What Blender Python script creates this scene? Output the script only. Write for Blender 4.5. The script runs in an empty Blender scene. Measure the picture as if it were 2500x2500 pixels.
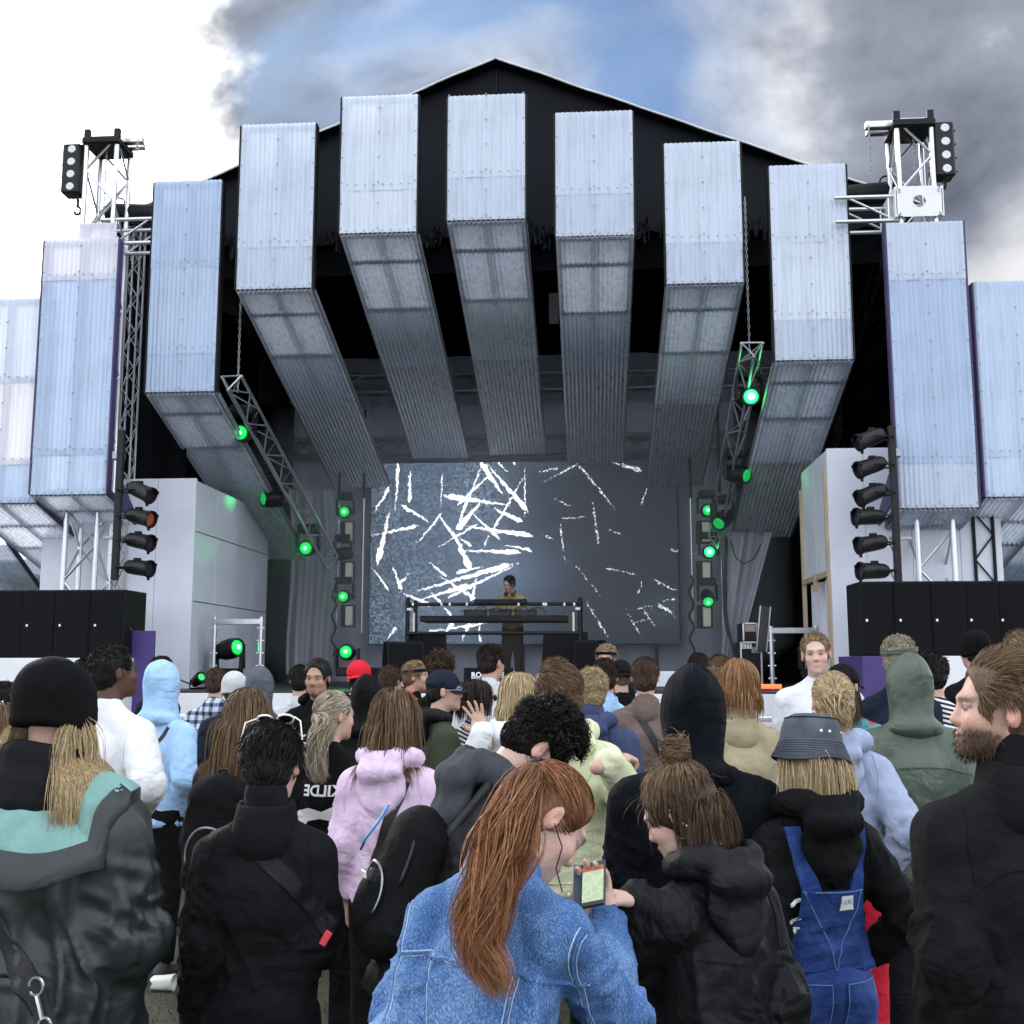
import bpy, bmesh, math, random
import numpy as np
from mathutils import Vector, Matrix

R = math.radians
random.seed(5)
rng = np.random.default_rng(11)
S = bpy.context.scene
COL = S.collection

# ---------------------------------------------------------------- camera, sky, sun, exposure
FPX = 2692.0                     # focal length in pixels of the 2500 px picture
EYE = 1.66
YAW = R(4.2)                     # the stage axis is +Y, the camera looks a little to the left of it
PITCH = math.atan(370 / FPX)
FW = np.array([-math.sin(YAW) * math.cos(PITCH), math.cos(YAW) * math.cos(PITCH), math.sin(PITCH)])
RT = np.array([math.cos(YAW), math.sin(YAW), 0.0])
UPV = np.cross(RT, FW)
cam = bpy.data.cameras.new('camera')
cam.sensor_width = 36
cam.lens = 36 * FPX / 2500
cam.clip_start = 0.05
cam.clip_end = 3000
camo = bpy.data.objects.new('camera', cam)
COL.objects.link(camo)
camo.matrix_world = Matrix(((RT[0], UPV[0], -FW[0], 0), (RT[1], UPV[1], -FW[1], 0), (RT[2], UPV[2], -FW[2], EYE), (0, 0, 0, 1)))
S.camera = camo

SUN_AZ, SUN_EL = R(-38), R(20)   # hazy sun behind cloud, beyond the stage to its left
SUN = np.array([math.sin(SUN_AZ) * math.cos(SUN_EL), math.cos(SUN_AZ) * math.cos(SUN_EL), math.sin(SUN_EL)])
world = bpy.data.worlds.new('World')
S.world = world
world.use_nodes = True


class NT:
    """tiny helper for building node trees"""
    def __init__(s, tree):
        s.t = tree
        tree.nodes.clear()

    def n(s, typ, ins=None, **kw):
        nd = s.t.nodes.new(typ)
        for k, v in kw.items():
            setattr(nd, k, v)
        for k, v in (ins or {}).items():
            if isinstance(v, bpy.types.NodeSocket):
                s.t.links.new(v, nd.inputs[k])
            else:
                nd.inputs[k].default_value = v
        return nd

    def math(s, op, a, b=0.0, c=None, clamp=False):
        ins = {0: a, 1: b}
        if c is not None:
            ins[2] = c
        return s.n('ShaderNodeMath', ins, operation=op, use_clamp=clamp).outputs[0]

    def mix(s, f, a, b, typ='MIX'):
        return s.n('ShaderNodeMix', {0: f, 6: a, 7: b}, data_type='RGBA', blend_type=typ).outputs[2]

    def ramp(s, f, stops, interp='LINEAR'):
        nd = s.n('ShaderNodeValToRGB', {0: f})
        el = nd.color_ramp.elements
        nd.color_ramp.interpolation = interp
        while len(el) < len(stops):
            el.new(0.5)
        for e, (p, c) in zip(el, stops):
            e.position = p
            e.color = c if len(c) == 4 else (*c, 1)
        return nd.outputs[0]

    def noise(s, vec, scale, detail=4, rough=.55, dist=0.0, out=0):
        return s.n('ShaderNodeTexNoise', {'Vector': vec, 'Scale': scale, 'Detail': detail, 'Roughness': rough, 'Distortion': dist}).outputs[out]


w = NT(world.node_tree)
sky = w.n('ShaderNodeTexSky', sky_type='NISHITA', sun_disc=False, sun_elevation=SUN_EL, sun_rotation=SUN_AZ, air_density=1.0, dust_density=1.5, ozone_density=2.0)
tc = w.n('ShaderNodeTexCoord')
dirv = tc.outputs['Generated']
warp = w.noise(dirv, 2.2, 1, .55, out=1)
wv = w.n('ShaderNodeVectorMath', {0: dirv, 1: w.n('ShaderNodeVectorMath', {0: warp, 'Scale': .16}, operation='SCALE').outputs[0]}, operation='ADD').outputs[0]
off = w.n('ShaderNodeMapping', {'Vector': wv, 'Location': (2.75, 2.85, .6), 'Scale': (1.0, 1.0, 1.25)}).outputs[0]
big = w.noise(off, 2.4, 3, .52)
fine = w.noise(off, 5.5, 5, .58)
dots = w.n('ShaderNodeVectorMath', {0: dirv, 1: tuple(SUN)}, operation='DOT_PRODUCT').outputs[1]
BANK = Vector((.05, .70, .72)).normalized()      # middle of the broken grey cloud bank high over the right of the stage
dotb = w.n('ShaderNodeVectorMath', {0: dirv, 1: tuple(BANK)}, operation='DOT_PRODUCT').outputs[1]
mixn = w.math('ADD', w.math('MULTIPLY', fine, .45), w.math('MULTIPLY', big, .55))
bank = w.n('ShaderNodeMapRange', {0: w.math('ADD', dotb, w.math('MULTIPLY', w.math('SUBTRACT', mixn, .5), .34)), 1: .85, 2: .93, 3: 0.0, 4: 1.0}, interpolation_type='SMOOTHSTEP').outputs[0]
bluesky = w.mix(1.0, sky.outputs[0], (.38, .60, .84, 1), 'MULTIPLY')
grey = w.ramp(mixn, [(.38, (8.5, 8.7, 9.0)), (.47, (5.0, 5.2, 5.6)), (.54, (2.3, 2.5, 3.0)), (.66, (.9, 1.0, 1.35))])
cover = w.ramp(big, [(.46, (0, 0, 0)), (.57, (1, 1, 1))])
high = w.mix(cover, w.mix(.15, bluesky, grey), grey)
lowc = w.ramp(mixn, [(.36, (15.5, 16.2, 17.4)), (.5, (12.2, 13.0, 14.4)), (.62, (7.0, 7.5, 8.4))])
veil = w.n('ShaderNodeMapRange', {0: w.math('ADD', dotb, w.math('MULTIPLY', w.math('SUBTRACT', mixn, .5), .30)), 1: .74, 2: .87, 3: 0.0, 4: 1.0}, interpolation_type='SMOOTHSTEP').outputs[0]
c1 = w.mix(veil, lowc, w.mix(bank, (5.0, 5.05, 5.2, 1), high))
gd = w.math('ADD', dots, w.math('MULTIPLY', w.math('SUBTRACT', mixn, .5), -.30))
glow = w.n('ShaderNodeMapRange', {0: gd, 1: .92, 2: .975, 3: 0.0, 4: 1.0}, interpolation_type='SMOOTHSTEP').outputs[0]
c2 = w.mix(glow, c1, (24, 23.2, 21.0, 1))
bg = w.n('ShaderNodeBackground', {'Color': c2, 'Strength': .1})
w.t.links.new(bg.outputs[0], w.n('ShaderNodeOutputWorld').inputs[0])

sun = bpy.data.lights.new('sun', 'SUN')
sun.energy = 1.4
sun.angle = R(14)
sun.color = (1, .95, .88)
suno = bpy.data.objects.new('sun', sun)
COL.objects.link(suno)
suno.rotation_euler = Vector(tuple(SUN)).to_track_quat('Z', 'Y').to_euler()

world.cycles.sampling_method = 'MANUAL'
world.cycles.sample_map_resolution = 256
cy = S.cycles
cy.max_bounces = 5
cy.diffuse_bounces = 2
cy.glossy_bounces = 2
cy.transmission_bounces = 3
cy.transparent_max_bounces = 6
cy.use_adaptive_sampling = True
cy.adaptive_threshold = .025
cy.use_denoising = True
cy.sample_clamp_indirect = 4
vs = S.view_settings
vs.view_transform = 'Standard'
vs.look = 'None'
vs.exposure = 0.72
vs.gamma = 1
vs.use_curve_mapping = False


def at(px, py, Y):
    """the point of the plane y = Y that the photograph shows at a pixel (2500 px picture)"""
    d = FW + RT * (px - 1250) / FPX - UPV * (py - 1250) / FPX
    return np.array([0, 0, EYE]) + d * (Y / d[1])


# ---------------------------------------------------------------- helpers
ORG = {}


def tag(o, label=None, cat=None, group=None, kind=None):
    if label: o['label'] = label
    if cat: o['category'] = cat
    if group: o['group'] = group
    if kind: o['kind'] = kind
    return o


def thing(name, label, cat, loc, group=None, kind=None, rot=None):
    o = bpy.data.objects.new(name, None)
    o.empty_display_size = .1
    COL.objects.link(o)
    o.location = tuple(float(x) for x in loc)
    if rot is not None:
        o.rotation_euler = rot
    ORG[o.name] = np.array(loc, float) if rot is None else np.zeros(3)
    return tag(o, label, cat, group, kind)


def link(name, me, parent=None, mat=None):
    o = bpy.data.objects.new(name, me)
    COL.objects.link(o)
    if parent is not None:
        o.parent = parent
        ORG[o.name] = ORG[parent.name]
    else:
        ORG[o.name] = np.zeros(3)
    if mat is not None and len(me.materials) == 0:
        me.materials.append(mat)
    return o


def mesh_np(name, V, Fs, smooth=True):
    me = bpy.data.meshes.new(name)
    V = np.asarray(V, np.float32)
    if isinstance(Fs, np.ndarray):
        k = Fs.shape[1]
        me.vertices.add(len(V))
        me.vertices.foreach_set('co', V.ravel())
        me.loops.add(Fs.size)
        me.loops.foreach_set('vertex_index', Fs.ravel().astype(np.int32))
        me.polygons.add(len(Fs))
        me.polygons.foreach_set('loop_start', np.arange(0, Fs.size, k, dtype=np.int32))
        me.update(calc_edges=True)
    else:
        me.from_pydata([tuple(v) for v in V.tolist()], [], Fs)
        me.update()
    if smooth:
        me.polygons.foreach_set('use_smooth', np.ones(len(me.polygons), bool))
    return me


def basis(d, up=(0, 0, 1)):
    d = np.array(d, float)
    d /= np.linalg.norm(d)
    u = np.array(up, float)
    if abs(d @ u) > .98:
        u = np.array([0, 1.0, 0])
    a = np.cross(u, d)
    a /= np.linalg.norm(a)
    return a, np.cross(d, a), d


class MB:
    """collects shapes in world coordinates; build() links them as ONE mesh object"""
    def __init__(s):
        s.v = []
        s.f = []

    def add(s, V, Fs):
        b = len(s.v)
        s.v += [tuple(map(float, p)) for p in V]
        s.f += [tuple(int(i) + b for i in f) for f in Fs]
        return s

    def box(s, c, size, m=None, bev=0.0):
        c = np.array(c, float)
        h = np.array(size, float) / 2
        if bev:
            V = []
            idx = {}
            for sx in (-1, 1):
                for sy in (-1, 1):
                    for sz in (-1, 1):
                        sg = np.array([sx, sy, sz])
                        for ax in range(3):
                            p = sg * (h - bev)
                            p[ax] = sg[ax] * h[ax]
                            idx[(sx, sy, sz, ax)] = len(V)
                            V.append(p)
            Fs = []
            for ax in range(3):
                a, b = [(1, 2), (2, 0), (0, 1)][ax]
                for sg in (-1, 1):
                    q = []
                    for (u, v_) in ((-1, -1), (1, -1), (1, 1), (-1, 1)):
                        k = [0, 0, 0]
                        k[ax] = sg; k[a] = u; k[b] = v_
                        q.append(idx[(*k, ax)])
                    Fs.append(q if sg > 0 else q[::-1])
                for u in (-1, 1):
                    for v_ in (-1, 1):
                        k0 = [0, 0, 0]; k1 = [0, 0, 0]
                        k0[ax] = -1; k1[ax] = 1
                        k0[a] = k1[a] = u; k0[b] = k1[b] = v_
                        q = [idx[(*k0, a)], idx[(*k1, a)], idx[(*k1, b)], idx[(*k0, b)]]
                        Fs.append(q if u * v_ < 0 else q[::-1])
            for sx in (-1, 1):
                for sy in (-1, 1):
                    for sz in (-1, 1):
                        q = [idx[(sx, sy, sz, 0)], idx[(sx, sy, sz, 1)], idx[(sx, sy, sz, 2)]]
                        Fs.append(q if sx * sy * sz > 0 else q[::-1])
            V = np.array(V)
        else:
            V = np.array([[x, y, z] for x in (-1, 1) for y in (-1, 1) for z in (-1, 1)]) * h
            Fs = [(0, 1, 3, 2), (4, 6, 7, 5), (0, 4, 5, 1), (2, 3, 7, 6), (0, 2, 6, 4), (1, 5, 7, 3)]
        if m is not None:
            V = V @ np.array(m, float).T
        return s.add(V + c, Fs)

    def tube(s, p0, p1, r0, r1=None, n=10, caps=True):
        r1 = r0 if r1 is None else r1
        p0 = np.array(p0, float); p1 = np.array(p1, float)
        a, b, d = basis(p1 - p0)
        t = np.arange(n) * 2 * math.pi / n
        ring = np.outer(np.cos(t), a) + np.outer(np.sin(t), b)
        V = np.vstack([p0 + ring * r0, p1 + ring * r1])
        Fs = [(i, (i + 1) % n, n + (i + 1) % n, n + i) for i in range(n)]
        if caps:
            Fs += [tuple(range(n - 1, -1, -1)), tuple(range(n, 2 * n))]
        return s.add(V, Fs)

    def path(s, pts, r, n=6, taper=None):
        pts = np.array(pts, float)
        T = np.gradient(pts, axis=0)
        a, b, d = basis(T[0])
        V = []
        t = np.arange(n) * 2 * math.pi / n
        for i, p in enumerate(pts):
            d = T[i] / (np.linalg.norm(T[i]) + 1e-9)
            a = a - d * (a @ d); a /= np.linalg.norm(a)
            b = np.cross(d, a)
            rr = r if taper is None else r * taper[i]
            V += list(p + np.outer(np.cos(t), a) * rr + np.outer(np.sin(t), b) * rr)
        Fs = []
        for i in range(len(pts) - 1):
            for j in range(n):
                k = (j + 1) % n
                Fs.append((i * n + j, i * n + k, (i + 1) * n + k, (i + 1) * n + j))
        Fs += [tuple(range(n - 1, -1, -1)), tuple((len(pts) - 1) * n + j for j in range(n))]
        return s.add(V, Fs)

    def lathe(s, p0, d, prof, n=20):
        """prof: list of (distance along d, radius)"""
        a, b, d = basis(d)
        t = np.arange(n) * 2 * math.pi / n
        ring = np.outer(np.cos(t), a) + np.outer(np.sin(t), b)
        V = np.vstack([np.array(p0, float) + d * z + ring * max(r, 1e-4) for z, r in prof])
        Fs = []
        for i in range(len(prof) - 1):
            for j in range(n):
                k = (j + 1) % n
                Fs.append((i * n + j, i * n + k, (i + 1) * n + k, (i + 1) * n + j))
        Fs += [tuple(range(n - 1, -1, -1)), tuple((len(prof) - 1) * n + j for j in range(n))]
        return s.add(V, Fs)

    def grid(s, P):
        """P: array (n, m, 3)"""
        n, m = P.shape[:2]
        Fs = [(i * m + j, i * m + j + 1, (i + 1) * m + j + 1, (i + 1) * m + j) for i in range(n - 1) for j in range(m - 1)]
        return s.add(P.reshape(-1, 3), Fs)

    def prism(s, pts, d):
        """extrude a polygon (list of points) along d"""
        pts = np.array(pts, float)
        n = len(pts)
        V = np.vstack([pts, pts + np.array(d, float)])
        Fs = [tuple(range(n - 1, -1, -1)), tuple(range(n, 2 * n))] + [(i, (i + 1) % n, n + (i + 1) % n, n + i) for i in range(n)]
        return s.add(V, Fs)

    def build(s, name, mat, parent=None, smooth=False, angle=None):
        V = np.array(s.v)
        if parent is not None:
            V = V - ORG[parent.name]
        me = mesh_np(name, V, s.f, smooth)
        if angle:
            me.set_sharp_from_angle(angle=R(angle))
        return link(name, me, parent, mat)


_ROD = {}


def rod(parent, name, p0, p1, r, mat, n=8):
    """a straight bar that shares one unit mesh with every other bar of its material"""
    key = (mat.name, n)
    if key not in _ROD:
        mb = MB().tube((0, 0, -.5), (0, 0, .5), 1, n=n)
        me = mesh_np('bar', mb.v, mb.f, True)
        me.set_sharp_from_angle(angle=R(50))
        me.materials.append(mat)
        _ROD[key] = me
    p0 = np.array(p0, float); p1 = np.array(p1, float)
    o = bpy.data.objects.new(name, _ROD[key])
    COL.objects.link(o)
    if parent is not None:
        o.parent = parent
    org = ORG[parent.name] if parent is not None else 0
    o.location = tuple((p0 + p1) / 2 - org)
    d = Vector(tuple(p1 - p0))
    o.rotation_euler = d.to_track_quat('Z', 'Y').to_euler()
    o.scale = (r, r, d.length)
    ORG[o.name] = np.zeros(3)
    return o


def wrinkles(k, tc, amount):
    """soft cloth creases as relief: warped, ridged noise at two sizes"""
    wp = k.noise(tc, 4.0, 1, .5, out=1)
    v = k.n('ShaderNodeVectorMath', {0: tc, 1: k.n('ShaderNodeVectorMath', {0: wp, 'Scale': .22}, operation='SCALE').outputs[0]}, operation='ADD').outputs[0]
    a = k.noise(k.n('ShaderNodeMapping', {'Vector': v, 'Scale': (1, 1, .28), 'Rotation': (.25, .45, 0)}).outputs[0], 13, 2, .5)
    b = k.noise(k.n('ShaderNodeMapping', {'Vector': v, 'Scale': (.4, .7, 1.5), 'Rotation': (-.2, -.6, 0)}).outputs[0], 12, 2, .5)
    zone = k.n('ShaderNodeMapRange', {0: k.noise(tc, 5.5, 1, .5), 1: .42, 2: .62, 3: .15, 4: 1.0}).outputs[0]
    c = k.noise(k.n('ShaderNodeMapping', {'Vector': v, 'Scale': (1, 1, .5), 'Rotation': (.5, -.7, .4)}).outputs[0], 38, 2, .55)
    h = k.math('ADD', k.math('ADD', a, k.math('MULTIPLY', k.math('MULTIPLY', b, zone), 1.1)), k.math('MULTIPLY', k.math('ABSOLUTE', k.math('SUBTRACT', c, .5)), k.math('MULTIPLY', zone, .30)))
    return k.n('ShaderNodeBump', {'Height': h, 'Strength': amount, 'Distance': .05}).outputs[0]


def M(name, col, rough=.6, metal=0.0, var=0.0, vscale=6.0, bump=0.0, bscale=60.0, spec=.5, emit=None, estr=0.0, stretch=(1, 1, 1), trans=None, sheen=0.0, bdetail=2, col2=None, wrinkle=0.0):
    m = bpy.data.materials.new(name)
    m.use_nodes = True
    k = NT(m.node_tree)
    out = k.n('ShaderNodeOutputMaterial')
    p = k.n('ShaderNodeBsdfPrincipled', {'Base Color': (*col, 1), 'Roughness': rough, 'Metallic': metal, 'Specular IOR Level': spec})
    if sheen:
        p.inputs['Sheen Weight'].default_value = sheen
    tc = k.n('ShaderNodeTexCoord').outputs['Object']
    if stretch != (1, 1, 1):
        tc = k.n('ShaderNodeMapping', {'Vector': tc, 'Scale': stretch}).outputs[0]
    if var or col2:
        nz = k.noise(tc, vscale, 3, .6)
        b = col2 or tuple(min(1, c * (1 + var)) for c in col)
        a = tuple(c * (1 - var) for c in col)
        cc = k.ramp(nz, [(.3, a), (.7, b)])
        k.t.links.new(cc, p.inputs['Base Color'])
        rr = k.n('ShaderNodeMapRange', {0: nz, 1: .3, 2: .7, 3: rough * .85, 4: min(1, rough * 1.12)}).outputs[0]
        k.t.links.new(rr, p.inputs['Roughness'])
    if bump:
        bz = k.noise(tc, bscale, bdetail, .6)
        bn = k.n('ShaderNodeBump', {'Height': bz, 'Strength': bump, 'Distance': .004 if wrinkle else .01})
        if wrinkle:
            k.t.links.new(wrinkles(k, tc, wrinkle), bn.inputs['Normal'])
        k.t.links.new(bn.outputs[0], p.inputs['Normal'])
    if emit:
        p.inputs['Emission Color'].default_value = (*emit, 1)
        p.inputs['Emission Strength'].default_value = estr
    if trans:
        tr = k.n('ShaderNodeBsdfTranslucent', {'Color': (*trans[1], 1)})
        mx = k.n('ShaderNodeMixShader', {0: trans[0], 1: p.outputs[0], 2: tr.outputs[0]})
        k.t.links.new(mx.outputs[0], out.inputs[0])
    else:
        k.t.links.new(p.outputs[0], out.inputs[0])
    return m


MT = {}
MT['alu'] = M('aluminium tube', (.62, .63, .65), .32, .9, .15, 9)
MT['steel'] = M('dull steel', (.32, .33, .35), .42, .85, .2, 14)
MT['bolt'] = M('galvanised bolt', (.42, .45, .50), .5, .3)
MT['black'] = M('black paint', (.006, .006, .007), .5, 0, .25, 8, spec=.22)
MT['blackmetal'] = M('black powder coat', (.007, .007, .008), .45, .0, .2, 20, .05, 120, .3)
MT['tarp'] = M('black tarpaulin', (.006, .0072, .0105), .6, 0, .35, 1.2, .3, 2.2, .10, stretch=(1, 1, .35))
MT['roofedge'] = M('pale roof edge', (.62, .62, .6), .5, 0, .15, 4)
MT['drape'] = M('black stage drape', (.004, .004, .005), .95, 0, .3, 3, .25, 14, .04)
MT['wallwhite'] = M('white painted board', (.62, .65, .72), .42, 0, .09, 1.3, .05, 30)
MT['cloth'] = M('pale grey cloth', (.60, .61, .72), .85, 0, .12, 1.4, .25, 5)
MT['curtain'] = M('white curtain', (.66, .66, .74), .8, 0, .08, 2, .1, 25, trans=(.2, (.6, .6, .65)))
MT['deck'] = M('black stage deck', (.02, .02, .022), .5, 0, .3, 3, .08, 90)
MT['fascia'] = M('white stage fascia', (.74, .75, .77), .5, 0, .06, 2)
MT['purple'] = M('purple painted board', (.055, .032, .16), .55, 0, .15, 4)
MT['purpleframe'] = M('purple wood', (.05, .035, .11), .6, 0, .2, 8)
MT['wood'] = M('raw batten', (.42, .33, .22), .7, 0, .25, 12, .1, 60, stretch=(1, 1, .15))
MT['greywood'] = M('grey batten', (.17, .18, .21), .75, 0, .2, 9)
MT['subs'] = M('black speaker box', (.008, .008, .009), .6, 0, .2, 30, .12, 220, .15)
MT['grille'] = M('speaker grille cloth', (.009, .009, .010), .85, 0, .2, 60, .2, 400, .08)
MT['badge'] = M('white badge', (.8, .8, .8), .3)
MT['white'] = M('white paint', (.78, .78, .78), .4, 0, .05, 5)
MT['cream'] = M('strobe lens', (.72, .68, .52), .35, 0, .06, 5)
MT['lampglass'] = M('lamp glass', (.55, .56, .58), .12, .3)
MT['darkglass'] = M('dark lamp glass', (.03, .03, .035), .15)
MT['orange'] = M('orange filter', (.42, .10, .03), .35)
MT['rubber'] = M('black cable', (.01, .01, .01), .5)
MT['orangelamp'] = M('red orange light', (.7, .1, .03), .4, emit=(1, .14, .04), estr=1.2)
MT['greenlamp'] = M('green lamp', (.02, .3, .08), .2, emit=(.002, .55, .07), estr=1.0)
MT['greencore'] = M('green lamp core', (.2, .8, .3), .2, emit=(.10, 1.0, .3), estr=5)
MT['greenhot'] = M('bright green lamp', (.2, .8, .3), .2, emit=(.01, 1.0, .15), estr=2.2)
MT['greendim'] = M('green lamp at an angle', (.01, .2, .06), .15, emit=(.002, .3, .05), estr=.8)


def sheet_mat(name, col, tr):
    m = bpy.data.materials.new(name)
    m.use_nodes = True
    k = NT(m.node_tree)
    out = k.n('ShaderNodeOutputMaterial')
    t = k.n('ShaderNodeTexCoord').outputs['Object']
    st = k.n('ShaderNodeMapping', {'Vector': t, 'Scale': (9, 9, .5)}).outputs[0]
    streak = k.noise(st, 1.6, 5, .6)
    blot = k.noise(t, 1.1, 4, .6)
    f = k.math('ADD', k.math('MULTIPLY', streak, .6), k.math('MULTIPLY', blot, .4))
    base = k.ramp(f, [(.30, tuple(c * .72 for c in col)), (.5, col), (.7, tuple(min(1, c * 1.06) for c in col))])
    rnd = k.n('ShaderNodeObjectInfo').outputs['Random']
    base = k.mix(1.0, base, k.ramp(rnd, [(0, (.80, .82, .86)), (.5, (.94, .94, .95)), (1, (1.04, 1.02, 1.0))]), 'MULTIPLY')
    p = k.n('ShaderNodeBsdfPrincipled', {'Base Color': base, 'Roughness': k.n('ShaderNodeMapRange', {0: f, 1: .3, 2: .7, 3: .22, 4: .38}).outputs[0], 'Specular IOR Level': .6})
    tr_ = k.n('ShaderNodeBsdfTranslucent', {'Color': base})
    mx = k.n('ShaderNodeMixShader', {0: tr, 1: p.outputs[0], 2: tr_.outputs[0]})
    k.t.links.new(mx.outputs[0], out.inputs[0])
    return m


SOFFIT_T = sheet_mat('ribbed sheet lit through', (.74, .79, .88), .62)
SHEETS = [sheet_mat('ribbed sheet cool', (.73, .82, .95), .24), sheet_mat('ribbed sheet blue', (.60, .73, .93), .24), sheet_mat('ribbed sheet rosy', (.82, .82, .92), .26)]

# ---------------------------------------------------------------- ground
mb = MB().grid(np.array([[[x, y, 0] for x in np.linspace(-400, 400, 9)] for y in np.linspace(-300, 900, 9)]))
gm = bpy.data.materials.new('trampled grass')
gm.use_nodes = True
k = NT(gm.node_tree)
t = k.n('ShaderNodeTexCoord').outputs['Object']
a = k.noise(t, 1.3, 6, .65)
b = k.noise(t, 38, 5, .7)
c = k.mix(b, k.ramp(a, [(.35, (.055, .05, .035)), (.6, (.05, .058, .03)), (.75, (.085, .085, .055))]), k.ramp(b, [(.4, (.03, .03, .02)), (.65, (.13, .13, .085))]))
p = k.n('ShaderNodeBsdfPrincipled', {'Base Color': c, 'Roughness': .95, 'Normal': k.n('ShaderNodeBump', {'Height': b, 'Strength': .9, 'Distance': .03}).outputs[0]})
k.t.links.new(p.outputs[0], k.n('ShaderNodeOutputMaterial').inputs[0])
tag(mb.build('ground', gm), kind='structure')

# ---------------------------------------------------------------- stage floor and shell
FZ = 1.35                       # stage floor
CX = -1.2                       # middle of the stage
XL, XR = -6.3, 4.55
stg = thing('stage_platform', 'black stage deck with white front boards behind the crowd', 'stage', (CX, 12.5, 0))
MB().box(((XL + XR) / 2, 16.4, FZ - .06), (XR - XL, 7.8, .12)).build('deck', MT['deck'], stg)
n = 9
for i in range(n):
    x0 = XL + (XR - XL) * i / n
    x1 = XL + (XR - XL) * (i + 1) / n
    MB().box(((x0 + x1) / 2, 12.48, (FZ - .02) / 2), (x1 - x0 - .012, .03, FZ - .03), bev=.004).build('front_board', MT['fascia'], stg)

roof = thing('stage_roof', 'black tarpaulin gable roof with pale edge above the stage', 'roof', (CX, 14, 7))
pk = at(1212, 160, 14.5)
sl = .405
ex = 5.6
YG, YBK = 14.5, 20.2


def roofline(x):
    return pk[2] - sl * abs(x - pk[0])


# gable: a sagging hanging sheet with folds, cut level below
nx_, nz_ = 91, 14
xs = np.linspace(pk[0] - ex, pk[0] + ex, nx_)
zb = at(1300, 560, YG)[2]
P = np.zeros((nx_, nz_, 3))
for i, x in enumerate(xs):
    top = roofline(x)
    bot = min(zb - .12 * abs(math.sin(x * 2.1)) - .05 * math.sin(x * 13), top - .25)
    for j in range(nz_):
        u = j / (nz_ - 1)
        P[i, j] = (x, YG + .035 * math.sin(x * 5.3 + u) * u + .02 * math.sin(x * 17) * u, top + (bot - top) * u)
MB().grid(P).build('gable_tarp', MT['tarp'], roof, True)
for s in (-1, 1):
    q = np.array([[[pk[0] + s * t_ * (ex + .25), y, roofline(pk[0] + s * t_ * (ex + .25)) + .03] for y in np.linspace(YG - .15, YBK, 6)] for t_ in np.linspace(0, 1, 16)])
    mb = MB().grid(q)
    mb.grid(q - np.array([0, 0, .05]))
    mb.build('roof_tarp', MT['tarp'], roof, True)
    pts = [np.array([pk[0] + s * t_ * (ex + .25), YG - .17 + .01 * math.sin(t_ * 40), roofline(pk[0] + s * t_ * (ex + .25)) + .015 + .004 * math.sin(t_ * 23)]) for t_ in np.linspace(0, 1, 30)]
    MB().path(pts, .015, 6).build('edge_strip', MT['roofedge'], roof, True)
rod(roof, 'gable_seam', (pk[0], YG - .03, pk[2] - .05), (pk[0], YG - .03, zb + .2), .012, MT['black'])
mb = MB()
for i in range(260):
    x = pk[0] + rng.uniform(-ex * .7, ex * .7)
    l = rng.uniform(.10, .30)
    z0 = zb + rng.uniform(-.05, .1)
    q = np.array([[[x + dx * .014 + rng.normal(0, .008), YG - .04 + rng.normal(0, .02), z0 - u * l] for u in (0, .5, 1)] for dx in (-1, 1)])
    mb.grid(q)
tag(mb.build('fringe', MT['tarp'], roof), kind='stuff')
# black interior: side drapes, ceiling and rear drape above the pale cloth
for nm, x in (('side_drape', XL + .02), ('side_drape', XR - .02)):
    ys = np.linspace(14.6, 19.9, 60)
    q = np.array([[[x + .06 * math.sin(y * 9), y, z] for z in (FZ, 3.4, 5.6, 7.7)] for y in ys])
    MB().grid(q).build(nm, MT['drape'], roof, True)
MB().prism([(XL - .2, 20.15, 1.2), (XR + .2, 20.15, 1.2), (XR + .2, 20.15, roofline(XR + .2)), (pk[0], 20.15, pk[2] + .02), (XL - .2, 20.15, roofline(XL - .2))], (0, .06, 0)).build('rear_drape', MT['drape'], roof)
bt = at(1250, 868, 19.5)[2]
xs = np.linspace(at(700, 1300, 19.5)[0], at(1905, 1300, 19.5)[0], 160)
q = np.array([[[x, 19.5 + .03 * math.sin(x * 6) + .015 * math.sin(x * 17 + 1), z] for z in np.linspace(FZ, bt, 12)] for x in xs])
back = MB().grid(q).build('back_cloth', MT['cloth'])
tag(back, 'pale grey cloth hung across the back of the stage behind the screen', 'backdrop')
q = np.array([[[x, 14.3 + .04 * math.sin(x * 14), z] for z in np.linspace(1.4, at(330, 655, 14.3)[2], 6)] for x in np.linspace(-6.85, -5.45, 40)])
tag(MB().grid(q).build('drape', MT['drape'], None, True), 'black drape closing the gap beside the left truss tower', 'drape')
q = np.array([[[x, 14.65 + .03 * math.sin(x * 4), z] for z in (zb - .55, zb - .3, zb + .05)] for x in np.linspace(XL + .3, XR - .3, 60)])
tag(MB().grid(q).build('valance', MT['drape'], None, True), 'black valance hanging under the gable tarpaulin', 'drape')


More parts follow.
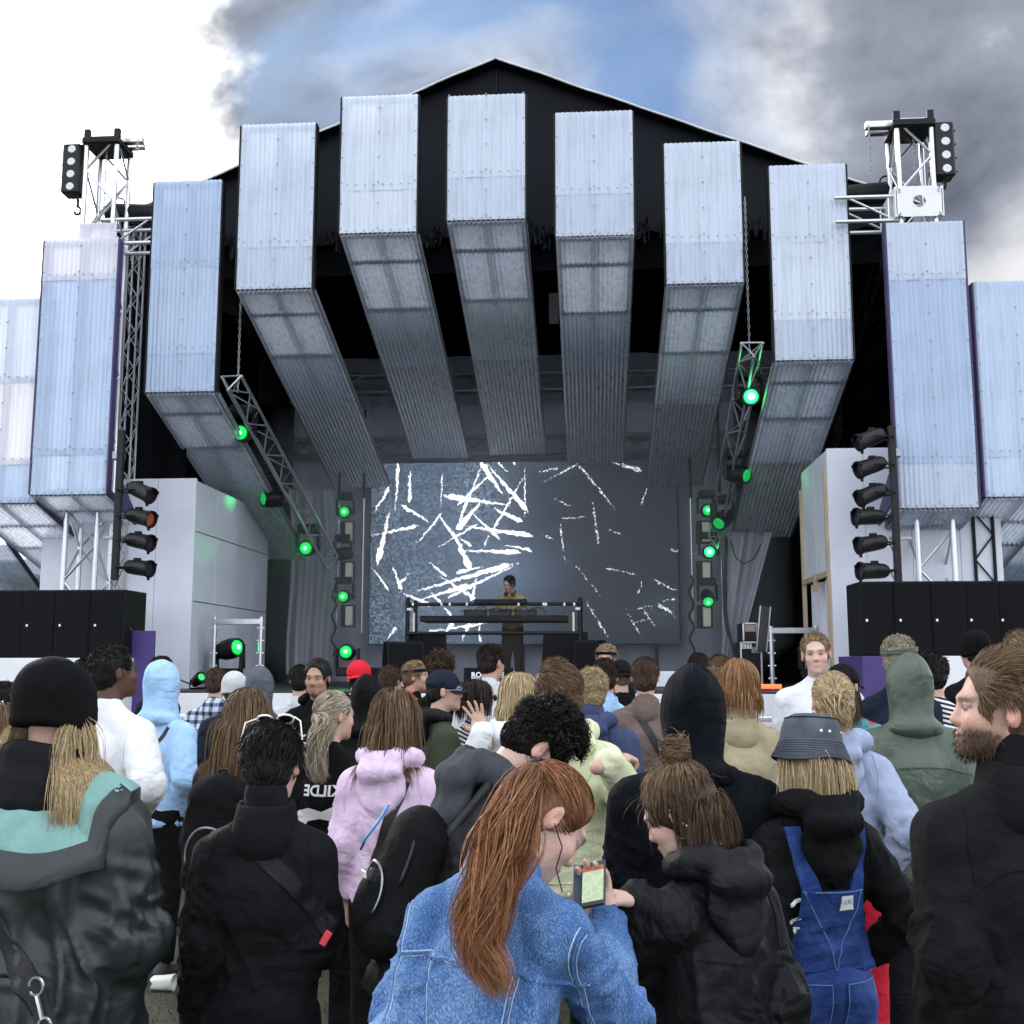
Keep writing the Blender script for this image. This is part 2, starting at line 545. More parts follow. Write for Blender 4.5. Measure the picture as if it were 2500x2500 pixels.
# ---------------------------------------------------------------- trusses
def truss(name, label, p0, p1, size, bay, nch=4, r=.025, group=None, mat='alu', up=(0, 0, 1), zig=True, h=None):
    p0 = np.array(p0, float); p1 = np.array(p1, float)
    T = thing(name, label, 'truss', p0, group)
    a, b, d = basis(p1 - p0, up)
    L = np.linalg.norm(p1 - p0)
    h = h or size
    if nch == 4:
        offs = [a * sx * size / 2 + b * sy * h / 2 for sx, sy in ((-1, -1), (1, -1), (1, 1), (-1, 1))]
        sides = [(0, 1), (1, 2), (2, 3), (3, 0)]
    elif nch == 3:
        offs = [-a * size / 2 + b * size * .3, a * size / 2 + b * size * .3, -b * size * .57]
        sides = [(0, 1), (1, 2), (2, 0)]
    else:
        offs = [-b * h / 2, b * h / 2]
        sides = [(0, 1)]
    for o in offs:
        rod(T, 'chord', p0 + o, p1 + o, r, MT[mat], 10)
    nb = max(1, round(L / bay))
    for si, (i, j) in enumerate(sides):
        for q in range(nb):
            u0, u1 = q / nb * L, (q + 1) / nb * L
            A, B = (i, j) if (q + si) % 2 == 0 else (j, i)
            rod(T, 'brace', p0 + offs[A] + d * u0, p0 + offs[B] + d * u1, r * .5, MT[mat], 6)
        for u in (0, L):
            rod(T, 'end_bar', p0 + offs[i] + d * u, p0 + offs[j] + d * u, r * .6, MT[mat], 6)
    return T


# back trusses under the ceiling
for py, Y, lab in ((945, 18.9, 'upper horizontal truss across the back of the stage above the screen'), (1095, 19.2, 'lower horizontal truss just above the top of the screen')):
    A = at(720, py, Y); B = at(1890, py, Y)
    truss('lighting_truss', lab, (A[0], Y, A[2]), (B[0], Y, A[2]), .3, .42, 4, .024, mat='steel' if py > 1000 else 'alu')
A = at(440, 600, 14.6)
truss('roof_truss', 'dark horizontal truss under the gable of the roof', (XL + .2, 15.0, A[2] + .15), (XR - .2, 15.0, A[2] + .15), .4, .6, 4, .026, mat='black')
for s, lab in ((-1, 'dark slanted rafter truss seen beside the left end of the roof'), (1, 'dark slanted rafter truss seen beside the right end of the roof')):
    xe = CX + s * 5.3
    truss('roof_truss', lab, (xe, 14.3, 7.2), (xe - s * .1, 18.6, 5.1), .38, .5, 4, .022, mat='black')
A = at(1340, 716, 17.5); B = at(1364, 790, 17.5)
tag(MB().box(((A[0] + B[0]) / 2, 17.5, (A[2] + B[2]) / 2), (B[0] - A[0], .02, A[2] - B[2]), bev=.004).build('hanging_board', MT['white']), 'small white board hanging in the dark between two soffit strips', 'board')


# ---------------------------------------------------------------- ribbed strips
NR = 16


def sheet_mesh(w_, L, u, v, o, amp=.0085):
    """corrugated sheet: width along u, length along v, ridge height along n = u x v"""
    n_ = np.cross(u, v)
    m = NR * 6 + 1
    xs = np.linspace(0, w_, m)
    pr = amp * np.cos(np.linspace(0, NR * 2 * math.pi, m))
    ls = np.linspace(0, L, 4)
    wob = rng.normal(0, .0022, (m // 6 + 2, 4))
    P = np.zeros((m, 4, 3))
    for j, l in enumerate(ls):
        wj = np.interp(np.arange(m), np.arange(len(wob)) * 6, wob[:, j])
        P[:, j] = o + np.outer(xs, u) + v * (l + (rng.normal(0, .004) if j in (0, 3) else 0)) + np.outer(pr + wj, n_)
    return P


def ribbon(key, x0, x1, ztop, zbot, Y, seams, soff, label, tint=(0,), group='ribbed strips of the stage front'):
    """front strip of corrugated sheets plus the soffit strip that runs back from its foot"""
    T = thing('ribbed_strip', label, 'cladding strip', ((x0 + x1) / 2, Y, zbot), group)
    w_ = x1 - x0
    U = np.array([1.0, 0, 0])
    zs = [ztop] + seams + [zbot]
    bolts = MB()
    for i in range(len(zs) - 1):
        lap = .05 if i < len(zs) - 2 else 0
        P = sheet_mesh(w_, zs[i] - zs[i + 1] + lap, U, np.array([0, 0, -1.0]), np.array([x0, Y - (.004 * (len(zs) - 2 - i)) - .0, zs[i]]))
        MB().grid(P).build('front_sheet', SHEETS[tint[i % len(tint)]], T, True)
        for z in np.arange(zs[i + 1] + .06, zs[i], .33):
            for x in (x0 + .02, (x0 + x1) / 2, x1 - .02):
                bolts.lathe((x, Y - .012, z), (0, -1, 0), [(0, .011), (.008, .010), (.011, .003)], 6)
        for x in np.linspace(x0 + .09, x1 - .09, 8):
            bolts.lathe((x, Y - .012, zs[i + 1] + .025), (0, -1, 0), [(0, .010), (.008, .009), (.011, .003)], 6)
    # battens behind the sheets
    for x, ww in ((x0 + .03, .05), ((x0 + x1) / 2, .07), (x1 - .03, .05)):
        MB().box((x, Y + .055, (ztop + zbot) / 2), (ww, .06, ztop - zbot - .04)).build('stud', MT['greywood'], T)
    for z in zs:
        MB().box(((x0 + x1) / 2, Y + .055, min(max(z, zbot + .05), ztop - .05)), (w_ - .12, .058, .06)).build('rail', MT['greywood'], T)
    for x in (x0 - .012, x1 + .012):
        MB().box((x, Y + .06, (ztop + zbot) / 2), (.02, .12, ztop - zbot - .01)).build('side_board', MT['purpleframe'] if key[0] in 'LR' else MT['black'], T)
    if soff:
        Ye, ze, cuts = soff
        A = np.array([x0, Y, zbot - .02]); B = np.array([x0, Ye, ze])
        d = B - A
        L = np.linalg.norm(d)
        d /= L
        cs = [0] + [c_ * L for c_ in cuts] + [L]
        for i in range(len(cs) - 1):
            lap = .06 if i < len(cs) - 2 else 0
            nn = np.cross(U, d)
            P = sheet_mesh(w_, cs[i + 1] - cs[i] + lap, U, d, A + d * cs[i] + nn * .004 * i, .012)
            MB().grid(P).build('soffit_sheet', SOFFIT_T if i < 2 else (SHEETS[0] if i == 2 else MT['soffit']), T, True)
            rod(T, 'soffit_rail', A + d * (cs[i] + .05) + nn * .05, A + U * w_ + d * (cs[i] + .05) + nn * .05, .03, MT['greywood'])
        for x in (.03, w_ / 2, w_ - .03):
            rod(T, 'soffit_joist', A + U * x + nn * .065, A + U * x + d * L + nn * .065, .032, MT['greywood'])
        for x in (-.008, w_ + .008):
            MB().prism([A + U * x + nn * .02, B + U * x + nn * .02, B + U * x + nn * .11, A + U * x + nn * .11], U * .006).build('soffit_edge', MT['purpleframe'] if key[0] in 'LR' else MT['greywood'], T)
    tag(bolts.build('bolts', MT['bolt'], T), kind='stuff')
    return T


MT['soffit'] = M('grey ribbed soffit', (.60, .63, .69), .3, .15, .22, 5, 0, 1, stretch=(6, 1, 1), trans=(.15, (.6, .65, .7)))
RB = {'P1': (366, 532, 442, 957, [644, 853]), 'P2': (583, 765, 303, 705, [594]), 'P3': (832, 1018, 233, 567, [455]), 'P4': (1092, 1282, 230, 536, [424]),
      'P5': (1356, 1546, 273, 574, [465]), 'P6': (1624, 1811, 347, 691, [582]), 'P7': (1885, 2074, 402, 879, [583, 770])}
EN = {'P1': (17.6, 3.33), 'P2': (18.4, 4.64), 'P3': (18.8, 5.2), 'P4': (18.8, 5.25), 'P5': (18.6, 5.05), 'P6': (18.6, 4.62), 'P7': (17.5, 3.62)}
ordn = ['first', 'second', 'third', 'fourth', 'fifth', 'sixth', 'seventh']
desc = ['longest on the left', 'left of the peak', 'just left of the peak', 'just right of the peak', 'running straight back', 'beside the bright green lamp', 'longest on the right'] or ['longest left strip with soffit beside the left lamp boom', 'left strip between the longest left strip and the gable peak', 'tall strip just left of the gable peak', 'strip hanging right of the gable peak with the shortest front', 'strip whose soffit runs almost straight back', 'strip on the right slope of the gable beside the bright green lamp', 'longest right strip with soffit beside the right lamp boom']
for i, (kx, v) in enumerate(RB.items()):
    a_, b_, t_, bo, sm = v
    m_ = (t_ + bo) / 2
    X0, X1 = at(a_, m_, 13)[0], at(b_, m_, 13)[0]
    xc = (a_ + b_) / 2
    zz = lambda py: at(xc, py, 13)[2]
    ribbon(kx, X0, X1, zz(t_), zz(bo), 13.0, [zz(s_) for s_ in sm], (*EN[kx], [.085, .26, .50, .76]), f'{ordn[i]} of seven pale ribbed strips above the stage, {desc[i]}', [(1, 1, 1), (0, 0), (0, 0), (0, 0), (0, 0), (0, 0), (0, 0)][i])
YW = 12.7
for kx, a_, b_, t_, bo, sm, soff, lab, tint in (
        ('L2', 103, 283, 593, 1210, [683, 1105], (13.5, .23, [.5]), 'ribbed strip in front of the left truss tower, bluish and rosy sheets', (2, 1, 1)),
        ('L3', -85, 101, 728, 1228, [925, 1125], (17.0, 1.3, [.14, .3, .5, .75]), 'ribbed strip cut by the left edge of the picture', (0, 2, 1)),
        ('R8', 2173, 2362, 550, 1243, [682, 1125], (13.5, .25, [.5]), 'ribbed strip in front of the right truss tower', (0, 1, 0)),
        ('R9', 2392, 2590, 686, 1212, [1105], (17.0, 1.3, [.14, .3, .5, .75]), 'ribbed strip cut by the right edge of the picture', (1, 1))):
    m_ = (t_ + bo) / 2
    X0, X1 = at(a_, m_, YW)[0], at(b_, m_, YW)[0]
    xc = (a_ + b_) / 2
    zz = lambda py: at(xc, py, YW)[2]
    zb_ = zz(bo)
    ribbon(kx, X0, X1, zz(t_), zb_, YW - (.12 if kx in ('L2', 'R8') else 0), [zz(s_) for s_ in sm], (soff[0], zb_ - soff[1], soff[2]), lab, tint, 'ribbed strips of the side wings')
for s, px in ((-1, 292), (1, 2165)):
    A = at(px, 1160, 12.62); B = at(px, 1245, 12.62)
    x = A[0]
    tag(MB().prism([(x, 12.55, A[2]), (x, 13.1, B[2]), (x, 13.1, B[2] - .12), (x, 12.55, B[2] + .05)], (.03, 0, 0)).build('bracket', MT['purpleframe']), f'purple wooden bracket under the ribbed strip beside the {"left" if s < 0 else "right"} lamp pole', 'bracket')
def V3_(*a):
    return np.array(a, float)


def lettering(txt, size, mat, parent, loc, rot, extrude=.001, offset=0.0, align='LEFT', mirror=False):
    """flat lettering as a real mesh"""
    cu = bpy.data.curves.new('lettering', 'FONT')
    cu.body = txt
    cu.size = size
    cu.extrude = extrude
    cu.offset = offset
    cu.resolution_u = 3
    cu.align_x = align
    cu.align_y = 'CENTER'
    tmp = bpy.data.objects.new('tmp', cu)
    COL.objects.link(tmp)
    me = bpy.data.meshes.new_from_object(tmp.evaluated_get(bpy.context.evaluated_depsgraph_get()))
    bpy.data.objects.remove(tmp)
    me.materials.clear()
    me.materials.append(mat)
    if mirror:
        me.transform(Matrix.Scale(-1, 4, (1, 0, 0)))
        me.flip_normals()
    o = link('lettering', me, parent)
    o.location = tuple(float(v) for v in loc)
    o.rotation_euler = rot
    return o


# ---------------------------------------------------------------- side wing walls
wl = thing('wing_wall', 'white board wall on the left of the stage behind the lamp pole', 'wall', at(470, 1600, 13.7) * [1, 1, 0])
x0, x1, zt = at(97, 1400, 13.7)[0], at(470, 1400, 13.7)[0], at(470, 1167, 13.7)[2]
for i in range(4):
    a_, b_ = x0 + (x1 - x0) * i / 4, x0 + (x1 - x0) * (i + 1) / 4
    MB().box(((a_ + b_) / 2, 13.74, zt / 2), (b_ - a_ - .004, .05, zt), bev=.003).build('board', MT['wallwhite'], wl)
yr = 13.77
for i in range(4):
    for j, (z0, z1) in enumerate(((FZ, 2.45), (2.45, 3.35), (3.35, zt - .02))):
        a_, b_ = yr + 3.2 * i / 4, yr + 3.2 * (i + 1) / 4
        MB().box((x1 - .03, (a_ + b_) / 2, (z0 + z1) / 2), (.04, b_ - a_ - .012, z1 - z0 - .012), bev=.003).build('return_panel', MT['wallpane'] if 'wallpane' in MT else MT['wallwhite'], wl)

wr = thing('wing_wall', 'white board wall on the right of the stage behind the lamp pole', 'wall', at(2030, 1600, 13.2) * [1, 1, 0])
x0r, x1r, ztr = at(2030, 1400, 13.2)[0], at(2452, 1400, 13.2)[0], at(2040, 1094, 13.2)[2]
xs_ = [x0r, x0r + .42, x0r + .95, x0r + 1.5, x1r]
for i in range(4):
    MB().box(((xs_[i] + xs_[i + 1]) / 2, 13.24, ztr / 2), (xs_[i + 1] - xs_[i] - .004, .05, ztr), bev=.003).build('board', MT['wallwhite'], wr)
for i in range(2):
    MB().box((x0r + .02, 13.45 + .8 * i + .2, (2.75 + ztr) / 2), (.04, .79, ztr - 2.75 - .03), bev=.003).build('return_panel', MT['wallwhite'], wr)
for y in (13.29, 14.85):
    MB().box((x0r - .01, y, (FZ + ztr) / 2 - .1), (.05, .05, ztr - FZ - .3)).build('stud', MT['wood'], wr)
MB().box((x0r - .01, 14.07, 2.72), (.045, 1.5, .06)).build('rail', MT['wood'], wr)
MB().box((x0r - .03, 14.0, 2.66), (.05, .06, .22)).build('block', MT['wood'], wr)
q = np.array([[[x0r + .08 + .03 * math.sin(y * 14), y, z] for z in np.linspace(FZ, 2.68, 8)] for y in np.linspace(13.35, 14.8, 50)])
MB().grid(q).build('cloth_lining', MT['curtain'], wr, True)

# white curtain drawn aside on the right
cur = []
for u in np.linspace(0, 1, 46):
    row = []
    for v in np.linspace(0, 1, 26):
        py = 1300 + v * 330
        lft = np.interp(py, [1300, 1420, 1485, 1560, 1640], [1768, 1768, 1766, 1764, 1757])
        rgt = np.interp(py, [1300, 1400, 1500, 1560, 1640], [1885, 1858, 1832, 1817, 1800])
        px = lft + (rgt - lft) * u
        pinch = math.exp(-((py - 1486) / 60) ** 2)
        Yc = 17.3 + .10 * math.sin(u * 11 + v * 4.2 * (1 - u)) * (1 - .4 * pinch) + .05 * math.sin(u * 27 + v * 2)
        row.append(at(px, py, Yc))
    cur.append(row)
tag(MB().grid(np.array(cur)).build('curtain', MT['curtain'], None, True), 'white curtain gathered to one side beside the dark opening', 'curtain')
cur = [[at(705 + u * 115, 1195 + v * 450, 18.4 + .07 * math.sin(u * 15 + v) + .03 * math.sin(u * 31)) + np.array([.05 * math.sin(v * 5), 0, 0]) for v in np.linspace(0, 1, 16)] for u in np.linspace(0, 1, 50)]
tag(MB().grid(np.array(cur)).build('curtain', MT['curtain'], None, True), 'pale curtain hanging left of the lamp ladder by the screen', 'curtain')
# black openings beside the back cloth
for a_, b_, lab in ((560, 708, 'black drape in the opening between the left wing wall and the pale curtain'), (1800, 2045, 'black drape closing the dark opening on the right')):
    X0, X1 = at(a_, 1400, 18.7)[0], at(b_, 1400, 18.7)[0]
    q = np.array([[[x, 18.7 + .08 * math.sin(x * 12), z] for z in np.linspace(FZ, 6.2, 5)] for x in np.linspace(X0, X1, 60)])
    tag(MB().grid(q).build('drape', MT['drape'], None, True), lab, 'drape')

# ---------------------------------------------------------------- truss towers with hoist heads
for s, px0, px1, ptop, lab, beam, YT in ((-1, 190, 278, 352, 'left', (212, 350), 13.35), (1, 2212, 2292, 312, 'right', (2112, 2278), 13.1)):
    # legs from the ground to the top, narrow enough to stand behind the ribbed strip
    c0 = (at(px0, 1350, YT) + at(px1, 1350, YT)) / 2
    zt_ = at((beam[0] + beam[1]) / 2, ptop, YT)[2]
    xt = (at({-1: 223, 1: 2188}[s], 400, YT)[0] + at({-1: 305, 1: 2258}[s], 400, YT)[0]) / 2
    T = truss('truss_tower', f'upright aluminium truss tower behind the {lab} ribbed strip', (xt, YT, 0), (xt, YT, zt_), .40, .45, 4, .032, 'truss towers', up=(0, 1, 0))
    A, B = at(beam[0], ptop - 8, YT), at(beam[1], ptop - 8, YT)
    MB().box(((A[0] + B[0]) / 2, YT, zt_ + .04), (B[0] - A[0], .10, .09), bev=.01).build('top_beam', MT['alu'], T)
    MB().box(((A[0] + B[0]) / 2, YT + .16, zt_ + .035), (B[0] - A[0] - .1, .10, .08), bev=.01).build('top_beam', MT['alu'], T)
    MB().box((xt, YT - .02, zt_ - .06), (.5, .5, .10), bev=.02).build('head_plate', MT['black'], T)
    for dx in (-.2, .2):
        MB().box((xt + dx, YT - .2, zt_ + .05), (.08, .06, .12), bev=.008).build('end_cap', MT['black'], T)
    # sleeve block
    zc = at(2235, 513, YT)[2] if s > 0 else at(235, 568, YT)[2]
    if s > 0:
        sl_ = thing('sleeve_block', f'white metal sleeve block with a round hole on the {lab} truss tower', 'sleeve block', (xt, YT, zc - .18), 'sleeve blocks')
        hh = .19
        ringp = []
        for i in range(24):
            t_ = i / 24 * 2 * math.pi
            ringp.append((math.cos(t_), math.sin(t_)))
        for yy in (-.27, .27):
            V = []
            Fs = []
            for i, (cx_, cz_) in enumerate(ringp):
                V.append((xt + .075 * cx_, YT + yy, zc + .075 * cz_))
                k_ = max(abs(cx_) / .27, abs(cz_) / hh)
                V.append((xt + cx_ / k_, YT + yy, zc + cz_ / k_))
            for i in range(24):
                j = (i + 1) % 24
                Fs.append((2 * i, 2 * i + 1, 2 * j + 1, 2 * j))
            MB().add(V, Fs).build('face_plate', MT['white'], sl_)
        for xx in (-.27, .27):
            MB().box((xt + xx, YT, zc), (.03, .54, hh * 2), bev=.006).build('side_plate', MT['white'], sl_)
        bl = MB()
        for bx in (-.23, .23):
            for bz in (-.15, .15, .12):
                bl.lathe((xt + bx, YT - .275, zc + bz), (0, -1, 0), [(0, .012), (.012, .010)], 8)
        tag(bl.build('bolts', MT['steel'], sl_), kind='stuff')
    else:
        A = at(192, 545, 13.0)
        sl_ = thing('ribbed_sheet', 'pale translucent ribbed sheet fixed in front of the left truss tower', 'sheet', A)
        B = at(282, 600, 13.0)
        MB().grid(sheet_mesh(B[0] - A[0], A[2] - B[2] + .1, V3_(1, 0, 0), V3_(0, 0, -1), A)).build('sheet', SHEETS[2], sl_, True)
        MB().box(((A[0] + B[0]) / 2, 13.05, A[2] - .03), (B[0] - A[0], .04, .05)).build('rail', MT['greywood'], sl_)
    # hanging chains
    for j, (cx_, z0, z1) in enumerate(((at(2116 if s > 0 else 345, 330, YT)[0], zt_, zt_ - (.62 if s > 0 else .3)), (xt + .02, zt_ - .1, zc + .25), (xt - s * -.34, zt_ - .05, zc + .2))):
        ch = thing('hoist_chain', f'{["thin loose chain hanging from the beam end", "steel chain hanging inside", "chain beside the lamp box"][j]} of the {lab} truss tower', 'chain', (cx_, YT, z1))
        for q_ in range(int((z0 - z1) / .045)):
            zc_ = z0 - q_ * .045
            ox, oy = ((.011, 0), (0, .011))[q_ % 2]
            pts = [(cx_ + ox * math.cos(a_), YT - .1 + oy * math.cos(a_), zc_ - .025 + .028 * math.sin(a_)) for a_ in np.linspace(0, 2 * math.pi, 9)]
            MB().path(pts, .0055, 4).build('chain_link', MT['steel'], ch)
    hk = thing('chain_hook', f'black hoist hook above the sleeve block on the {lab} tower', 'hook', (xt + s * .33, YT - .1, zc + .2))
    hx = xt + s * .33
    MB().path([(hx, YT - .1, zc + .42), (hx, YT - .1, zc + .33), (hx + .045, YT - .1, zc + .28), (hx + .03, YT - .1, zc + .22), (hx - .02, YT - .1, zc + .21), (hx - .045, YT - .1, zc + .25)], .017, 8).build('hook', MT['black'], hk, True)
    # four cell blinder lamp
    ax, bx = (157, 205) if s < 0 else (2276, 2325)
    tz, bz = (360, 478) if s < 0 else (307, 437)
    A = at(ax, tz, YT - .1); B = at(bx, bz, YT - .1)
    bc = (A + B) / 2
    W_, H_ = .24, A[2] - B[2]
    bo = thing('blinder_lamp', f'black four-cell blinder lamp hanging at the top of the {lab} tower', 'lamp', (bc[0], YT - .1, B[2]), 'blinder lamps')
    MB().box(bc, (W_, .22, H_), bev=.02).build('housing', MT['blackmetal'], bo)
    for q_ in range(4):
        z = B[2] + H_ * (q_ + .5) / 4
        MB().lathe((bc[0] + .01, YT - .205, z), (0, -1, 0), [(0, .055), (.012, .052), (.016, .044), (.006, .02)], 16).build('lens', MT['lampglass'], bo, True)
        MB().lathe((bc[0] + s * (W_ / 2), YT - .14, z - .01), (s, 0, 0), [(0, .014), (.03, .014), (.03, .006)], 8).build('clamp_knob', MT['black'], bo)
    ix = bc[0] - s * (W_ / 2 + .03)
    MB().path([(bc[0], YT - .1, A[2] + .02), (ix, YT - .1, A[2] + .02), (ix, YT - .1, B[2] + .05), (ix + s * .04, YT - .1, B[2] - .02), (bc[0], YT - .1, B[2] - .03)], .013, 6).build('hanging_bracket', MT['black'], bo)
    MB().box(((bc[0] + xt) / 2, YT, A[2] + .05), (abs(bc[0] - xt), .05, .05)).build('hanging_arm', MT['black'], bo)
    # stub truss from tower to roof, cylinder motor
    if s < 0:
        X0, X1, za, zb2 = at(288, 548, YT)[0], at(380, 548, YT)[0], at(330, 549, YT)[2], at(330, 606, YT)[2]
    else:
        X0, X1, za, zb2 = at(2060, 500, YT)[0], at(2175, 500, YT)[0], at(2120, 496, YT)[2], at(2120, 554, YT)[2]
    st = thing('stub_truss', f'short aluminium stub truss joining the {lab} tower to the roof', 'truss', (X0, YT, zb2))
    for y in (YT - .18, YT + .18):
        for z in (za, zb2):
            rod(st, 'chord', (X0 - .15, y, z), (X1 + .1, y, z), .026, MT['alu'], 10)
        rod(st, 'brace', (X0, y, za), (X1, y, zb2), .015, MT['alu'], 8) if s > 0 else rod(st, 'brace', (X0 + .05, y, zb2), (X1, y, za), .015, MT['alu'], 8)
        rod(st, 'post', (X1 - .08 if s > 0 else X0 + .06, y, zb2), (X1 - .08 if s > 0 else X0 + .06, y, za), .015, MT['alu'], 8)
    mo = thing('chain_motor', f'black cylindrical chain motor lying beside the {lab} tower', 'motor', (X0, YT + .3, za + .15))
    c_ = at(2125, 468, YT + .3) if s > 0 else at(325, 517, YT + .3)
    MB().lathe(c_ - np.array([s * .38, 0, .05]), (s, 0, .06), [(0, .10), (.03, .13), (.68, .13), (.74, .10)], 18).build('drum', MT['black'], mo, True, 40)
    MB().path([c_ + np.array([s * .2 + .08 * math.cos(a_), 0, .12 + .08 * math.sin(a_)]) for a_ in np.linspace(0, math.pi, 8)], .012, 6).build('carry_handle', MT['black'], mo)

# outer scaffold tower between the right strips
A = at(2378, 1100, 13.2)
truss('truss_tower', 'dark lattice mast seen between the two rightmost ribbed strips', (A[0] + .05, 13.3, 0), (A[0] + .05, 13.3, at(2378, 905, 13.3)[2]), .22, .28, 4, .02, 'truss towers', 'black', up=(0, 1, 0))
A = at(288, 900, 13.4)
truss('truss_tower', 'thin lattice mast behind the edge of the left ribbed strip', (A[0] + .02, 13.75, 1.3), (A[0] + .02, 13.75, at(288, 560, 13.75)[2]), .16, .25, 4, .014, 'truss towers', 'steel', up=(0, 1, 0))

# far awnings behind the side wings
for s, lab in ((-1, 'left'), (1, 'right')):
    for j in range(3):
        px = (-60, 25, 85)[j] if s < 0 else (2560, 2480, 2440)[j]
        A = at(px, 1330 + j * 35, 16.0 + j * .4)
        U = np.array([1.0, 0, 0])
        d = np.array([-s * .0, .86, -.5])
        aw = thing('awning_sheet', f'{["outer", "middle", "inner"][j]} low ribbed awning sheet behind the {lab} wing', 'awning', A)
        P = sheet_mesh(1.0, 1.6, U, d, A - U * .5, .015)
        MB().grid(P).build('sheet', SHEETS[0], aw, True)
        for xx in (-.5, .5):
            rod(aw, 'frame', A + U * xx + np.array([0, 0, .05]), A + U * xx + d * 1.6 + np.array([0, 0, .05]), .04, MT['purpleframe'])

# ---------------------------------------------------------------- sub speakers on their platforms
for s, lab, edges, top, bot, Y, pl in ((-1, 'left', [-128, -40, 47, 128, 216, 300], 1440, 1606, 11.9, (-420, 300)), (1, 'right', [2103, 2185, 2278, 2368, 2450, 2535], 1418, 1601, 11.4, (2106, 2800))):
    zt_, zb_ = at(edges[2], top, Y)[2], at(edges[2], bot, Y)[2]
    P0, P1 = at(pl[0], 1650, Y)[0], at(pl[1], 1650, Y)[0]
    pf = thing('speaker_platform', f'white boarded platform under the {lab} speaker row', 'platform', ((P0 + P1) / 2, Y, 0), 'speaker platforms')
    nb = 4
    for i in range(nb):
        a_, b_ = P0 + (P1 - P0) * i / nb, P0 + (P1 - P0) * (i + 1) / nb
        MB().box(((a_ + b_) / 2, Y + .55, zb_ / 2), (b_ - a_ - .01, 1.1, zb_ - .004), bev=.004).build('board', MT['purple'] if (s > 0 and i == 0) else MT['fascia'], pf)
    for i in range(5):
        xa, xb = at(edges[i], 1520, Y)[0], at(edges[i + 1], 1520, Y)[0]
        wS = xb - xa - .008
        ang = R({-1: [9, 6, 3, 1, 0], 1: [0, -1, -3, -6, -10]}[s][i])
        rot = np.array([[math.cos(ang), -math.sin(ang), 0], [math.sin(ang), math.cos(ang), 0], [0, 0, 1]])
        c_ = np.array([(xa + xb) / 2, Y + .33, (zt_ + zb_) / 2])
        nth = ['first', 'second', 'third', 'fourth', 'fifth'][i]
        sp = thing('subwoofer', f'tall black subwoofer, {nth} from the outer end of the left row' if s < 0 else f'tall black subwoofer, {nth} from the stage in the right row', 'speaker', (c_[0], Y, zb_), 'speaker rows')
        MB().box(c_, (wS, .6, zt_ - zb_), rot, .008).build('cabinet', MT['subs'], sp)
        MB().box(c_ + rot @ np.array([0, -.306, 0]), (wS - .03, .012, zt_ - zb_ - .035), rot, .004).build('grille', MT['grille'], sp)
        MB().box(c_ + rot @ np.array([-wS * .33, -.316, -.02]), (.022, .006, .026), rot, .002).build('badge', MT['badge'], sp)
A, B = at(297, 1540, 12.2), at(373, 1690, 12.2)
tag(MB().box(((A[0] + B[0]) / 2 - .1, 12.2, A[2] / 2), (B[0] - A[0] + .2, .04, A[2]), bev=.005).build('purple_board', MT['purple']), 'upright purple board beside the left speaker row', 'board')
tag(MB().path([at(295, 1536, 12.1), at(305, 1531, 12.1), at(315, 1532, 12.1), at(322, 1540, 12.1)], .012, 6).build('cable', MT['rubber']), 'black cable looping onto the purple board', 'cable')


# ---------------------------------------------------------------- lamps
def par_can(c, d, label, filt, pole_x, group):
    c = np.array(c, float)
    a, b, d = basis(d)
    T = thing('par_lamp', label, 'lamp', c, group)
    MB().lathe(c - d * .18, d, [(0, .025), (.013, .058), (.05, .080), (.12, .086), (.30, .092), (.32, .103), (.35, .103), (.35, .092), (.29, .082), (.28, .02)], 20).build('can', MT['blackmetal'], T, True, 35)
    MB().lathe(c + d * .125, d, [(0, .080), (.008, .080)], 18).build('lens', MT['orange'] if filt else MT['darkglass'], T)
    for q_ in range(3):
        t_ = q_ * 2.1 + .5
        e = a * math.cos(t_) + b * math.sin(t_)
        MB().box(c + d * .155 + e * .112, (.03, .03, .04), bev=.005).build('clip', MT['black'], T)
    MB().box(c + np.array([0, 0, .095]) - d * .02, (.08, .05, .035), bev=.006).build('knob', MT['black'], T)
    s = math.copysign(1, pole_x - c[0])
    yk = [c + np.array([0, -.13, 0]), c + np.array([s * .22, -.13, 0]), c + np.array([s * .25, 0, 0]), c + np.array([s * .22, .13, 0]), c + np.array([0, .13, 0])]
    MB().path(yk, .010, 5).build('yoke', MT['black'], T)
    rod(T, 'clamp_bar', c + np.array([s * .24, 0, 0]), (pole_x, c[1], c[2]), .014, MT['black'])
    pts = [c - d * .2, c - d * .24 + np.array([0, 0, -.08]), np.array([pole_x - s * .05, c[1], c[2] - .22]), np.array([pole_x, c[1] - .03, c[2] - .16])]
    MB().path(pts, .006, 5).build('cable', MT['rubber'], T)


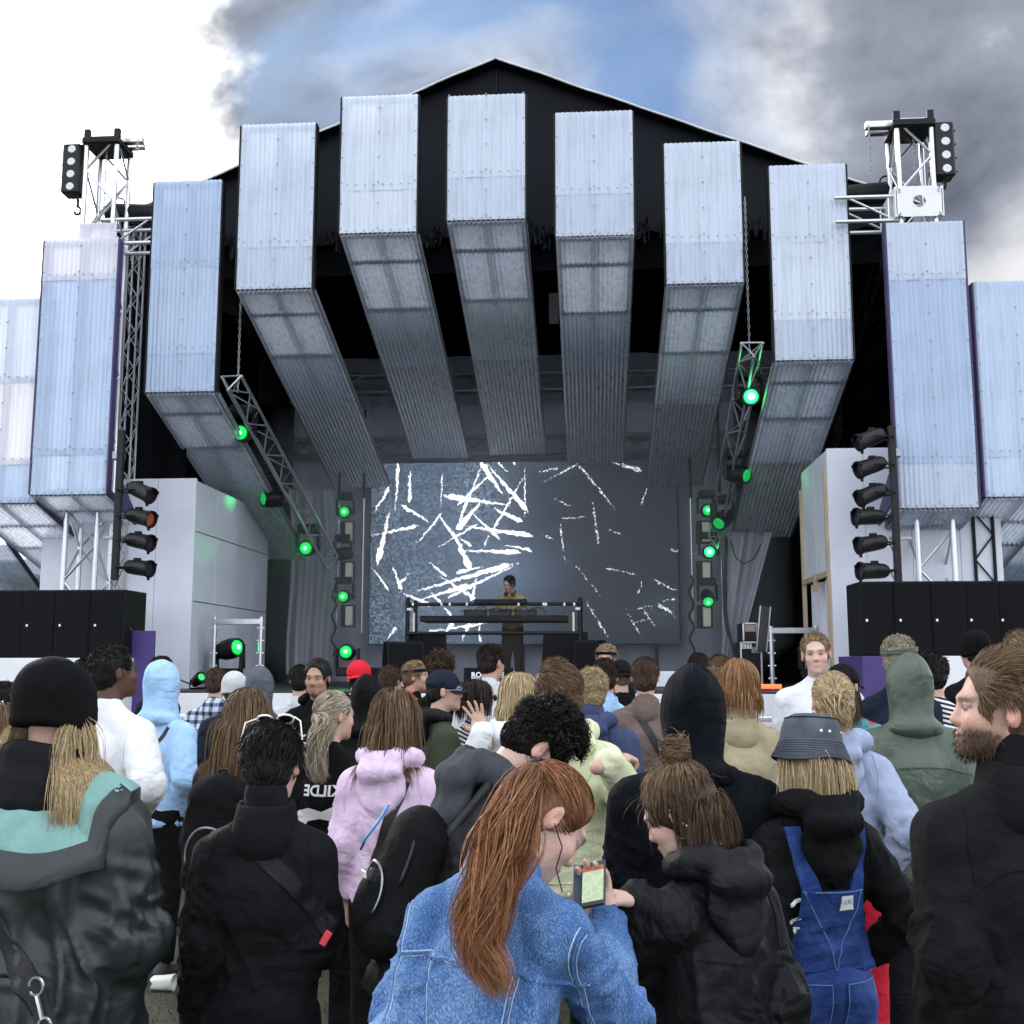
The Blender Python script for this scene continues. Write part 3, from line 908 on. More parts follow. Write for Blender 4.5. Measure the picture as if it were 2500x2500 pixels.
for s, lab, px, py0, py1, lamps in ((-1, 'left', 289, 1050, 1416, [(343, 1199, -.45, 0), (342, 1262, -.25, 1), (340, 1321, -.2, 0), (338, 1386, -.12, 0)]),
                                    (1, 'right', 2184, 1040, 1424, [(2125, 1070, -.4, 0), (2126, 1138, -.35, 0), (2128, 1205, -.42, 0), (2122, 1262, -.02, 0), (2128, 1327, -.18, 0), (2132, 1394, -.02, 0)])):
    Y = 12.35
    pA, pB = at(px, py0, Y), at(px, py1, Y)
    po = thing('lamp_pole', f'black upright lamp pole hanging beside the {lab} truss tower', 'pole', pB, 'lamp poles')
    MB().box(((pA[0] + pB[0]) / 2, Y, (pA[2] + pB[2]) / 2), (.075, .075, pA[2] - pB[2]), bev=.008).build('tube', MT['blackmetal'], po)
    MB().box((pA[0], Y + .05, pA[2] - .3), (.12, .12, .10), bev=.01).build('clamp', MT['steel'], po)
    MB().box((pB[0] - s * -.1, Y + .05, pB[2] + .5), (.24, .04, .04), bev=.006).build('clamp', MT['steel'], po)
    for i, (lx, ly, dz, fl) in enumerate(lamps):
        c_ = at(lx, ly, Y)
        par_can(c_, (-s, -.25, dz), f'black par lamp, {["top", "second", "third", "fourth", "fifth", "bottom"][i] if s > 0 else ["top", "second", "third", "bottom"][i]} on the {lab} lamp pole', fl, pA[0], 'par lamps on the poles')


def moving_head(c, aim, label, hang=True, lens='greenlamp', light=0.0, sc=1.0, group='green moving head lamps'):
    """lamp with base, fork and barrel; c is the centre of the barrel"""
    c = np.array(c, float)
    u = 1 if hang else -1
    T = thing('moving_head_lamp', label, 'lamp', c + np.array([0, 0, u * .36 * sc]), group)
    MB().box(c + np.array([0, 0, u * .30 * sc]), (.30 * sc, .26 * sc, .13 * sc), bev=.02 * sc).build('base', MT['blackmetal'], T)
    for sx in (-1, 1):
        MB().prism([c + np.array([sx * .15 * sc, y * sc, z * u * sc]) for y, z in ((-.05, -.06), (.05, -.06), (.085, .24), (-.085, .24))], (sx * .035 * sc, 0, 0)).build('fork_arm', MT['blackmetal'], T)
    a, b, d = basis(aim)
    hd = MB().lathe(c - d * .2 * sc, d, [(0, .05 * sc), (.02 * sc, .10 * sc), (.12 * sc, .125 * sc), (.26 * sc, .13 * sc), (.34 * sc, .115 * sc), (.37 * sc, .115 * sc), (.37 * sc, .095 * sc), (.35 * sc, .09 * sc)], 20).build('barrel', MT['blackmetal'], T, True, 40)
    MB().lathe(c + d * .155 * sc, d, [(0, .092 * sc), (.02 * sc, .075 * sc), (.035 * sc, .04 * sc), (.04 * sc, .003)], 18).build('lens', MT[lens], hd, True)
    if lens != 'greendim':
        MB().lathe(c + d * .19 * sc, d, [(0, (.05 if lens == 'greenhot' else .032) * sc), (.012 * sc, .02 * sc)], 12).build('lens_core', MT['greencore'], hd, True)
    if light:
        light *= .35
        l = bpy.data.lights.new('beam_light', 'SPOT' if lens != 'greenhot' else 'POINT')
        l.energy = light if lens != 'greenhot' else light * .07
        l.color = (.03, 1.0, .2)
        if lens != 'greenhot':
            l.spot_size = R(48)
            l.spot_blend = .8
        l.shadow_soft_size = .08
        o = bpy.data.objects.new('beam_light', l)
        COL.objects.link(o)
        o.parent = T
        o.location = tuple(c + d * .24 * sc - ORG[T.name])
        o.rotation_euler = Vector(tuple(-d)).to_track_quat('Z', 'Y').to_euler()
    return T


# booms beside the outer soffits
A, B = at(562, 930, 13.3), at(803, 1372, 17.3)
truss('lamp_boom', 'slanting triangular truss boom on the left carrying green lamps', A, B, .26, .34, 3, .02, 'lamp booms')
A2, B2 = at(1838, 848, 13.6), at(1752, 1320, 17.3)
truss('lamp_boom', 'slanting triangular truss boom on the right carrying green lamps', A2, B2, .26, .34, 3, .02, 'lamp booms')
for nm, P_, z in (('left', A, 2.2), ('right', A2, 2.4)):
    q_ = P_ + np.array([0, .3, -.1])
    ch = thing('hoist_chain', f'long chain holding up the {nm} lamp boom', 'chain', q_)
    for i in range(42):
        zc_ = q_[2] + .05 + i * .052
        ox, oy = ((.012, 0), (0, .012))[i % 2]
        MB().path([(q_[0] + ox * math.cos(a_), q_[1] + oy * math.cos(a_), zc_ + .032 * math.sin(a_)) for a_ in np.linspace(0, 2 * math.pi, 8)], .006, 4).build('chain_link', MT['steel'], ch)
moving_head(at(592, 1058, 14.2), (.12, -1, -.15), 'green lamp topmost on the left slanting boom', True, 'greenlamp', 25)
moving_head(at(668, 1218, 15.6), (-.75, -.7, -.1), 'green lamp halfway down the left slanting boom', True, 'greendim', 14)
moving_head(at(752, 1338, 16.8), (.02, -1, -.12), 'green lamp at the lower end of the left slanting boom', True, 'greenlamp', 20)
moving_head(at(1830, 968, 14.2), (-.02, -1, -.25), 'blazing green lamp topmost on the right slanting boom', True, 'greenhot', 120)
moving_head(at(1800, 1158, 15.6), (.75, -.7, -.25), 'green lamp halfway down the right slanting boom', True, 'greendim', 14)
moving_head(at(1765, 1268, 16.6), (-.55, -.8, -.55), 'dark lamp at the lower end of the right slanting boom', True, 'greendim', 0)


def ladder(px0, px1, Y, lamps, strobes, lab):
    zt_, zb_ = at(px0, 1232, Y)[2], at(px0, 1545, Y)[2]
    X0, X1 = at(px0, 1400, Y)[0], at(px1, 1400, Y)[0]
    T = thing('lamp_ladder', f'upright lamp ladder of thin tubes {lab} of the screen', 'lamp ladder', (X0, Y, zb_), 'lamp ladders')
    for x in (X0, X1):
        rod(T, 'upright', (x, Y, zb_), (x, Y, zt_ + .1), .02, MT['alu'], 10)
        rod(T, 'hanger', (x, Y, zt_ + .1), (x, Y, zt_ + 1.6), .022, MT['black'], 8)
    for i, py in enumerate((1250, 1352, 1455)):
        z = at(px0, py, Y)[2]
        rod(T, 'rung', (X0, Y, z), (X1, Y, z), .016, MT['alu'], 8)
        for x, sx in ((X0, 1), (X1, -1)):
            rod(T, 'knee_brace', (x, Y, z - .1), (x + sx * .1, Y, z), .010, MT['alu'], 6)
    pts = [(X0 - .03 + .04 * math.sin(i * 1.3), Y - .05 + .02 * math.cos(i * 2.1), zb_ + .9 - i * .075) for i in range(18)]
    MB().path(pts, .02, 6).build('cable', MT['rubber'], T)
    for i, (lx, ly, aim, ln, li) in enumerate(lamps):
        moving_head(at(lx, ly, Y - .15), aim, f'{["upper", "middle", "lower"][i]} green lamp on the ladder {lab} of the screen', True, ln, li, .86)
    for i, (sx_, sy_) in enumerate(strobes):
        c_ = at(sx_, sy_, Y - .12)
        st = thing('strobe_lamp', f'{["upper", "middle", "lower"][i]} upright cream strobe lamp on the ladder {lab} of the screen', 'lamp', c_, 'strobe lamps')
        MB().box(c_, (.22, .16, .36), bev=.012).build('housing', MT['blackmetal'], st)
        MB().box(c_ + np.array([.035, -.085, 0]), (.125, .02, .31), bev=.005).build('lens', MT['cream'], st)
        for ex_ in (-.045, .115):
            MB().box(c_ + np.array([ex_, -.10, 0]), (.012, .05, .34)).build('flap', MT['black'], st)


F_ = (0, -1, -.08)
ladder(824, 885, 17.9, [(844, 1250, (.05, -1, -.1), 'greenlamp', 10), (838, 1352, (-.85, -.1, -.1), 'greendim', 30), (842, 1456, F_, 'greenlamp', 10)], [(850, 1300), (850, 1398), (850, 1504)], 'left')
ladder(1690, 1762, 17.6, [(1726, 1247, F_, 'greenlamp', 1), (1730, 1348, F_, 'greenhot', 1.5), (1727, 1460, (0, -.9, -.5), 'greenlamp', 1)], [(1717, 1300), (1718, 1398), (1719, 1506)], 'right')
moving_head(at(848, 1592, 15.2), (.06, -1, .02), 'green lamp standing on the stage floor left of the turntable rig', False, 'greenlamp', 8, .9)
moving_head(at(560, 1585, 14.2), (.85, -.6, .15), 'green lamp standing inside the left goalpost frame', False, 'greenlamp', 6, 1.05)
moving_head(at(1985, 1588, 14.6), (-.1, -1, 0), 'green lamp in the dark opening on the right', False, 'greendim', 3, 1.0)
for i in range(4):
    c_ = at(1980 + i * 11, 1645, 14.2)
    tag(MB().lathe(c_, (0, -1, .1), [(0, .02), (.02, .03), (.03, .02)], 12).build('small_lamp', MT['greenlamp']), f'small green lamp, {ordn[i]} of four in a row low in the right opening', 'lamp', 'small green lamps in a row')
for px, py, lab, aim in ((483, 1660, 'small black floor lamp at the stage edge left of the goalpost frame', (.7, -.6, .4)), (560, 1664, 'small black floor lamp at the stage edge inside the goalpost frame', (.3, -.8, .4))):
    c_ = at(px, py, 13.2)
    T = thing('floor_lamp', lab, 'lamp', (c_[0], c_[1], FZ))
    MB().lathe(c_ - basis(aim)[2] * .1, aim, [(0, .03), (.02, .06), (.18, .075), (.2, .07), (.19, .05)], 14).build('can', MT['blackmetal'], T, True, 40)
    MB().lathe(c_ + basis(aim)[2] * .08, aim, [(0, .055), (.012, .04)], 12).build('lens', MT['greenlamp'], T)
    MB().path([c_ + np.array([.09, 0, 0]), (c_[0] + .1, c_[1], FZ + .01), (c_[0] - .1, c_[1], FZ + .01), c_ + np.array([-.09, 0, 0])], .01, 5).build('stand', MT['black'], T)
MB_ = MB().path([at(470, 1672, 13.1), at(440, 1660, 13.1), at(420, 1668, 13.1), at(400, 1655, 13.1), at(385, 1660, 13.1)], .01, 5).build('cable', MT['rubber'])
tag(MB_, 'black cable trailing left from the floor lamp', 'cable')

# ---------------------------------------------------------------- goalpost frames
for lab, xa, xb, pt, pb, Y in (('left', 525, 638, 1512, 1660, 14.0), ('right', 1882, 1992, 1534, 1665, 14.4)):
    A, B = at(xa, pt, Y), at(xb, pt, Y)
    T = thing('goalpost_frame', f'aluminium goalpost frame of ladder tubes on the {lab} of the stage floor', 'frame', (A[0], Y, FZ), 'goalpost frames')
    for x in (A[0], B[0]):
        rod(T, 'post', (x, Y, FZ), (x, Y, A[2] + .03), .03, MT['alu'], 10)
        for z in np.arange(FZ + .12, A[2], .16):
            rod(T, 'peg', (x - .05, Y, z), (x + .05, Y, z), .014, MT['alu'], 6)
    MB().box(((A[0] + B[0]) / 2, Y, A[2] - .03), (B[0] - A[0], .06, .075), bev=.006).build('crossbar', MT['alu'], T)

# road cases in the right opening
for i, (xa, xb, pt, pb, lab) in enumerate(((1806, 1862, 1566, 1640, 'black road case with a white label and metal corners'), (1812, 1850, 1520, 1566, 'smaller black case with a brown label standing on the road case'))):
    A, B = at(xa, pt, 15.6), at(xb, pb, 15.6)
    zb_ = FZ if i == 0 else at(xb, 1566, 15.6)[2] + .003
    T = thing('road_case', lab, 'case', ((A[0] + B[0]) / 2, 15.6, zb_), 'road cases')
    MB().box(((A[0] + B[0]) / 2, 15.9, (A[2] + zb_) / 2), (B[0] - A[0], .6, A[2] - zb_), bev=.012).build('body', MT['black'], T)
    for x in (A[0] + .012, B[0] - .012):
        MB().box((x, 15.594, (A[2] + zb_) / 2), (.022, .012, A[2] - zb_ - .02)).build('edge_strip', MT['alu'], T)
    MB().box(((A[0] + B[0]) / 2, 15.594, A[2] - .012), (B[0] - A[0] - .06, .012, .02)).build('edge_strip', MT['alu'], T)
    if i == 0:
        MB().box(((A[0] + B[0]) / 2 + .06, 15.593, A[2] - .12), (.11, .012, .085), bev=.004).build('latch', MT['steel'], T)
        lb = MB().box((A[0] + .09, 15.592, A[2] - .065), (.14, .006, .07)).build('label_plate', MT['white'], T)
        lettering('ETT', .07, MT['black'], T, np.array([A[0] + .09, 15.586, A[2] - .065]) - ORG[T.name], (R(90), 0, 0), align='CENTER')
    else:
        MB().box(((A[0] + B[0]) / 2, 15.592, A[2] - .08), (.14, .006, .09)).build('label_plate', MT['wood'], T)
MT['case2'] = M('dark flight case lid', (.03, .03, .034), .5)
A = at(1865, 1540, 15.9)
T = thing('case_lid', 'narrow metal-edged case lid leaning upright beside the road cases', 'case lid', (A[0], 15.5, FZ))
rt = np.array([[math.cos(.12), 0, math.sin(.12)], [0, 1, 0], [-math.sin(.12), 0, math.cos(.12)]])
c_ = at(1863, 1535, 15.5)
MB().box(c_, (.13, .06, .62), rt, .008).build('panel', MT['case2'], T)
for sx in (-1, 1):
    MB().box(c_ + rt @ np.array([sx * .068, -.01, 0]), (.014, .07, .62), rt).build('edge_strip', MT['alu'], T)
tag(MB().box(at(1882, 1676, 12.9), (.24, .05, .05), bev=.008).build('marker_light', MT['orangelamp']), 'small glowing orange red marker light at the right stage edge', 'light')

# cables hanging from the right boom
for lab, pts in (('thick black cable hanging beside the right lamp ladder', [(1773, 1310, 17.2), (1770, 1400, 17.2), (1768, 1480, 17.2), (1775, 1540, 17.1), (1800, 1602, 17.0)]),
                 ('thin black cable hanging beside the right lamp ladder', [(1776, 1320, 17.15), (1773, 1420, 17.15), (1774, 1500, 17.1), (1785, 1560, 17.0), (1792, 1605, 17.0)]),
                 ('black cable sagging under the right soffit', [(1784, 1320, 16.8), (1795, 1360, 16.8), (1815, 1377, 16.8), (1840, 1365, 16.8), (1858, 1330, 16.8)])):
    ctrl = np.array([at(*p) for p in pts])
    tt = np.linspace(0, len(ctrl) - 1, 20)
    cv = np.stack([np.interp(tt, np.arange(len(ctrl)), ctrl[:, i]) for i in range(3)], 1)
    tag(MB().path(cv, .022 if 'thick' in lab else .012, 6).build('cable', MT['rubber'], None, True), lab, 'cable')

# ---------------------------------------------------------------- LED screen
YS = 19.0
SA, SB = at(908, 1132, YS), at(1660, 1571, YS)
sw, sh = SB[0] - SA[0], SA[2] - SB[2]
GX, GY, NC, NRW = 384, 224, 12, 7
gx = (np.arange(GX) + .5) / GX
gy = (np.arange(GY) + .5) / GY
PX, PY = np.meshgrid(232 + gx * 1613, 603 + gy * 942, indexing='ij')     # the zoomed picture's own coordinates


def vnoise(x, y, seed):
    r_ = np.random.default_rng(seed).random((64, 64))
    xi, yi = np.floor(x).astype(int), np.floor(y).astype(int)
    fx, fy = x - xi, y - yi
    fx, fy = fx * fx * (3 - 2 * fx), fy * fy * (3 - 2 * fy)
    g = lambda i, j: r_[i % 64, j % 64]
    return (g(xi, yi) * (1 - fx) + g(xi + 1, yi) * fx) * (1 - fy) + (g(xi, yi + 1) * (1 - fx) + g(xi + 1, yi + 1) * fx) * fy


jx = PX + 9 * (vnoise(PX / 16, PY / 16, 3) - .5) + 6 * (rng.random(PX.shape) - .5)
jy = PY + 9 * (vnoise(PX / 16, PY / 16, 4) - .5) + 6 * (rng.random(PX.shape) - .5)
streaks = [(375, 600, 362, 850, 20), (440, 640, 436, 810, 26), (612, 650, 605, 835, 7), (335, 850, 270, 1135, 42), (240, 985, 490, 932, 20), (390, 825, 545, 915, 26), (470, 1038, 610, 872, 14), (590, 872, 690, 1010, 22), (665, 955, 765, 1165, 48),
           (830, 600, 725, 870, 16), (815, 600, 935, 780, 46), (850, 610, 1068, 868, 34), (900, 640, 690, 830, 16), (620, 778, 980, 835, 40), (880, 845, 1040, 918, 34), (745, 800, 700, 940, 20), (830, 800, 690, 960, 46), (1040, 690, 885, 960, 14),
           (770, 870, 920, 1010, 26), (740, 940, 1090, 992, 34), (600, 1045, 800, 930, 14), (730, 1065, 1030, 1078, 34), (940, 1035, 1090, 1070, 14), (690, 980, 770, 1050, 14), (860, 980, 840, 1040, 10), (465, 1280, 990, 1135, 38), (830, 1150, 690, 1180, 30),
           (530, 1115, 640, 1200, 18), (640, 1310, 1020, 1135, 22), (240, 1150, 335, 1270, 14), (350, 1140, 400, 1270, 22), (380, 1250, 440, 1185, 14), (400, 1280, 560, 1350, 20), (600, 1200, 800, 1320, 22), (800, 1190, 770, 1330, 16), (480, 1330, 760, 1240, 26), (560, 1280, 610, 1340, 18),
           (330, 1520, 380, 1460, 18), (490, 1490, 850, 1440, 16), (600, 1530, 680, 1430, 34), (720, 1530, 760, 1440, 18), (815, 1535, 815, 1440, 12), (620, 1350, 700, 1440, 20),
           (1150, 715, 1330, 618, 14), (1330, 620, 1530, 865, 18), (1405, 810, 1435, 1035, 15), (1210, 805, 1300, 845, 10), (1235, 925, 1262, 1150, 13), (1240, 905, 1390, 895, 9), (1500, 610, 1665, 660, 26), (1700, 735, 1650, 850, 9), (1490, 960, 1555, 990, 6), (1800, 1060, 1845, 1080, 12),
           (1140, 985, 1200, 1010, 8), (1310, 1140, 1440, 1300, 7), (1470, 1160, 1630, 1195, 9), (1660, 1230, 1635, 1300, 8), (1720, 1225, 1845, 1285, 18), (1760, 1330, 1845, 1320, 8), (1740, 1350, 1845, 1415, 22), (1630, 1370, 1710, 1355, 10), (1660, 1370, 1715, 1450, 12), (1570, 1370, 1640, 1500, 7),
           (1425, 1430, 1490, 1530, 16), (1370, 1330, 1420, 1420, 6), (1590, 1450, 1680, 1420, 8), (905, 605, 965, 660, 12), (1050, 640, 1052, 890, 7), (985, 600, 1000, 620, 14), (1110, 660, 1230, 640, 22), (250, 860, 330, 730, 18)]
lit = np.zeros(PX.shape)
for (x0_, y0_, x1_, y1_, ww) in streaks:
    dx, dy = x1_ - x0_, y1_ - y0_
    L2 = dx * dx + dy * dy
    t_ = np.clip(((jx - x0_) * dx + (jy - y0_) * dy) / L2, 0, 1)
    dist = np.hypot(jx - x0_ - t_ * dx, jy - y0_ - t_ * dy)
    half = ww * .36 * np.clip((1.05 - t_) if (int(x0_) + int(y1_)) % 2 else (.05 + t_), 0, 1) * np.clip(8 * np.minimum(t_, 1 - t_), .1, 1) + .5
    e = np.clip((half - dist) / 2.6 + .5, 0, 1)
    if x0_ > 1090:
        e *= (rng.random(PX.shape) < .5) * (.35 + .65 * rng.random(PX.shape))
    lit = np.maximum(lit, e)
dens = np.clip(1.15 - (PX - 232) / 760, 0, 1) * (.35 + .65 * vnoise(PX / 90, PY / 90, 9)) + .8 * np.exp(-(((PX - 820) / 160) ** 2 + ((PY - 780) / 200) ** 2))
dens += .35 * np.exp(-(((PX - 1780) / 110) ** 2 + ((PY - 1370) / 90) ** 2)) + .3 * np.exp(-(((PX - 1200) / 160) ** 2 + ((PY - 640) / 40) ** 2))
speck = (rng.random(PX.shape) ** 2.2) * (vnoise(PX / 9, PY / 9, 21) > .42) * np.clip(dens, 0, 1)
glow_ = np.exp(-((PX - 620) / 430) ** 2) * .5 + .5 * np.exp(-(((PX - 980) / 230) ** 2 + ((PY - 1180) / 160) ** 2))
base_ = np.stack([.008 + .085 * glow_, .011 + .13 * glow_, .016 + .21 * glow_], -1)
colr = base_ + speck[..., None] * np.array([.42, .62, .78]) * .55
colr = colr * (1 - lit[..., None]) + lit[..., None] * np.array([1.5, 1.52, 1.6])
lm = bpy.data.materials.new('LED modules')
lm.use_nodes = True
k = NT(lm.node_tree)
at_ = k.n('ShaderNodeAttribute', attribute_name='Led')
p = k.n('ShaderNodeBsdfPrincipled', {'Base Color': (.035, .036, .04, 1), 'Roughness': .5, 'Emission Color': at_.outputs[0], 'Emission Strength': 1.0})
k.t.links.new(p.outputs[0], k.n('ShaderNodeOutputMaterial').inputs[0])
scr = thing('video_screen', 'large LED video screen with white streaks behind the performer', 'screen', (CX, YS, SB[2]))
cw, chh = GX // NC, GY // NRW
for a_ in range(NC):
    for b_ in range(NRW):
        xs_ = SA[0] + sw * (a_ * cw + np.arange(cw + 1)) / GX
        zs_ = SA[2] - sh * (b_ * chh + np.arange(chh + 1)) / GY
        xs_[0] += .0012; xs_[-1] -= .0012
        zs_[0] -= .0018; zs_[-1] += .0018
        dy = rng.normal(0, .002)
        P = np.array([[[x, YS + dy, z] for z in zs_] for x in xs_])
        o = MB().grid(P).build('led_module', lm, scr)
        me = o.data
        at2 = me.attributes.new('Led', 'FLOAT_COLOR', 'FACE')
        c4 = np.ones((cw, chh, 4), np.float32)
        c4[..., :3] = colr[a_ * cw:(a_ + 1) * cw, b_ * chh:(b_ + 1) * chh]
        at2.data.foreach_set('color', c4.reshape(-1))
MB().box(((SA[0] + SB[0]) / 2, YS + .08, (SA[2] + SB[2]) / 2), (sw + .04, .12, sh + .04), bev=.01).build('back_frame', MT['black'], scr)
for i in range(7):
    x = SA[0] + sw * (i + .5) / 7
    rod(scr, 'stand_post', (x, YS + .1, FZ), (x, YS + .1, SB[2]), .03, MT['black'])

# ---------------------------------------------------------------- turntable rig
YD = 15.3
bt_ = thing('dj_booth', 'black tube rig with a table and rails in front of the performer', 'booth', (CX, YD, FZ))
xa, xb = at(995, 1500, YD)[0], at(1416, 1500, YD)[0]
zr = lambda py: at(1205, py, YD)[2]
for x in (xa, xb):
    for y in (YD, YD + .7):
        rod(bt_, 'post', (x, y, FZ), (x, y, zr(1459)), .03, MT['blackmetal'], 10)
    for z in (zr(1475), zr(1547)):
        rod(bt_, 'side_rail', (x, YD, z), (x, YD + .7, z), .025, MT['blackmetal'])
    MB().box((x + (.09 if x < CX else -.09), YD - .01, zr(1522)), (.03, .03, .30), bev=.006).build('tube_light', MT['cream'], bt_)
    MB().box((x + (.03 if x < CX else -.03), YD - .03, zr(1487)), (.07, .02, .035), bev=.004).build('tape', MT['white'], bt_)
for py, r_ in ((1475, .026), (1546, .026)):
    rod(bt_, 'rail', (xa, YD - .02, zr(py)), (xb, YD - .02, zr(py)), r_, MT['blackmetal'], 10)
for px in (1008, 1078, 1098, 1140, 1266, 1327, 1333, 1378, 1402):
    c_ = at(px, 1475, YD - .05)
    MB().box(c_, (.035, .02, .05), bev=.006).build('rail_clamp', MT['alu'], bt_)
MB().box((CX - .08, YD - .03, zr(1469)), (at(1270, 1470, YD)[0] - at(1142, 1470, YD)[0], .06, .065), bev=.01).build('light_bar', MT['black'], bt_)
MB().box(((xa + xb) / 2, YD + .33, zr(1510)), (xb - xa - .35, .62, .085), bev=.01).build('table_top', MT['black'], bt_)
zt_ = zr(1510) + .045
MT['deckdark'] = M('dark plastic deck', (.03, .03, .033), .4, 0, .2, 30)
for i, px in enumerate((1160, 1222, 1283)):
    c_ = at(px, 1500, YD + .2)
    T = thing('turntable' if i != 1 else 'mixer', ['black media player deck on the left of the table', 'black mixer with knobs in the middle of the table', 'black media player deck on the right of the table'][i], 'deck', (c_[0], YD + .2, zt_), 'decks on the table')
    MB().box((c_[0], YD + .25, zt_ + .05), (.3, .36, .095), np.array([[1, 0, 0], [0, .99, -.1], [0, .1, .99]]), .01).build('body', MT['deckdark'], T)
    if i != 1:
        MB().lathe((c_[0], YD + .22, zt_ + .09), (0, -.1, 1), [(0, .1), (.015, .098), (.018, .09)], 20).build('jog_wheel', MT['steel'], T)
    else:
        for q_ in range(12):
            MB().lathe((c_[0] - .09 + .06 * (q_ % 4), YD + .15 + .07 * (q_ // 4), zt_ + .09), (0, 0, 1), [(0, .012), (.03, .009)], 8).build('knob', MT['steel'], T)
for j in range(6):
    x0_ = at(1140 + j * 34 + rng.uniform(-6, 6), 1500, YD)[0]
    pts = []
    for u in np.linspace(0, 1, 10):
        pts.append((x0_ + (u - .5) * rng.uniform(.2, .32), YD + .06 + .02 * math.sin(u * 9 + j), zt_ + .05 + .09 * math.sin(u * math.pi) * (.3 + .7 * ((j * 37) % 10) / 10)))
    tag(MB().path(pts, .006, 5).build('patch_cable', MT['rubber'], None, True), f'thin black cable looping among the decks, {ordn[j]} from the left', 'cable', 'patch cables on the table')


def wedge(c, w_, h_, d_, lab, yaw=0.0, tilt=.35, lettered=False):
    T = thing('monitor_speaker', lab, 'speaker', (0, 0, 0), 'monitor speakers', rot=(0, 0, yaw))
    T.location = tuple(c)
    prof = [(-d_ / 2, 0), (d_ / 2, 0), (d_ / 2, h_ * .6), (d_ / 2 - .08, h_), (-d_ / 2 + tilt * h_ * .6, h_)]
    MB().prism([(-w_ / 2, y, z) for y, z in prof], (w_, 0, 0)).build('cabinet', MT['subs'], T)
    y0, z0, y1, z1 = -d_ / 2, 0, -d_ / 2 + tilt * h_ * .6, h_
    n_ = np.array([0, -(z1 - z0), (y1 - y0)]); n_ = n_ / np.linalg.norm(n_)
    q = [np.array([x * (w_ / 2 - .03), y0 + (y1 - y0) * u, z0 + (z1 - z0) * u]) + n_ * .004 for x, u in ((-1, .06), (1, .06), (1, .94), (-1, .94))]
    MB().prism(q, n_ * .012).build('grille', MT['grille'], T)
    for sx in (-1, 1):
        MB().box((sx * (w_ / 2 + .006), 0, h_ * .55), (.012, .12, .04), bev=.004).build('handle', MT['black'], T)
    if lettered:
        for txt, dz in (('ROSKILDE', .67), ('FESTIVAL', .42)):
            lettering(txt, .085, MT['badge'], T, (-w_ / 2 + .09, y0 + (y1 - y0) * dz - .02, h_ * dz), (R(90) - math.atan2(y1 - y0, z1 - z0), 0, 0), offset=.0025)
        k_ = np.array([[.0, .0], [.05, .10], [.10, .0], [.085, -.01], [.075, .02], [.03, .025]])
        MB().prism([(w_ / 2 - .20 + a_, y0 + (y1 - y0) * .6 - .022, h_ * .55 + b_) for a_, b_ in k_], (0, -.004, 0)).build('emblem', MT['orange'], T)
    return T


for c_, w_, h_, d_, lab, yaw in ((at(985, 1650, 14.9), .50, .60, .5, 'black monitor speaker under the left end of the turntable rig', .35), (at(1040, 1650, 15.6), .55, .75, .6, 'taller black monitor speaker behind the left rig post', .2),
                                 (at(1380, 1650, 15.7), .55, .75, .6, 'taller black monitor speaker behind the right rig post', -.25), (at(1440, 1650, 15.1), .34, .62, .5, 'black monitor speaker right of the turntable rig', -.4)):
    wedge((c_[0], c_[1], FZ + .002), w_, h_, d_, lab, yaw)
c_ = at(1193, 1640, 13.1)
wedge((c_[0], 13.1, FZ + .002), .56, .26, .34, 'low black monitor with white lettering and an orange mark at the stage front', 0, .3, True)
for px, Y, lab in ((905, 13.6, 'low black monitor at the stage front behind the red cap'), (1725, 13.6, 'low black monitor at the stage front right of the lamp ladder')):
    c_ = at(px, 1640, Y)
    wedge((c_[0], Y, FZ + .002), .5, .26, .36, lab, .15)
# low white shelf and barrier rails before the stage
for px0_, px1_, lab in ((1560, 1690, 'low white step on the stage right of centre'), (920, 990, 'low white step on the stage left of the rig')):
    A, B = at(px0_, 1630, 14.6), at(px1_, 1630, 14.6)
    tag(MB().box(((A[0] + B[0]) / 2, 14.6, FZ + .11), (B[0] - A[0], .3, .2), bev=.01).build('white_step', MT['fascia']), lab, 'step')
# crowd barrier
xb_ = np.arange(-5.5, 4.4, 1.1)
for i, x in enumerate(xb_):
    T = thing('crowd_barrier', f'aluminium crowd barrier section, {["first", "second", "third", "fourth", "fifth", "sixth", "seventh", "eighth", "ninth"][i]} from the left before the stage', 'barrier', (x, 10.6, 0), 'crowd barriers')
    for xx in (x + .02, x + 1.08):
        MB().box((xx, 10.6, .58), (.05, .05, 1.16), bev=.006).build('post', MT['alu'], T)
    MB().box((x + .55, 10.58, 1.15), (1.09, .12, .05), bev=.012).build('top_rail', MT['alu'], T)
    MB().box((x + .55, 10.62, .55), (1.0, .02, 1.05)).build('panel', MT['steel'], T)
    MB().box((x + .55, 10.2, .012), (1.06, .8, .02)).build('foot_plate', MT['steel'], T)
# ================================================================ people: implicit-surface bodies and clothes
from mathutils.bvhtree import BVHTree


def rotm(yaw=0, pitch=0, roll=0):
    """head / torso rotation in degrees: yaw turns left, pitch bows forward, roll tips to the right"""
    y, p, r = R(yaw), R(-pitch), R(roll)
    cz, sz, cx, sx, cy_, sy = math.cos(y), math.sin(y), math.cos(p), math.sin(p), math.cos(r), math.sin(r)
    return np.array([[cz, -sz, 0], [sz, cz, 0], [0, 0, 1]]) @ np.array([[1, 0, 0], [0, cx, -sx], [0, sx, cx]]) @ np.array([[cy_, 0, sy], [0, 1, 0], [-sy, 0, cy_]])


def V3(*a):
    return np.array(a, float)


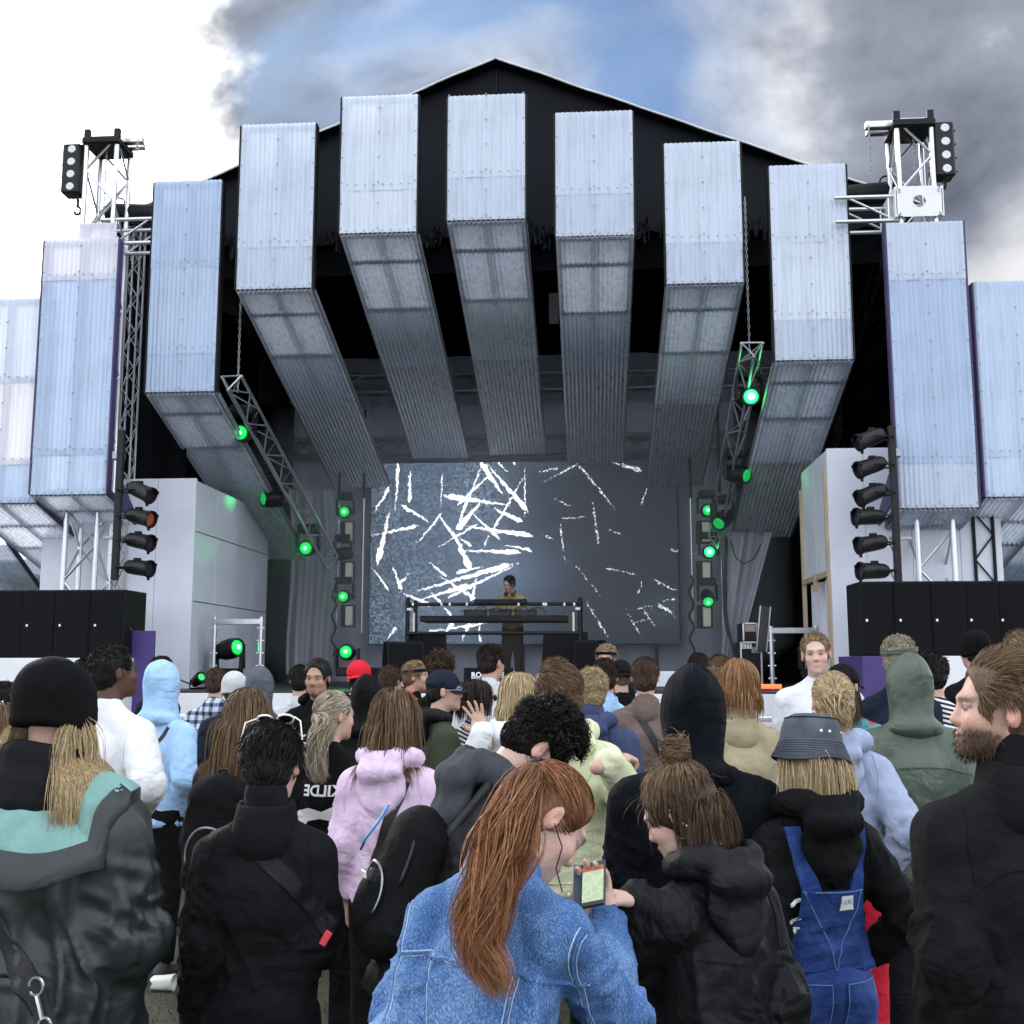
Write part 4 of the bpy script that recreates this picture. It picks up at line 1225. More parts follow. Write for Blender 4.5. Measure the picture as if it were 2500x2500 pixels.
class SDF:
    def __init__(s):
        s.p = []

    def rc(s, a, b, r1, r2, k=.02, ys=1.0, sub=False):
        s.p.append(('rc', V3(*a), V3(*b), r1, r2, k, ys, sub)); return s

    def el(s, c, r, rot=None, k=.02, sub=False):
        s.p.append(('el', V3(*c), V3(*r), rot, k, sub)); return s

    def cut(s, n, o, k=0.0):
        """keep n.p < o"""
        s.p.append(('cut', V3(*n), o, k)); return s

    def chain(s, pts, rs, k=.02):
        for i in range(len(pts) - 1):
            s.rc(pts[i], pts[i + 1], rs[i], rs[i + 1], k)
        return s

    def bounds(s):
        lo, hi = [], []
        for q in s.p:
            if q[0] == 'rc' and not q[7]:
                m = max(q[3], q[4])
                lo.append(np.minimum(q[1], q[2]) - m); hi.append(np.maximum(q[1], q[2]) + m)
            elif q[0] == 'el' and not q[5]:
                m = q[2].max() if q[3] is not None else q[2]
                lo.append(q[1] - m); hi.append(q[1] + m)
        return np.min(lo, 0) - .03, np.max(hi, 0) + .03

    def mesh(s, res, lo=None, hi=None):
        l, h = s.bounds()
        lo = l if lo is None else np.maximum(l, lo)
        hi = h if hi is None else np.minimum(h, hi)
        res = np.broadcast_to(np.array(res, float), 3)
        ax = [np.arange(lo[i], hi[i] + res[i], res[i]) for i in range(3)]
        F = np.full([len(a) for a in ax], .5, np.float32)
        mres = res.max()
        for q in s.p:
            if q[0] == 'cut':
                d = (q[1][0] * ax[0][:, None, None] + q[1][1] * ax[1][None, :, None] + q[1][2] * ax[2][None, None, :] - q[2]).astype(np.float32)
                F = np.maximum(F, d)
                continue
            k = q[5] if q[0] == 'rc' else q[4]
            mg = k + 2.5 * mres + .012
            if q[0] == 'rc':
                m = max(q[3], q[4]) + mg
                a0, a1 = np.minimum(q[1], q[2]) - m, np.maximum(q[1], q[2]) + m
            else:
                m = (q[2].max() if q[3] is not None else q[2]) + mg
                a0, a1 = q[1] - m, q[1] + m
            sl = tuple(slice(max(0, int(np.searchsorted(ax[i], a0[i]))), int(np.searchsorted(ax[i], a1[i]))) for i in range(3))
            if any(t.stop <= t.start for t in sl):
                continue
            X = ax[0][sl[0]][:, None, None]; Y = ax[1][sl[1]][None, :, None]; Z = ax[2][sl[2]][None, None, :]
            if q[0] == 'rc':
                _, A, B, r1, r2, k, ys, sub = q
                d = B - A
                px, py, pz = X - A[0], (Y - A[1]) / ys, Z - A[2]
                dx, dy, dz = d[0], d[1] / ys, d[2]
                L2 = dx * dx + dy * dy + dz * dz + 1e-12
                t = np.clip((px * dx + py * dy + pz * dz) / L2, 0, 1)
                D = np.sqrt((px - t * dx) ** 2 + (py - t * dy) ** 2 + (pz - t * dz) ** 2) - (r1 + (r2 - r1) * t)
                if ys < 1:
                    D = D * (.5 + .5 * ys)
            else:
                _, c, r, rot, k, sub = q
                px, py, pz = X - c[0], Y - c[1], Z - c[2]
                if rot is not None:
                    px, py, pz = (rot[0, 0] * px + rot[1, 0] * py + rot[2, 0] * pz, rot[0, 1] * px + rot[1, 1] * py + rot[2, 1] * pz, rot[0, 2] * px + rot[1, 2] * py + rot[2, 2] * pz)
                k0 = np.sqrt((px / r[0]) ** 2 + (py / r[1]) ** 2 + (pz / r[2]) ** 2)
                k1 = np.sqrt((px / r[0] ** 2) ** 2 + (py / r[1] ** 2) ** 2 + (pz / r[2] ** 2) ** 2) + 1e-9
                D = k0 * (k0 - 1) / k1
            S0 = F[sl]
            if sub:
                D = -D
                h_ = np.clip(.5 - .5 * (S0 - D) / k, 0, 1)
                F[sl] = S0 + (D - S0) * h_ + k * h_ * (1 - h_)
            else:
                h_ = np.clip(.5 + .5 * (S0 - D) / k, 0, 1)
                F[sl] = S0 + (D - S0) * h_ - k * h_ * (1 - h_)
        return surface_nets(F, ax)


def surface_nets(F, ax):
    F = F.copy()
    for i in range(3):                      # close the volume at its border
        ix = [slice(None)] * 3
        for e in (0, -1):
            ix[i] = e
            F[tuple(ix)] = np.maximum(F[tuple(ix)], 1e-3)
    I = F < 0
    n = I.shape
    cnt = np.zeros([m - 1 for m in n], np.int8)
    cs = [(i, j, k) for i in (0, 1) for j in (0, 1) for k in (0, 1)]
    for c in cs:
        cnt += I[c[0]:n[0] - 1 + c[0], c[1]:n[1] - 1 + c[1], c[2]:n[2] - 1 + c[2]]
    act = (cnt > 0) & (cnt < 8)
    ci, cj, ck = np.nonzero(act)
    N = len(ci)
    idx = np.full(act.shape, -1, np.int64)
    idx[ci, cj, ck] = np.arange(N)
    acc = np.zeros((N, 3)); num = np.zeros(N)
    g = lambda c: F[ci + c[0], cj + c[1], ck + c[2]]
    for c0 in cs:
        for a in range(3):
            if c0[a] == 1:
                continue
            c1 = list(c0); c1[a] = 1
            f0, f1 = g(c0), g(c1)
            m = (f0 < 0) != (f1 < 0)
            t = f0[m] / (f0[m] - f1[m])
            P = np.tile(np.array(c0, float), (m.sum(), 1))
            P[:, a] = t
            acc[m] += P
            num[m] += 1
    acc /= num[:, None]
    cc = np.stack([ci, cj, ck], 1)
    Vt = np.zeros((N, 3))
    for a in range(3):
        A = ax[a]
        Vt[:, a] = A[cc[:, a]] + acc[:, a] * (A[1] - A[0])
    faces = []
    for a in range(3):
        b, c = (a + 1) % 3, (a + 2) % 3
        sl0 = [slice(1, n[q] - 1) for q in range(3)]; sl1 = list(sl0)
        sl0[a] = slice(0, n[a] - 1); sl1[a] = slice(1, n[a])
        f0, f1 = I[tuple(sl0)], I[tuple(sl1)]
        e = np.nonzero(f0 != f1)
        e = [e[0].copy(), e[1].copy(), e[2].copy()]
        flip = f1[tuple(e)]
        for q in range(3):
            if q != a:
                e[q] = e[q] + 1
        def cell(db, dc):
            w_ = list(e)
            w_[b] = w_[b] - db; w_[c] = w_[c] - dc
            return idx[tuple(w_)]
        Q = np.stack([cell(1, 1), cell(0, 1), cell(0, 0), cell(1, 0)], 1)
        Q[flip] = Q[flip][:, ::-1]
        faces.append(Q)
    Fq = np.vstack(faces)
    return Vt, Fq[(Fq >= 0).all(1)]


_NT = np.random.default_rng(99).random((32, 32, 32))


def vn3(p):
    i = np.floor(p).astype(int)
    f = p - i
    f = f * f * (3 - 2 * f)
    g = lambda a, b, c: _NT[(i[:, 0] + a) & 31, (i[:, 1] + b) & 31, (i[:, 2] + c) & 31]
    x0 = g(0, 0, 0) * (1 - f[:, 0]) + g(1, 0, 0) * f[:, 0]
    x1 = g(0, 1, 0) * (1 - f[:, 0]) + g(1, 1, 0) * f[:, 0]
    x2 = g(0, 0, 1) * (1 - f[:, 0]) + g(1, 0, 1) * f[:, 0]
    x3 = g(0, 1, 1) * (1 - f[:, 0]) + g(1, 1, 1) * f[:, 0]
    return (x0 * (1 - f[:, 1]) + x1 * f[:, 1]) * (1 - f[:, 2]) + (x2 * (1 - f[:, 1]) + x3 * f[:, 1]) * f[:, 2]


def normals(V, Fq):
    a, b, c, d = V[Fq[:, 0]], V[Fq[:, 1]], V[Fq[:, 2]], V[Fq[:, 3]]
    nf = np.cross(c - a, d - b)
    N = np.zeros_like(V)
    for j in range(4):
        np.add.at(N, Fq[:, j], nf)
    return N / (np.linalg.norm(N, axis=1, keepdims=True) + 1e-12)


def folds(V, Fq, amp, freq=9.0, seed=0, sharp=1.0, zs=.8):
    """push a garment's surface in and out along soft creases"""
    if amp <= 0:
        return V
    N = normals(V, Fq)
    o = np.array([seed * 3.7, seed * 1.9, seed * 5.3])
    w_ = np.stack([vn3(V * 3.1 + o + 7), vn3(V * 3.1 + o + 17), vn3(V * 3.1 + o + 27)], 1) - .5
    q = (V + w_ * .22) * np.array([freq, freq, freq * zs]) + o
    r1 = 1 - np.abs(2 * vn3(q) - 1)
    r2 = 1 - np.abs(2 * vn3(q * np.array([1.9, 1.9, 2.9]) + 11) - 1)
    r3 = 1 - np.abs(2 * vn3(q * np.array([3.4, 3.4, 1.6]) + 21) - 1)
    big = vn3(V * 4.5 + o + 3) - .5
    zone = np.clip(2.2 * vn3(V * 5 + o + 41) - .55, 0, 1)
    d = amp * (.75 * (r1 ** 2 - .35) - .75 * r1 ** 7 + zone * (.45 * (r2 ** 2 - .35) - .45 * r2 ** 6) + .30 * (1 - zone) * (r3 ** 3 - .25) + .75 * big)
    return V + N * d[:, None]


def join(parts):
    Vs, Fs, b = [], [], 0
    for V, Fq in parts:
        Vs.append(V); Fs.append(Fq + b); b += len(V)
    return np.vstack(Vs), np.vstack(Fs)


def attr_col(me, name, c):
    a = me.attributes.new(name, 'FLOAT_COLOR', 'POINT')
    c4 = np.ones((len(c), 4), np.float32)
    c4[:, :3] = c
    a.data.foreach_set('color', c4.ravel())


def attr_mat(name, attr, rough, spec=.5, bump=0.0, bscale=80, sss=0.0, aniso=False):
    m = bpy.data.materials.new(name)
    m.use_nodes = True
    k = NT(m.node_tree)
    a = k.n('ShaderNodeAttribute', attribute_name=attr).outputs[0]
    t = k.n('ShaderNodeTexCoord').outputs['Object']
    nz = k.noise(t, bscale, 3, .6)
    col = k.mix(1.0, a, k.ramp(nz, [(.3, (.86, .84, .84)), (.7, (1.08, 1.06, 1.05))]), 'MULTIPLY')
    p = k.n('ShaderNodeBsdfPrincipled', {'Base Color': col, 'Roughness': rough, 'Specular IOR Level': spec})
    if sss:
        p.inputs['Subsurface Weight'].default_value = sss
        p.inputs['Subsurface Radius'].default_value = (.012, .005, .003)
    if bump:
        k.t.links.new(k.n('ShaderNodeBump', {'Height': nz, 'Strength': bump, 'Distance': .003}).outputs[0], p.inputs['Normal'])
    k.t.links.new(p.outputs[0], k.n('ShaderNodeOutputMaterial').inputs[0])
    return m


def hair_mat():
    m = bpy.data.materials.new('hair')
    m.use_nodes = True
    k = NT(m.node_tree)
    a = k.n('ShaderNodeAttribute', attribute_name='Hair').outputs[0]
    t = k.n('ShaderNodeMapping', {'Vector': k.n('ShaderNodeTexCoord').outputs['Object'], 'Scale': (1, 1, .22)}).outputs[0]
    nz = k.noise(t, 210, 2, .6, .6)
    col = k.mix(1.0, a, k.ramp(nz, [(.32, (.66, .64, .62)), (.5, (.95, .95, .95)), (.68, (1.25, 1.24, 1.2))]), 'MULTIPLY')
    p = k.n('ShaderNodeBsdfPrincipled', {'Base Color': col, 'Roughness': .5, 'Specular IOR Level': .22, 'Normal': k.n('ShaderNodeBump', {'Height': nz, 'Strength': .6, 'Distance': .004}).outputs[0]})
    k.t.links.new(p.outputs[0], k.n('ShaderNodeOutputMaterial').inputs[0])
    return m


SKINM = attr_mat('skin', 'Skin', .5, .4, .25, 160)
HAIRM = hair_mat()
SKIN = {'light': (.56, .36, .275), 'pale': (.62, .42, .34), 'tan': (.42, .25, .17), 'dark': (.085, .045, .028), 'warm': (.50, .30, .22)}
HAIR = {'black': ((.006, .005, .005), (.022, .018, .016)), 'dark': ((.012, .008, .006), (.045, .028, .02)), 'brown': ((.03, .018, .011), (.12, .07, .042)), 'lightbrown': ((.07, .043, .025), (.25, .16, .09)),
        'blond': ((.28, .19, .09), (.72, .58, .36)), 'ash': ((.20, .16, .11), (.60, .52, .40)), 'red': ((.085, .032, .014), (.46, .21, .10)), 'dirty': ((.12, .08, .045), (.42, .30, .17)), 'ginger': ((.16, .075, .03), (.42, .24, .11)), 'grey': ((.13, .12, .11), (.42, .40, .36))}


def fabric(name, col, rough=.85, bump=.35, bscale=220, var=.12, sheen=.0, spec=.15, wr=.42):
    if max(col) < .03:
        col = tuple(c * .45 for c in col)
        spec = min(spec, .3)
    return M(name, col, rough, 0, var, 14, bump, bscale, spec, sheen=sheen, wrinkle=wr)


FB = {'black': fabric('black jersey', (.010, .010, .011)), 'black2': fabric('black nylon', (.013, .013, .015), .62, .2, 90, .2, 0, .22), 'bag': fabric('black canvas', (.012, .012, .013), .85, .4, 160, .2, 0, .12), 'charcoal': fabric('charcoal wool', (.018, .018, .020), .95, .5, 260), 'navy': fabric('navy sweat cloth', (.012, .016, .030), .9),
      'deepnavy': fabric('dark navy sweat cloth', (.0075, .010, .017), .9), 'pink': fabric('pink sweat cloth', (.70, .53, .69), .9), 'lblue': fabric('light blue sweat cloth', (.36, .55, .80), .9), 'white': fabric('white sweat cloth', (.74, .75, .77), .9, .3, 180, .05),
      'lime': fabric('pale lime sweat cloth', (.68, .70, .46), .9, .3, 180, .06), 'blue': fabric('washed blue sweat cloth', (.050, .065, .135), .9), 'taupe': fabric('taupe wool', (.155, .115, .10), .95), 'beige': fabric('beige cotton coat', (.36, .31, .20), .8, .3, 120),
      'greygreen': fabric('grey green rain cloth', (.075, .10, .075), .55, .2, 60, .15, 0, .45), 'olive': fabric('olive cotton', (.05, .055, .035), .8), 'grey': fabric('grey marl', (.10, .11, .13), .9), 'lgrey': fabric('light grey blue marl', (.33, .38, .52), .92, .3, 200, .1),
      'red': fabric('red cotton', (.44, .012, .03), .8), 'teal': fabric('teal lining', (.19, .34, .31), .8, .3, 160), 'orange': fabric('orange vest cloth', (.80, .16, .03), .7), 'yellowolive': fabric('mustard work shirt', (.36, .27, .12), .8), 'darkpants': fabric('dark trousers', (.012, .013, .016), .85),
      'jeans': fabric('dark jeans', (.018, .024, .05), .85), 'brown': fabric('brown cotton', (.06, .042, .03), .85), 'palegrey': fabric('pale shirt cotton', (.56, .58, .60), .85), 'shoe': M('white trainer', (.55, .55, .54), .6, 0, .15, 12), 'shoedark': M('dark shoe', (.02, .02, .02), .5),
      'hatblack': fabric('black knit', (.008, .008, .009), .98, .9, 320, wr=.12), 'whitehat': fabric('pale grey knit', (.58, .59, .60), .95, .8, 320, wr=.12), 'hatgrey': fabric('washed charcoal cotton', (.085, .095, .115), .9, .6, 200, .3, wr=.12), 'redcap': fabric('red cap cotton', (.60, .015, .03), .8, wr=.12), 'strap': M('black webbing', (.011, .011, .012), .6, 0, .2, 30, .3, 300),
      'lgreyhood': fabric('grey brushed lining', (.05, .055, .065), .95), 'tagred': M('red tag', (.7, .06, .08), .5)}


def pattern_mat(name, kind):
    m = bpy.data.materials.new(name)
    m.use_nodes = True
    k = NT(m.node_tree)
    t = k.n('ShaderNodeTexCoord').outputs['Object']
    s_ = k.n('ShaderNodeSeparateXYZ', {0: t})
    if kind == 'plaid':
        def band(x, f, w_):
            return k.math('GREATER_THAN', k.math('SINE', k.math('MULTIPLY', x, f)), w_)
        a_ = k.math('ADD', k.math('MULTIPLY', band(s_.outputs[0], 95, .2), .5), k.math('MULTIPLY', band(s_.outputs[2], 95, .2), .5))
        col = k.ramp(a_, [(0, (.55, .58, .62)), (.5, (.16, .20, .30)), (1, (.02, .03, .06))], 'CONSTANT')
    elif kind == 'stripe':
        a_ = k.math('GREATER_THAN', k.math('SINE', k.math('ADD', k.math('MULTIPLY', s_.outputs[2], 230), k.math('MULTIPLY', s_.outputs[0], 60))), 0)
        col = k.mix(a_, (.7, .7, .7, 1), (.015, .015, .02, 1))
    elif kind == 'floral':
        v = k.n('ShaderNodeTexVoronoi', {'Vector': t, 'Scale': 13, 'Randomness': 1.0})
        c1 = k.ramp(v.outputs[0], [(0, (.75, .7, .62)), (.10, (.55, .03, .10)), (.34, (.08, .20, .10)), (.42, (.10, .26, .30))], 'CONSTANT')
        col = c1
    elif kind == 'denim':
        n1 = k.noise(k.n('ShaderNodeMapping', {'Vector': t, 'Scale': (1, 1, .35)}).outputs[0], 420, 2, .7)
        n2 = k.noise(k.n('ShaderNodeMapping', {'Vector': t, 'Scale': (1, 1, .4)}).outputs[0], 7, 3, .6)
        f = k.math('ADD', k.math('MULTIPLY', n1, .62), k.math('MULTIPLY', n2, .38))
        col = k.ramp(f, [(.36, (.022, .055, .15)), (.5, (.065, .15, .34)), (.64, (.26, .39, .58))])
    elif kind == 'bluedenim':
        n1 = k.noise(t, 300, 2, .7)
        n2 = k.noise(t, 6, 4, .6)
        f = k.math('ADD', k.math('MULTIPLY', n1, .4), k.math('MULTIPLY', n2, .6))
        col = k.ramp(f, [(.36, (.010, .026, .115)), (.5, (.022, .055, .21)), (.68, (.06, .12, .33))])
    elif kind == 'wax':
        n2 = k.noise(t, 5, 4, .6)
        col = k.ramp(n2, [(.35, (.012, .018, .017)), (.7, (.018, .025, .025))])
    hb = k.noise(t, 300 if kind != 'wax' else 24, 3, .6)
    p = k.n('ShaderNodeBsdfPrincipled', {'Base Color': col, 'Roughness': .42 if kind == 'wax' else .85, 'Specular IOR Level': .5 if kind == 'wax' else .2, 'Normal': k.n('ShaderNodeBump', {'Height': hb, 'Strength': .3, 'Distance': .003, 'Normal': wrinkles(k, t, .10 if kind == 'wax' else .3)}).outputs[0]})
    k.t.links.new(p.outputs[0], k.n('ShaderNodeOutputMaterial').inputs[0])
    return m


for kk in ('plaid', 'stripe', 'floral', 'denim', 'bluedenim', 'wax'):
    FB[kk] = pattern_mat(kk + ' cloth', kk)
FB['stitch'] = M('pale stitching', (.42, .50, .62), .8, 0, .3, 60)
FB['stitchblue'] = M('blue stitching', (.13, .22, .45), .8, 0, .3, 60)


# ---------------------------------------------------------------- hair
HC, HR = V3(0, -.012, .03), V3(.079, .099, .089)


def scalp(n, r_, front=.060, nape=-.075, fz=.074, ztop=9.0):
    out = []
    while sum(len(o) for o in out) < n:
        u = r_.normal(size=(n * 2, 3))
        u /= np.linalg.norm(u, axis=1, keepdims=True)
        p = HC + u * HR
        face = (p[:, 1] > front - .9 * np.clip(p[:, 2] - fz + .03, 0, 1)) & (p[:, 2] < fz)
        low = p[:, 2] < np.where(p[:, 1] < -.02, nape, -.03 - .6 * np.clip(-p[:, 1] + .02, 0, .1))
        ear = (np.abs(p[:, 0]) > .055) & (np.abs(p[:, 1] - .004) < .034) & (p[:, 2] < .022)
        out.append(p[~face & ~low & ~(ear & (ztop > 1)) & (p[:, 2] < ztop)])
    return np.vstack(out)[:n]


def ell_n(p):
    q = (p - HC) / HR ** 2
    return q / np.linalg.norm(q, axis=-1, keepdims=True)


def push_out(p, c, r, rot=None):
    q = p - c
    if rot is not None:
        q = q @ rot
    k = np.linalg.norm(q / r, axis=-1, keepdims=True)
    q = np.where(k < 1, q / np.maximum(k, 1e-3), q)
    if rot is not None:
        q = q @ rot.T
    return q + c


def strand_mesh(P, w0, seg_taper=None):
    """P (n, m, 3) polylines -> narrow tapering ribbons"""
    n, m = P.shape[:2]
    T = np.gradient(P, axis=1)
    T /= np.linalg.norm(T, axis=2, keepdims=True) + 1e-9
    ref = np.broadcast_to(np.array([.31, .87, .38]), T.shape)
    A = np.cross(T, ref)
    A /= np.linalg.norm(A, axis=2, keepdims=True) + 1e-9
    B = np.cross(T, A)
    t = np.linspace(0, 1, m)
    tp = (.75 + .5 * np.sin(t * math.pi)) * (1 - .78 * t ** 3) if seg_taper is None else seg_taper
    w_ = np.broadcast_to(np.asarray(w0), (n,))[:, None, None] * tp[None, :, None]
    ph = (np.arange(n) * 2.399)[:, None, None]
    E_v = A * np.cos(ph) + B * np.sin(ph)
    V = np.stack([P - E_v * w_, P + E_v * w_], 2).reshape(-1, 3)
    base = (np.arange(n) * m * 2)[:, None] + (np.arange(m - 1) * 2)[None, :]
    Fq = np.stack([base, base + 1, base + 3, base + 2], -1).reshape(-1, 4)
    return V, Fq


def hair_strands(style, r_, n, opt, G, Gr):
    """polylines in head space; G, Gr: gravity direction and torso collider in head space"""
    L = opt.get('len', .05)
    lift = opt.get('lift', .5)
    comb = V3(*opt.get('comb', (0, -1, -.3)))
    nap = opt.get('nape', -.075)
    if style in ('short', 'quiff', 'curly', 'crop'):
        root = scalp(n, r_, opt.get('front', .06), nap)
        N = ell_n(root)
        m = (6 if style != 'curly' else 9) if not opt.get('far') else (4 if style != 'curly' else 7)
        top = np.clip((root[:, 2] - .01) / .08, 0, 1)
        ln = L * (.5 + .5 * top) * r_.uniform(.7, 1.15, n)
        cb = np.tile(comb, (n, 1))
        if style == 'quiff':
            cb = cb + np.outer(np.clip(root[:, 1] / .08, 0, 1) * top, V3(.15, -.2, 1.5))
            ln *= 1 + .9 * np.clip(root[:, 1] / .09, 0, 1) * top
        cb = cb * top[:, None] + (V3(0, -.55, -1.0))[None] * (1 - top[:, None])
        cb = cb - N * np.sum(cb * N, 1, keepdims=True)
        cb /= np.linalg.norm(cb, axis=1, keepdims=True) + 1e-6
        clump = vn3(root * 45 + 3) - .5
        clump2 = vn3(root * 45 + 13) - .5
        sd = np.cross(N, cb)
        d0 = N * lift + cb + sd * (clump[:, None] * 1.1) + r_.normal(0, .12, (n, 3))
        d0 /= np.linalg.norm(d0, axis=1, keepdims=True)
        P = np.zeros((n, m, 3))
        P[:, 0] = root - N * .004
        d = d0.copy()
        ph = r_.uniform(0, 6.28, n) + clump2 * 9
        for j in range(1, m):
            step = ln / (m - 1)
            if style == 'curly':
                a_ = ph + j * 1.25
                d = d0 * .55 + (sd * np.cos(a_)[:, None] + cb * np.sin(a_)[:, None]) * 1.0 + N * .15
                d /= np.linalg.norm(d, axis=1, keepdims=True)
            else:
                d = d + G * .12 + cb * .16 - N * lift * .13
                d /= np.linalg.norm(d, axis=1, keepdims=True)
            P[:, j] = P[:, j - 1] + d * step[:, None]
            P[:, j] = push_out_var(P[:, j], HC, HR, opt.get('capt', .006) * np.clip(j / 2, 0, 1))
        for j in range(1, m):
            P[:, j] = push_out_var(P[:, j], V3(0, -.045, -.03), V3(.060, .062, .056), opt.get('capt', .006) + .003 * r_.random(n))
        return P
    if style in ('long', 'bob', 'mop'):
        root = scalp(n, r_, opt.get('front', .06), -.05, .074, opt.get('ztop', 9.0))
        if opt.get('sides'):
            root = scalp(n * 6, r_, .08, -.06, .074, opt.get('ztop', 9.0))
            root = root[(np.abs(root[:, 0]) > .055) & (root[:, 1] > -.045)][:n]
            n = len(root)
        N = ell_n(root)
        m = opt.get('m', 14 if not opt.get('far') else 9)
        px = opt.get('part', 0.0)
        away = np.stack([np.clip((root[:, 0] - px) / .035, -1, 1) * .8, np.where(root[:, 1] < .0, -.7, opt.get('back', -.35)), np.full(n, -.25)], 1)
        if style == 'mop':
            away = np.stack([root[:, 0] * 8, root[:, 1] * 6 + .1, np.full(n, -.3)], 1)
        away -= N * np.sum(away * N, 1, keepdims=True)
        away /= np.linalg.norm(away, axis=1, keepdims=True) + 1e-6
        ln = L * r_.uniform(.68, 1.08, n) * (1 - .25 * np.clip((.02 - root[:, 2]) / .1, 0, 1))
        P = np.zeros((n, m, 3))
        P[:, 0] = root - N * .003
        d = away + N * .25 + r_.normal(0, .08, (n, 3))
        cl = np.stack([vn3(root * 30 + 3), vn3(root * 30 + 23), vn3(root * 30 + 43)], 1) - .5
        vol = opt.get('vol', .012) * r_.uniform(.15, 1.0, n)
        wav = opt.get('wave', .0)
        for j in range(1, m):
            t = j / m
            d = d * .62 + G * .42 + cl * (.16 if j > 3 else .05) + r_.normal(0, .02, (n, 3))
            if wav:
                d = d + wav * np.stack([np.sin(j * 1.3 + cl[:, 0] * 30), np.cos(j * 1.1 + cl[:, 1] * 30), 0 * ln], 1)
            d /= np.linalg.norm(d, axis=1, keepdims=True)
            P[:, j] = P[:, j - 1] + d * (ln / (m - 1))[:, None]
            P[:, j] = push_out_var(P[:, j], HC, HR, vol)
            P[:, j] = push_out_var(P[:, j], V3(0, -.045, -.03), V3(.070, .066, .06), .010 + vol * .5)
            P[:, j] = push_out_var(P[:, j], V3(0, .03, -.06), V3(.062, .062, .085), vol * .6)
            for (c, rr, rot) in Gr:
                P[:, j] = push_out(P[:, j], c, rr + .012, rot)
        return P
    if style in ('pony', 'bun'):
        tie = V3(*opt.get('tie', (0, -.10, .05)))
        root = scalp(n, r_, opt.get('front', .06), nap)
        nroot = int(n * opt.get('rootshare', .5))
        root = root[:nroot]
        m = 9
        P1 = np.zeros((nroot, m, 3))
        u0 = (root - HC) / HR
        u1 = (tie - HC) / HR
        u1 = u1 / np.linalg.norm(u1)
        jit = r_.normal(0, .035, (nroot, 3))
        lo = opt.get('loose', .0)
        hh = r_.uniform(0, 1, nroot)
        for j in range(m):
            t = j / (m - 1)
            u = u0 * (1 - t) + (u1 + jit * (1 - t)) * t
            u += jit * math.sin(t * math.pi) * .8
            u /= np.linalg.norm(u, axis=1, keepdims=True)
            k_ = 1.0 + (.045 + lo * hh) * math.sin(t * math.pi) + opt.get('capt', .004) * 10.5 * min(1, t * 5)
            P1[:, j] = HC + u * HR * np.reshape(k_, (-1, 1))
            P1[:, j] = push_out_var(P1[:, j], V3(0, -.045, -.03), V3(.070, .066, .06), .006 + .004 * hh)
            P1[:, j] = P1[:, j] * (1 - t ** 4) + (tie + jit * .12) * t ** 4
        res = [P1]
        nt = n - nroot
        if style == 'pony':
            m2 = opt.get('m', 18)
            ou = ell_n(tie[None])[0]
            if 'path' in opt:
                ctrl = np.vstack([tie[None], opt['path']])
                seg = np.linspace(0, len(ctrl) - 1, 60)
                cl = np.stack([np.interp(seg, np.arange(len(ctrl)), ctrl[:, i]) for i in range(3)], 1)
                for _ in range(12):
                    cl[1:-1] = .25 * cl[:-2] + .5 * cl[1:-1] + .25 * cl[2:]
            else:
                cl = [tie.copy()]
                d = ou * opt.get('kick', .9) + G * .3 + V3(*opt.get('drift', (0, 0, 0)))
                d /= np.linalg.norm(d)
                for j in range(59):
                    d = d * .86 + G * .14 + V3(*opt.get('drift', (0, 0, 0))) * .05
                    d /= np.linalg.norm(d)
                    p_ = (cl[-1] + d * L / 59)[None]
                    p_ = push_out(p_, HC, HR * 1.16)
                    for (c, rr, rot) in Gr:
                        p_ = push_out(p_, c, rr + .03, rot)
                    cl.append(p_[0])
                cl = np.array(cl)
            tg = np.gradient(cl, axis=0)
            tg /= np.linalg.norm(tg, axis=1, keepdims=True)
            off = r_.normal(0, 1, (nt, 3))
            off /= np.linalg.norm(off, axis=1, keepdims=True)
            off *= r_.uniform(.05, 1, (nt, 1)) ** .6
            tend = r_.uniform(.66, 1.0, nt) ** .7
            lock = np.floor(r_.random(nt) * 70)
            lk = np.random.default_rng(3).normal(0, 1, (70, 4))[lock.astype(int)]
            off = off * .70 + lk[:, :3] * .36
            RR = opt.get('rad', .04)
            P2 = np.zeros((nt, m2, 3))
            for j in range(m2):
                t = tend * j / (m2 - 1)
                ii = t * 59
                i0 = np.minimum(ii.astype(int), 58)
                fr = (ii - i0)[:, None]
                c_ = cl[i0] * (1 - fr) + cl[i0 + 1] * fr
                tt = tg[i0]
                o2 = off - tt * np.sum(off * tt, 1, keepdims=True)
                rad = .010 + RR * (1 - np.exp(-t * 5.5)) * (1 - .72 * t ** 2.2)
                wv = opt.get('wave', .05) * RR * 2.2
                wob = wv * np.stack([np.sin(t * 9 + lk[:, 3] * 3), np.cos(t * 7 + lk[:, 3] * 5), .4 * np.sin(t * 13 + lk[:, 0] * 2)], 1)
                P2[:, j] = c_ + o2 * rad[:, None] + wob * np.clip(t * 3, 0, 1)[:, None]
            res.append(P2)
        else:
            m2 = 16
            P2 = np.zeros((nt, m2, 3))
            ou = ell_n(tie[None])[0]
            a_, b_, _ = basis(ou)
            cb = tie + ou * opt.get('bunr', .035) * .7
            R0 = opt.get('bunr', .035)
            ph = r_.uniform(0, 6.28, nt)
            tilt = r_.normal(0, .8, (nt, 2))
            rr = R0 * r_.uniform(.45, 1.1, nt)
            sp = r_.uniform(3.2, 5.5, nt) * np.where(r_.random(nt) < .85, 1, -1)
            for j in range(m2):
                t = j / (m2 - 1)
                an = ph + sp * t
                q = np.outer(np.cos(an) * rr, a_) + np.outer(np.sin(an) * rr, b_)
                hgt = R0 * (.55 * np.sin(an * 1.0 + ph) * tilt[:, 0] + .6 * tilt[:, 1] * (t - .5) + .4)
                P2[:, j] = cb + q + np.outer(hgt, ou) * .9
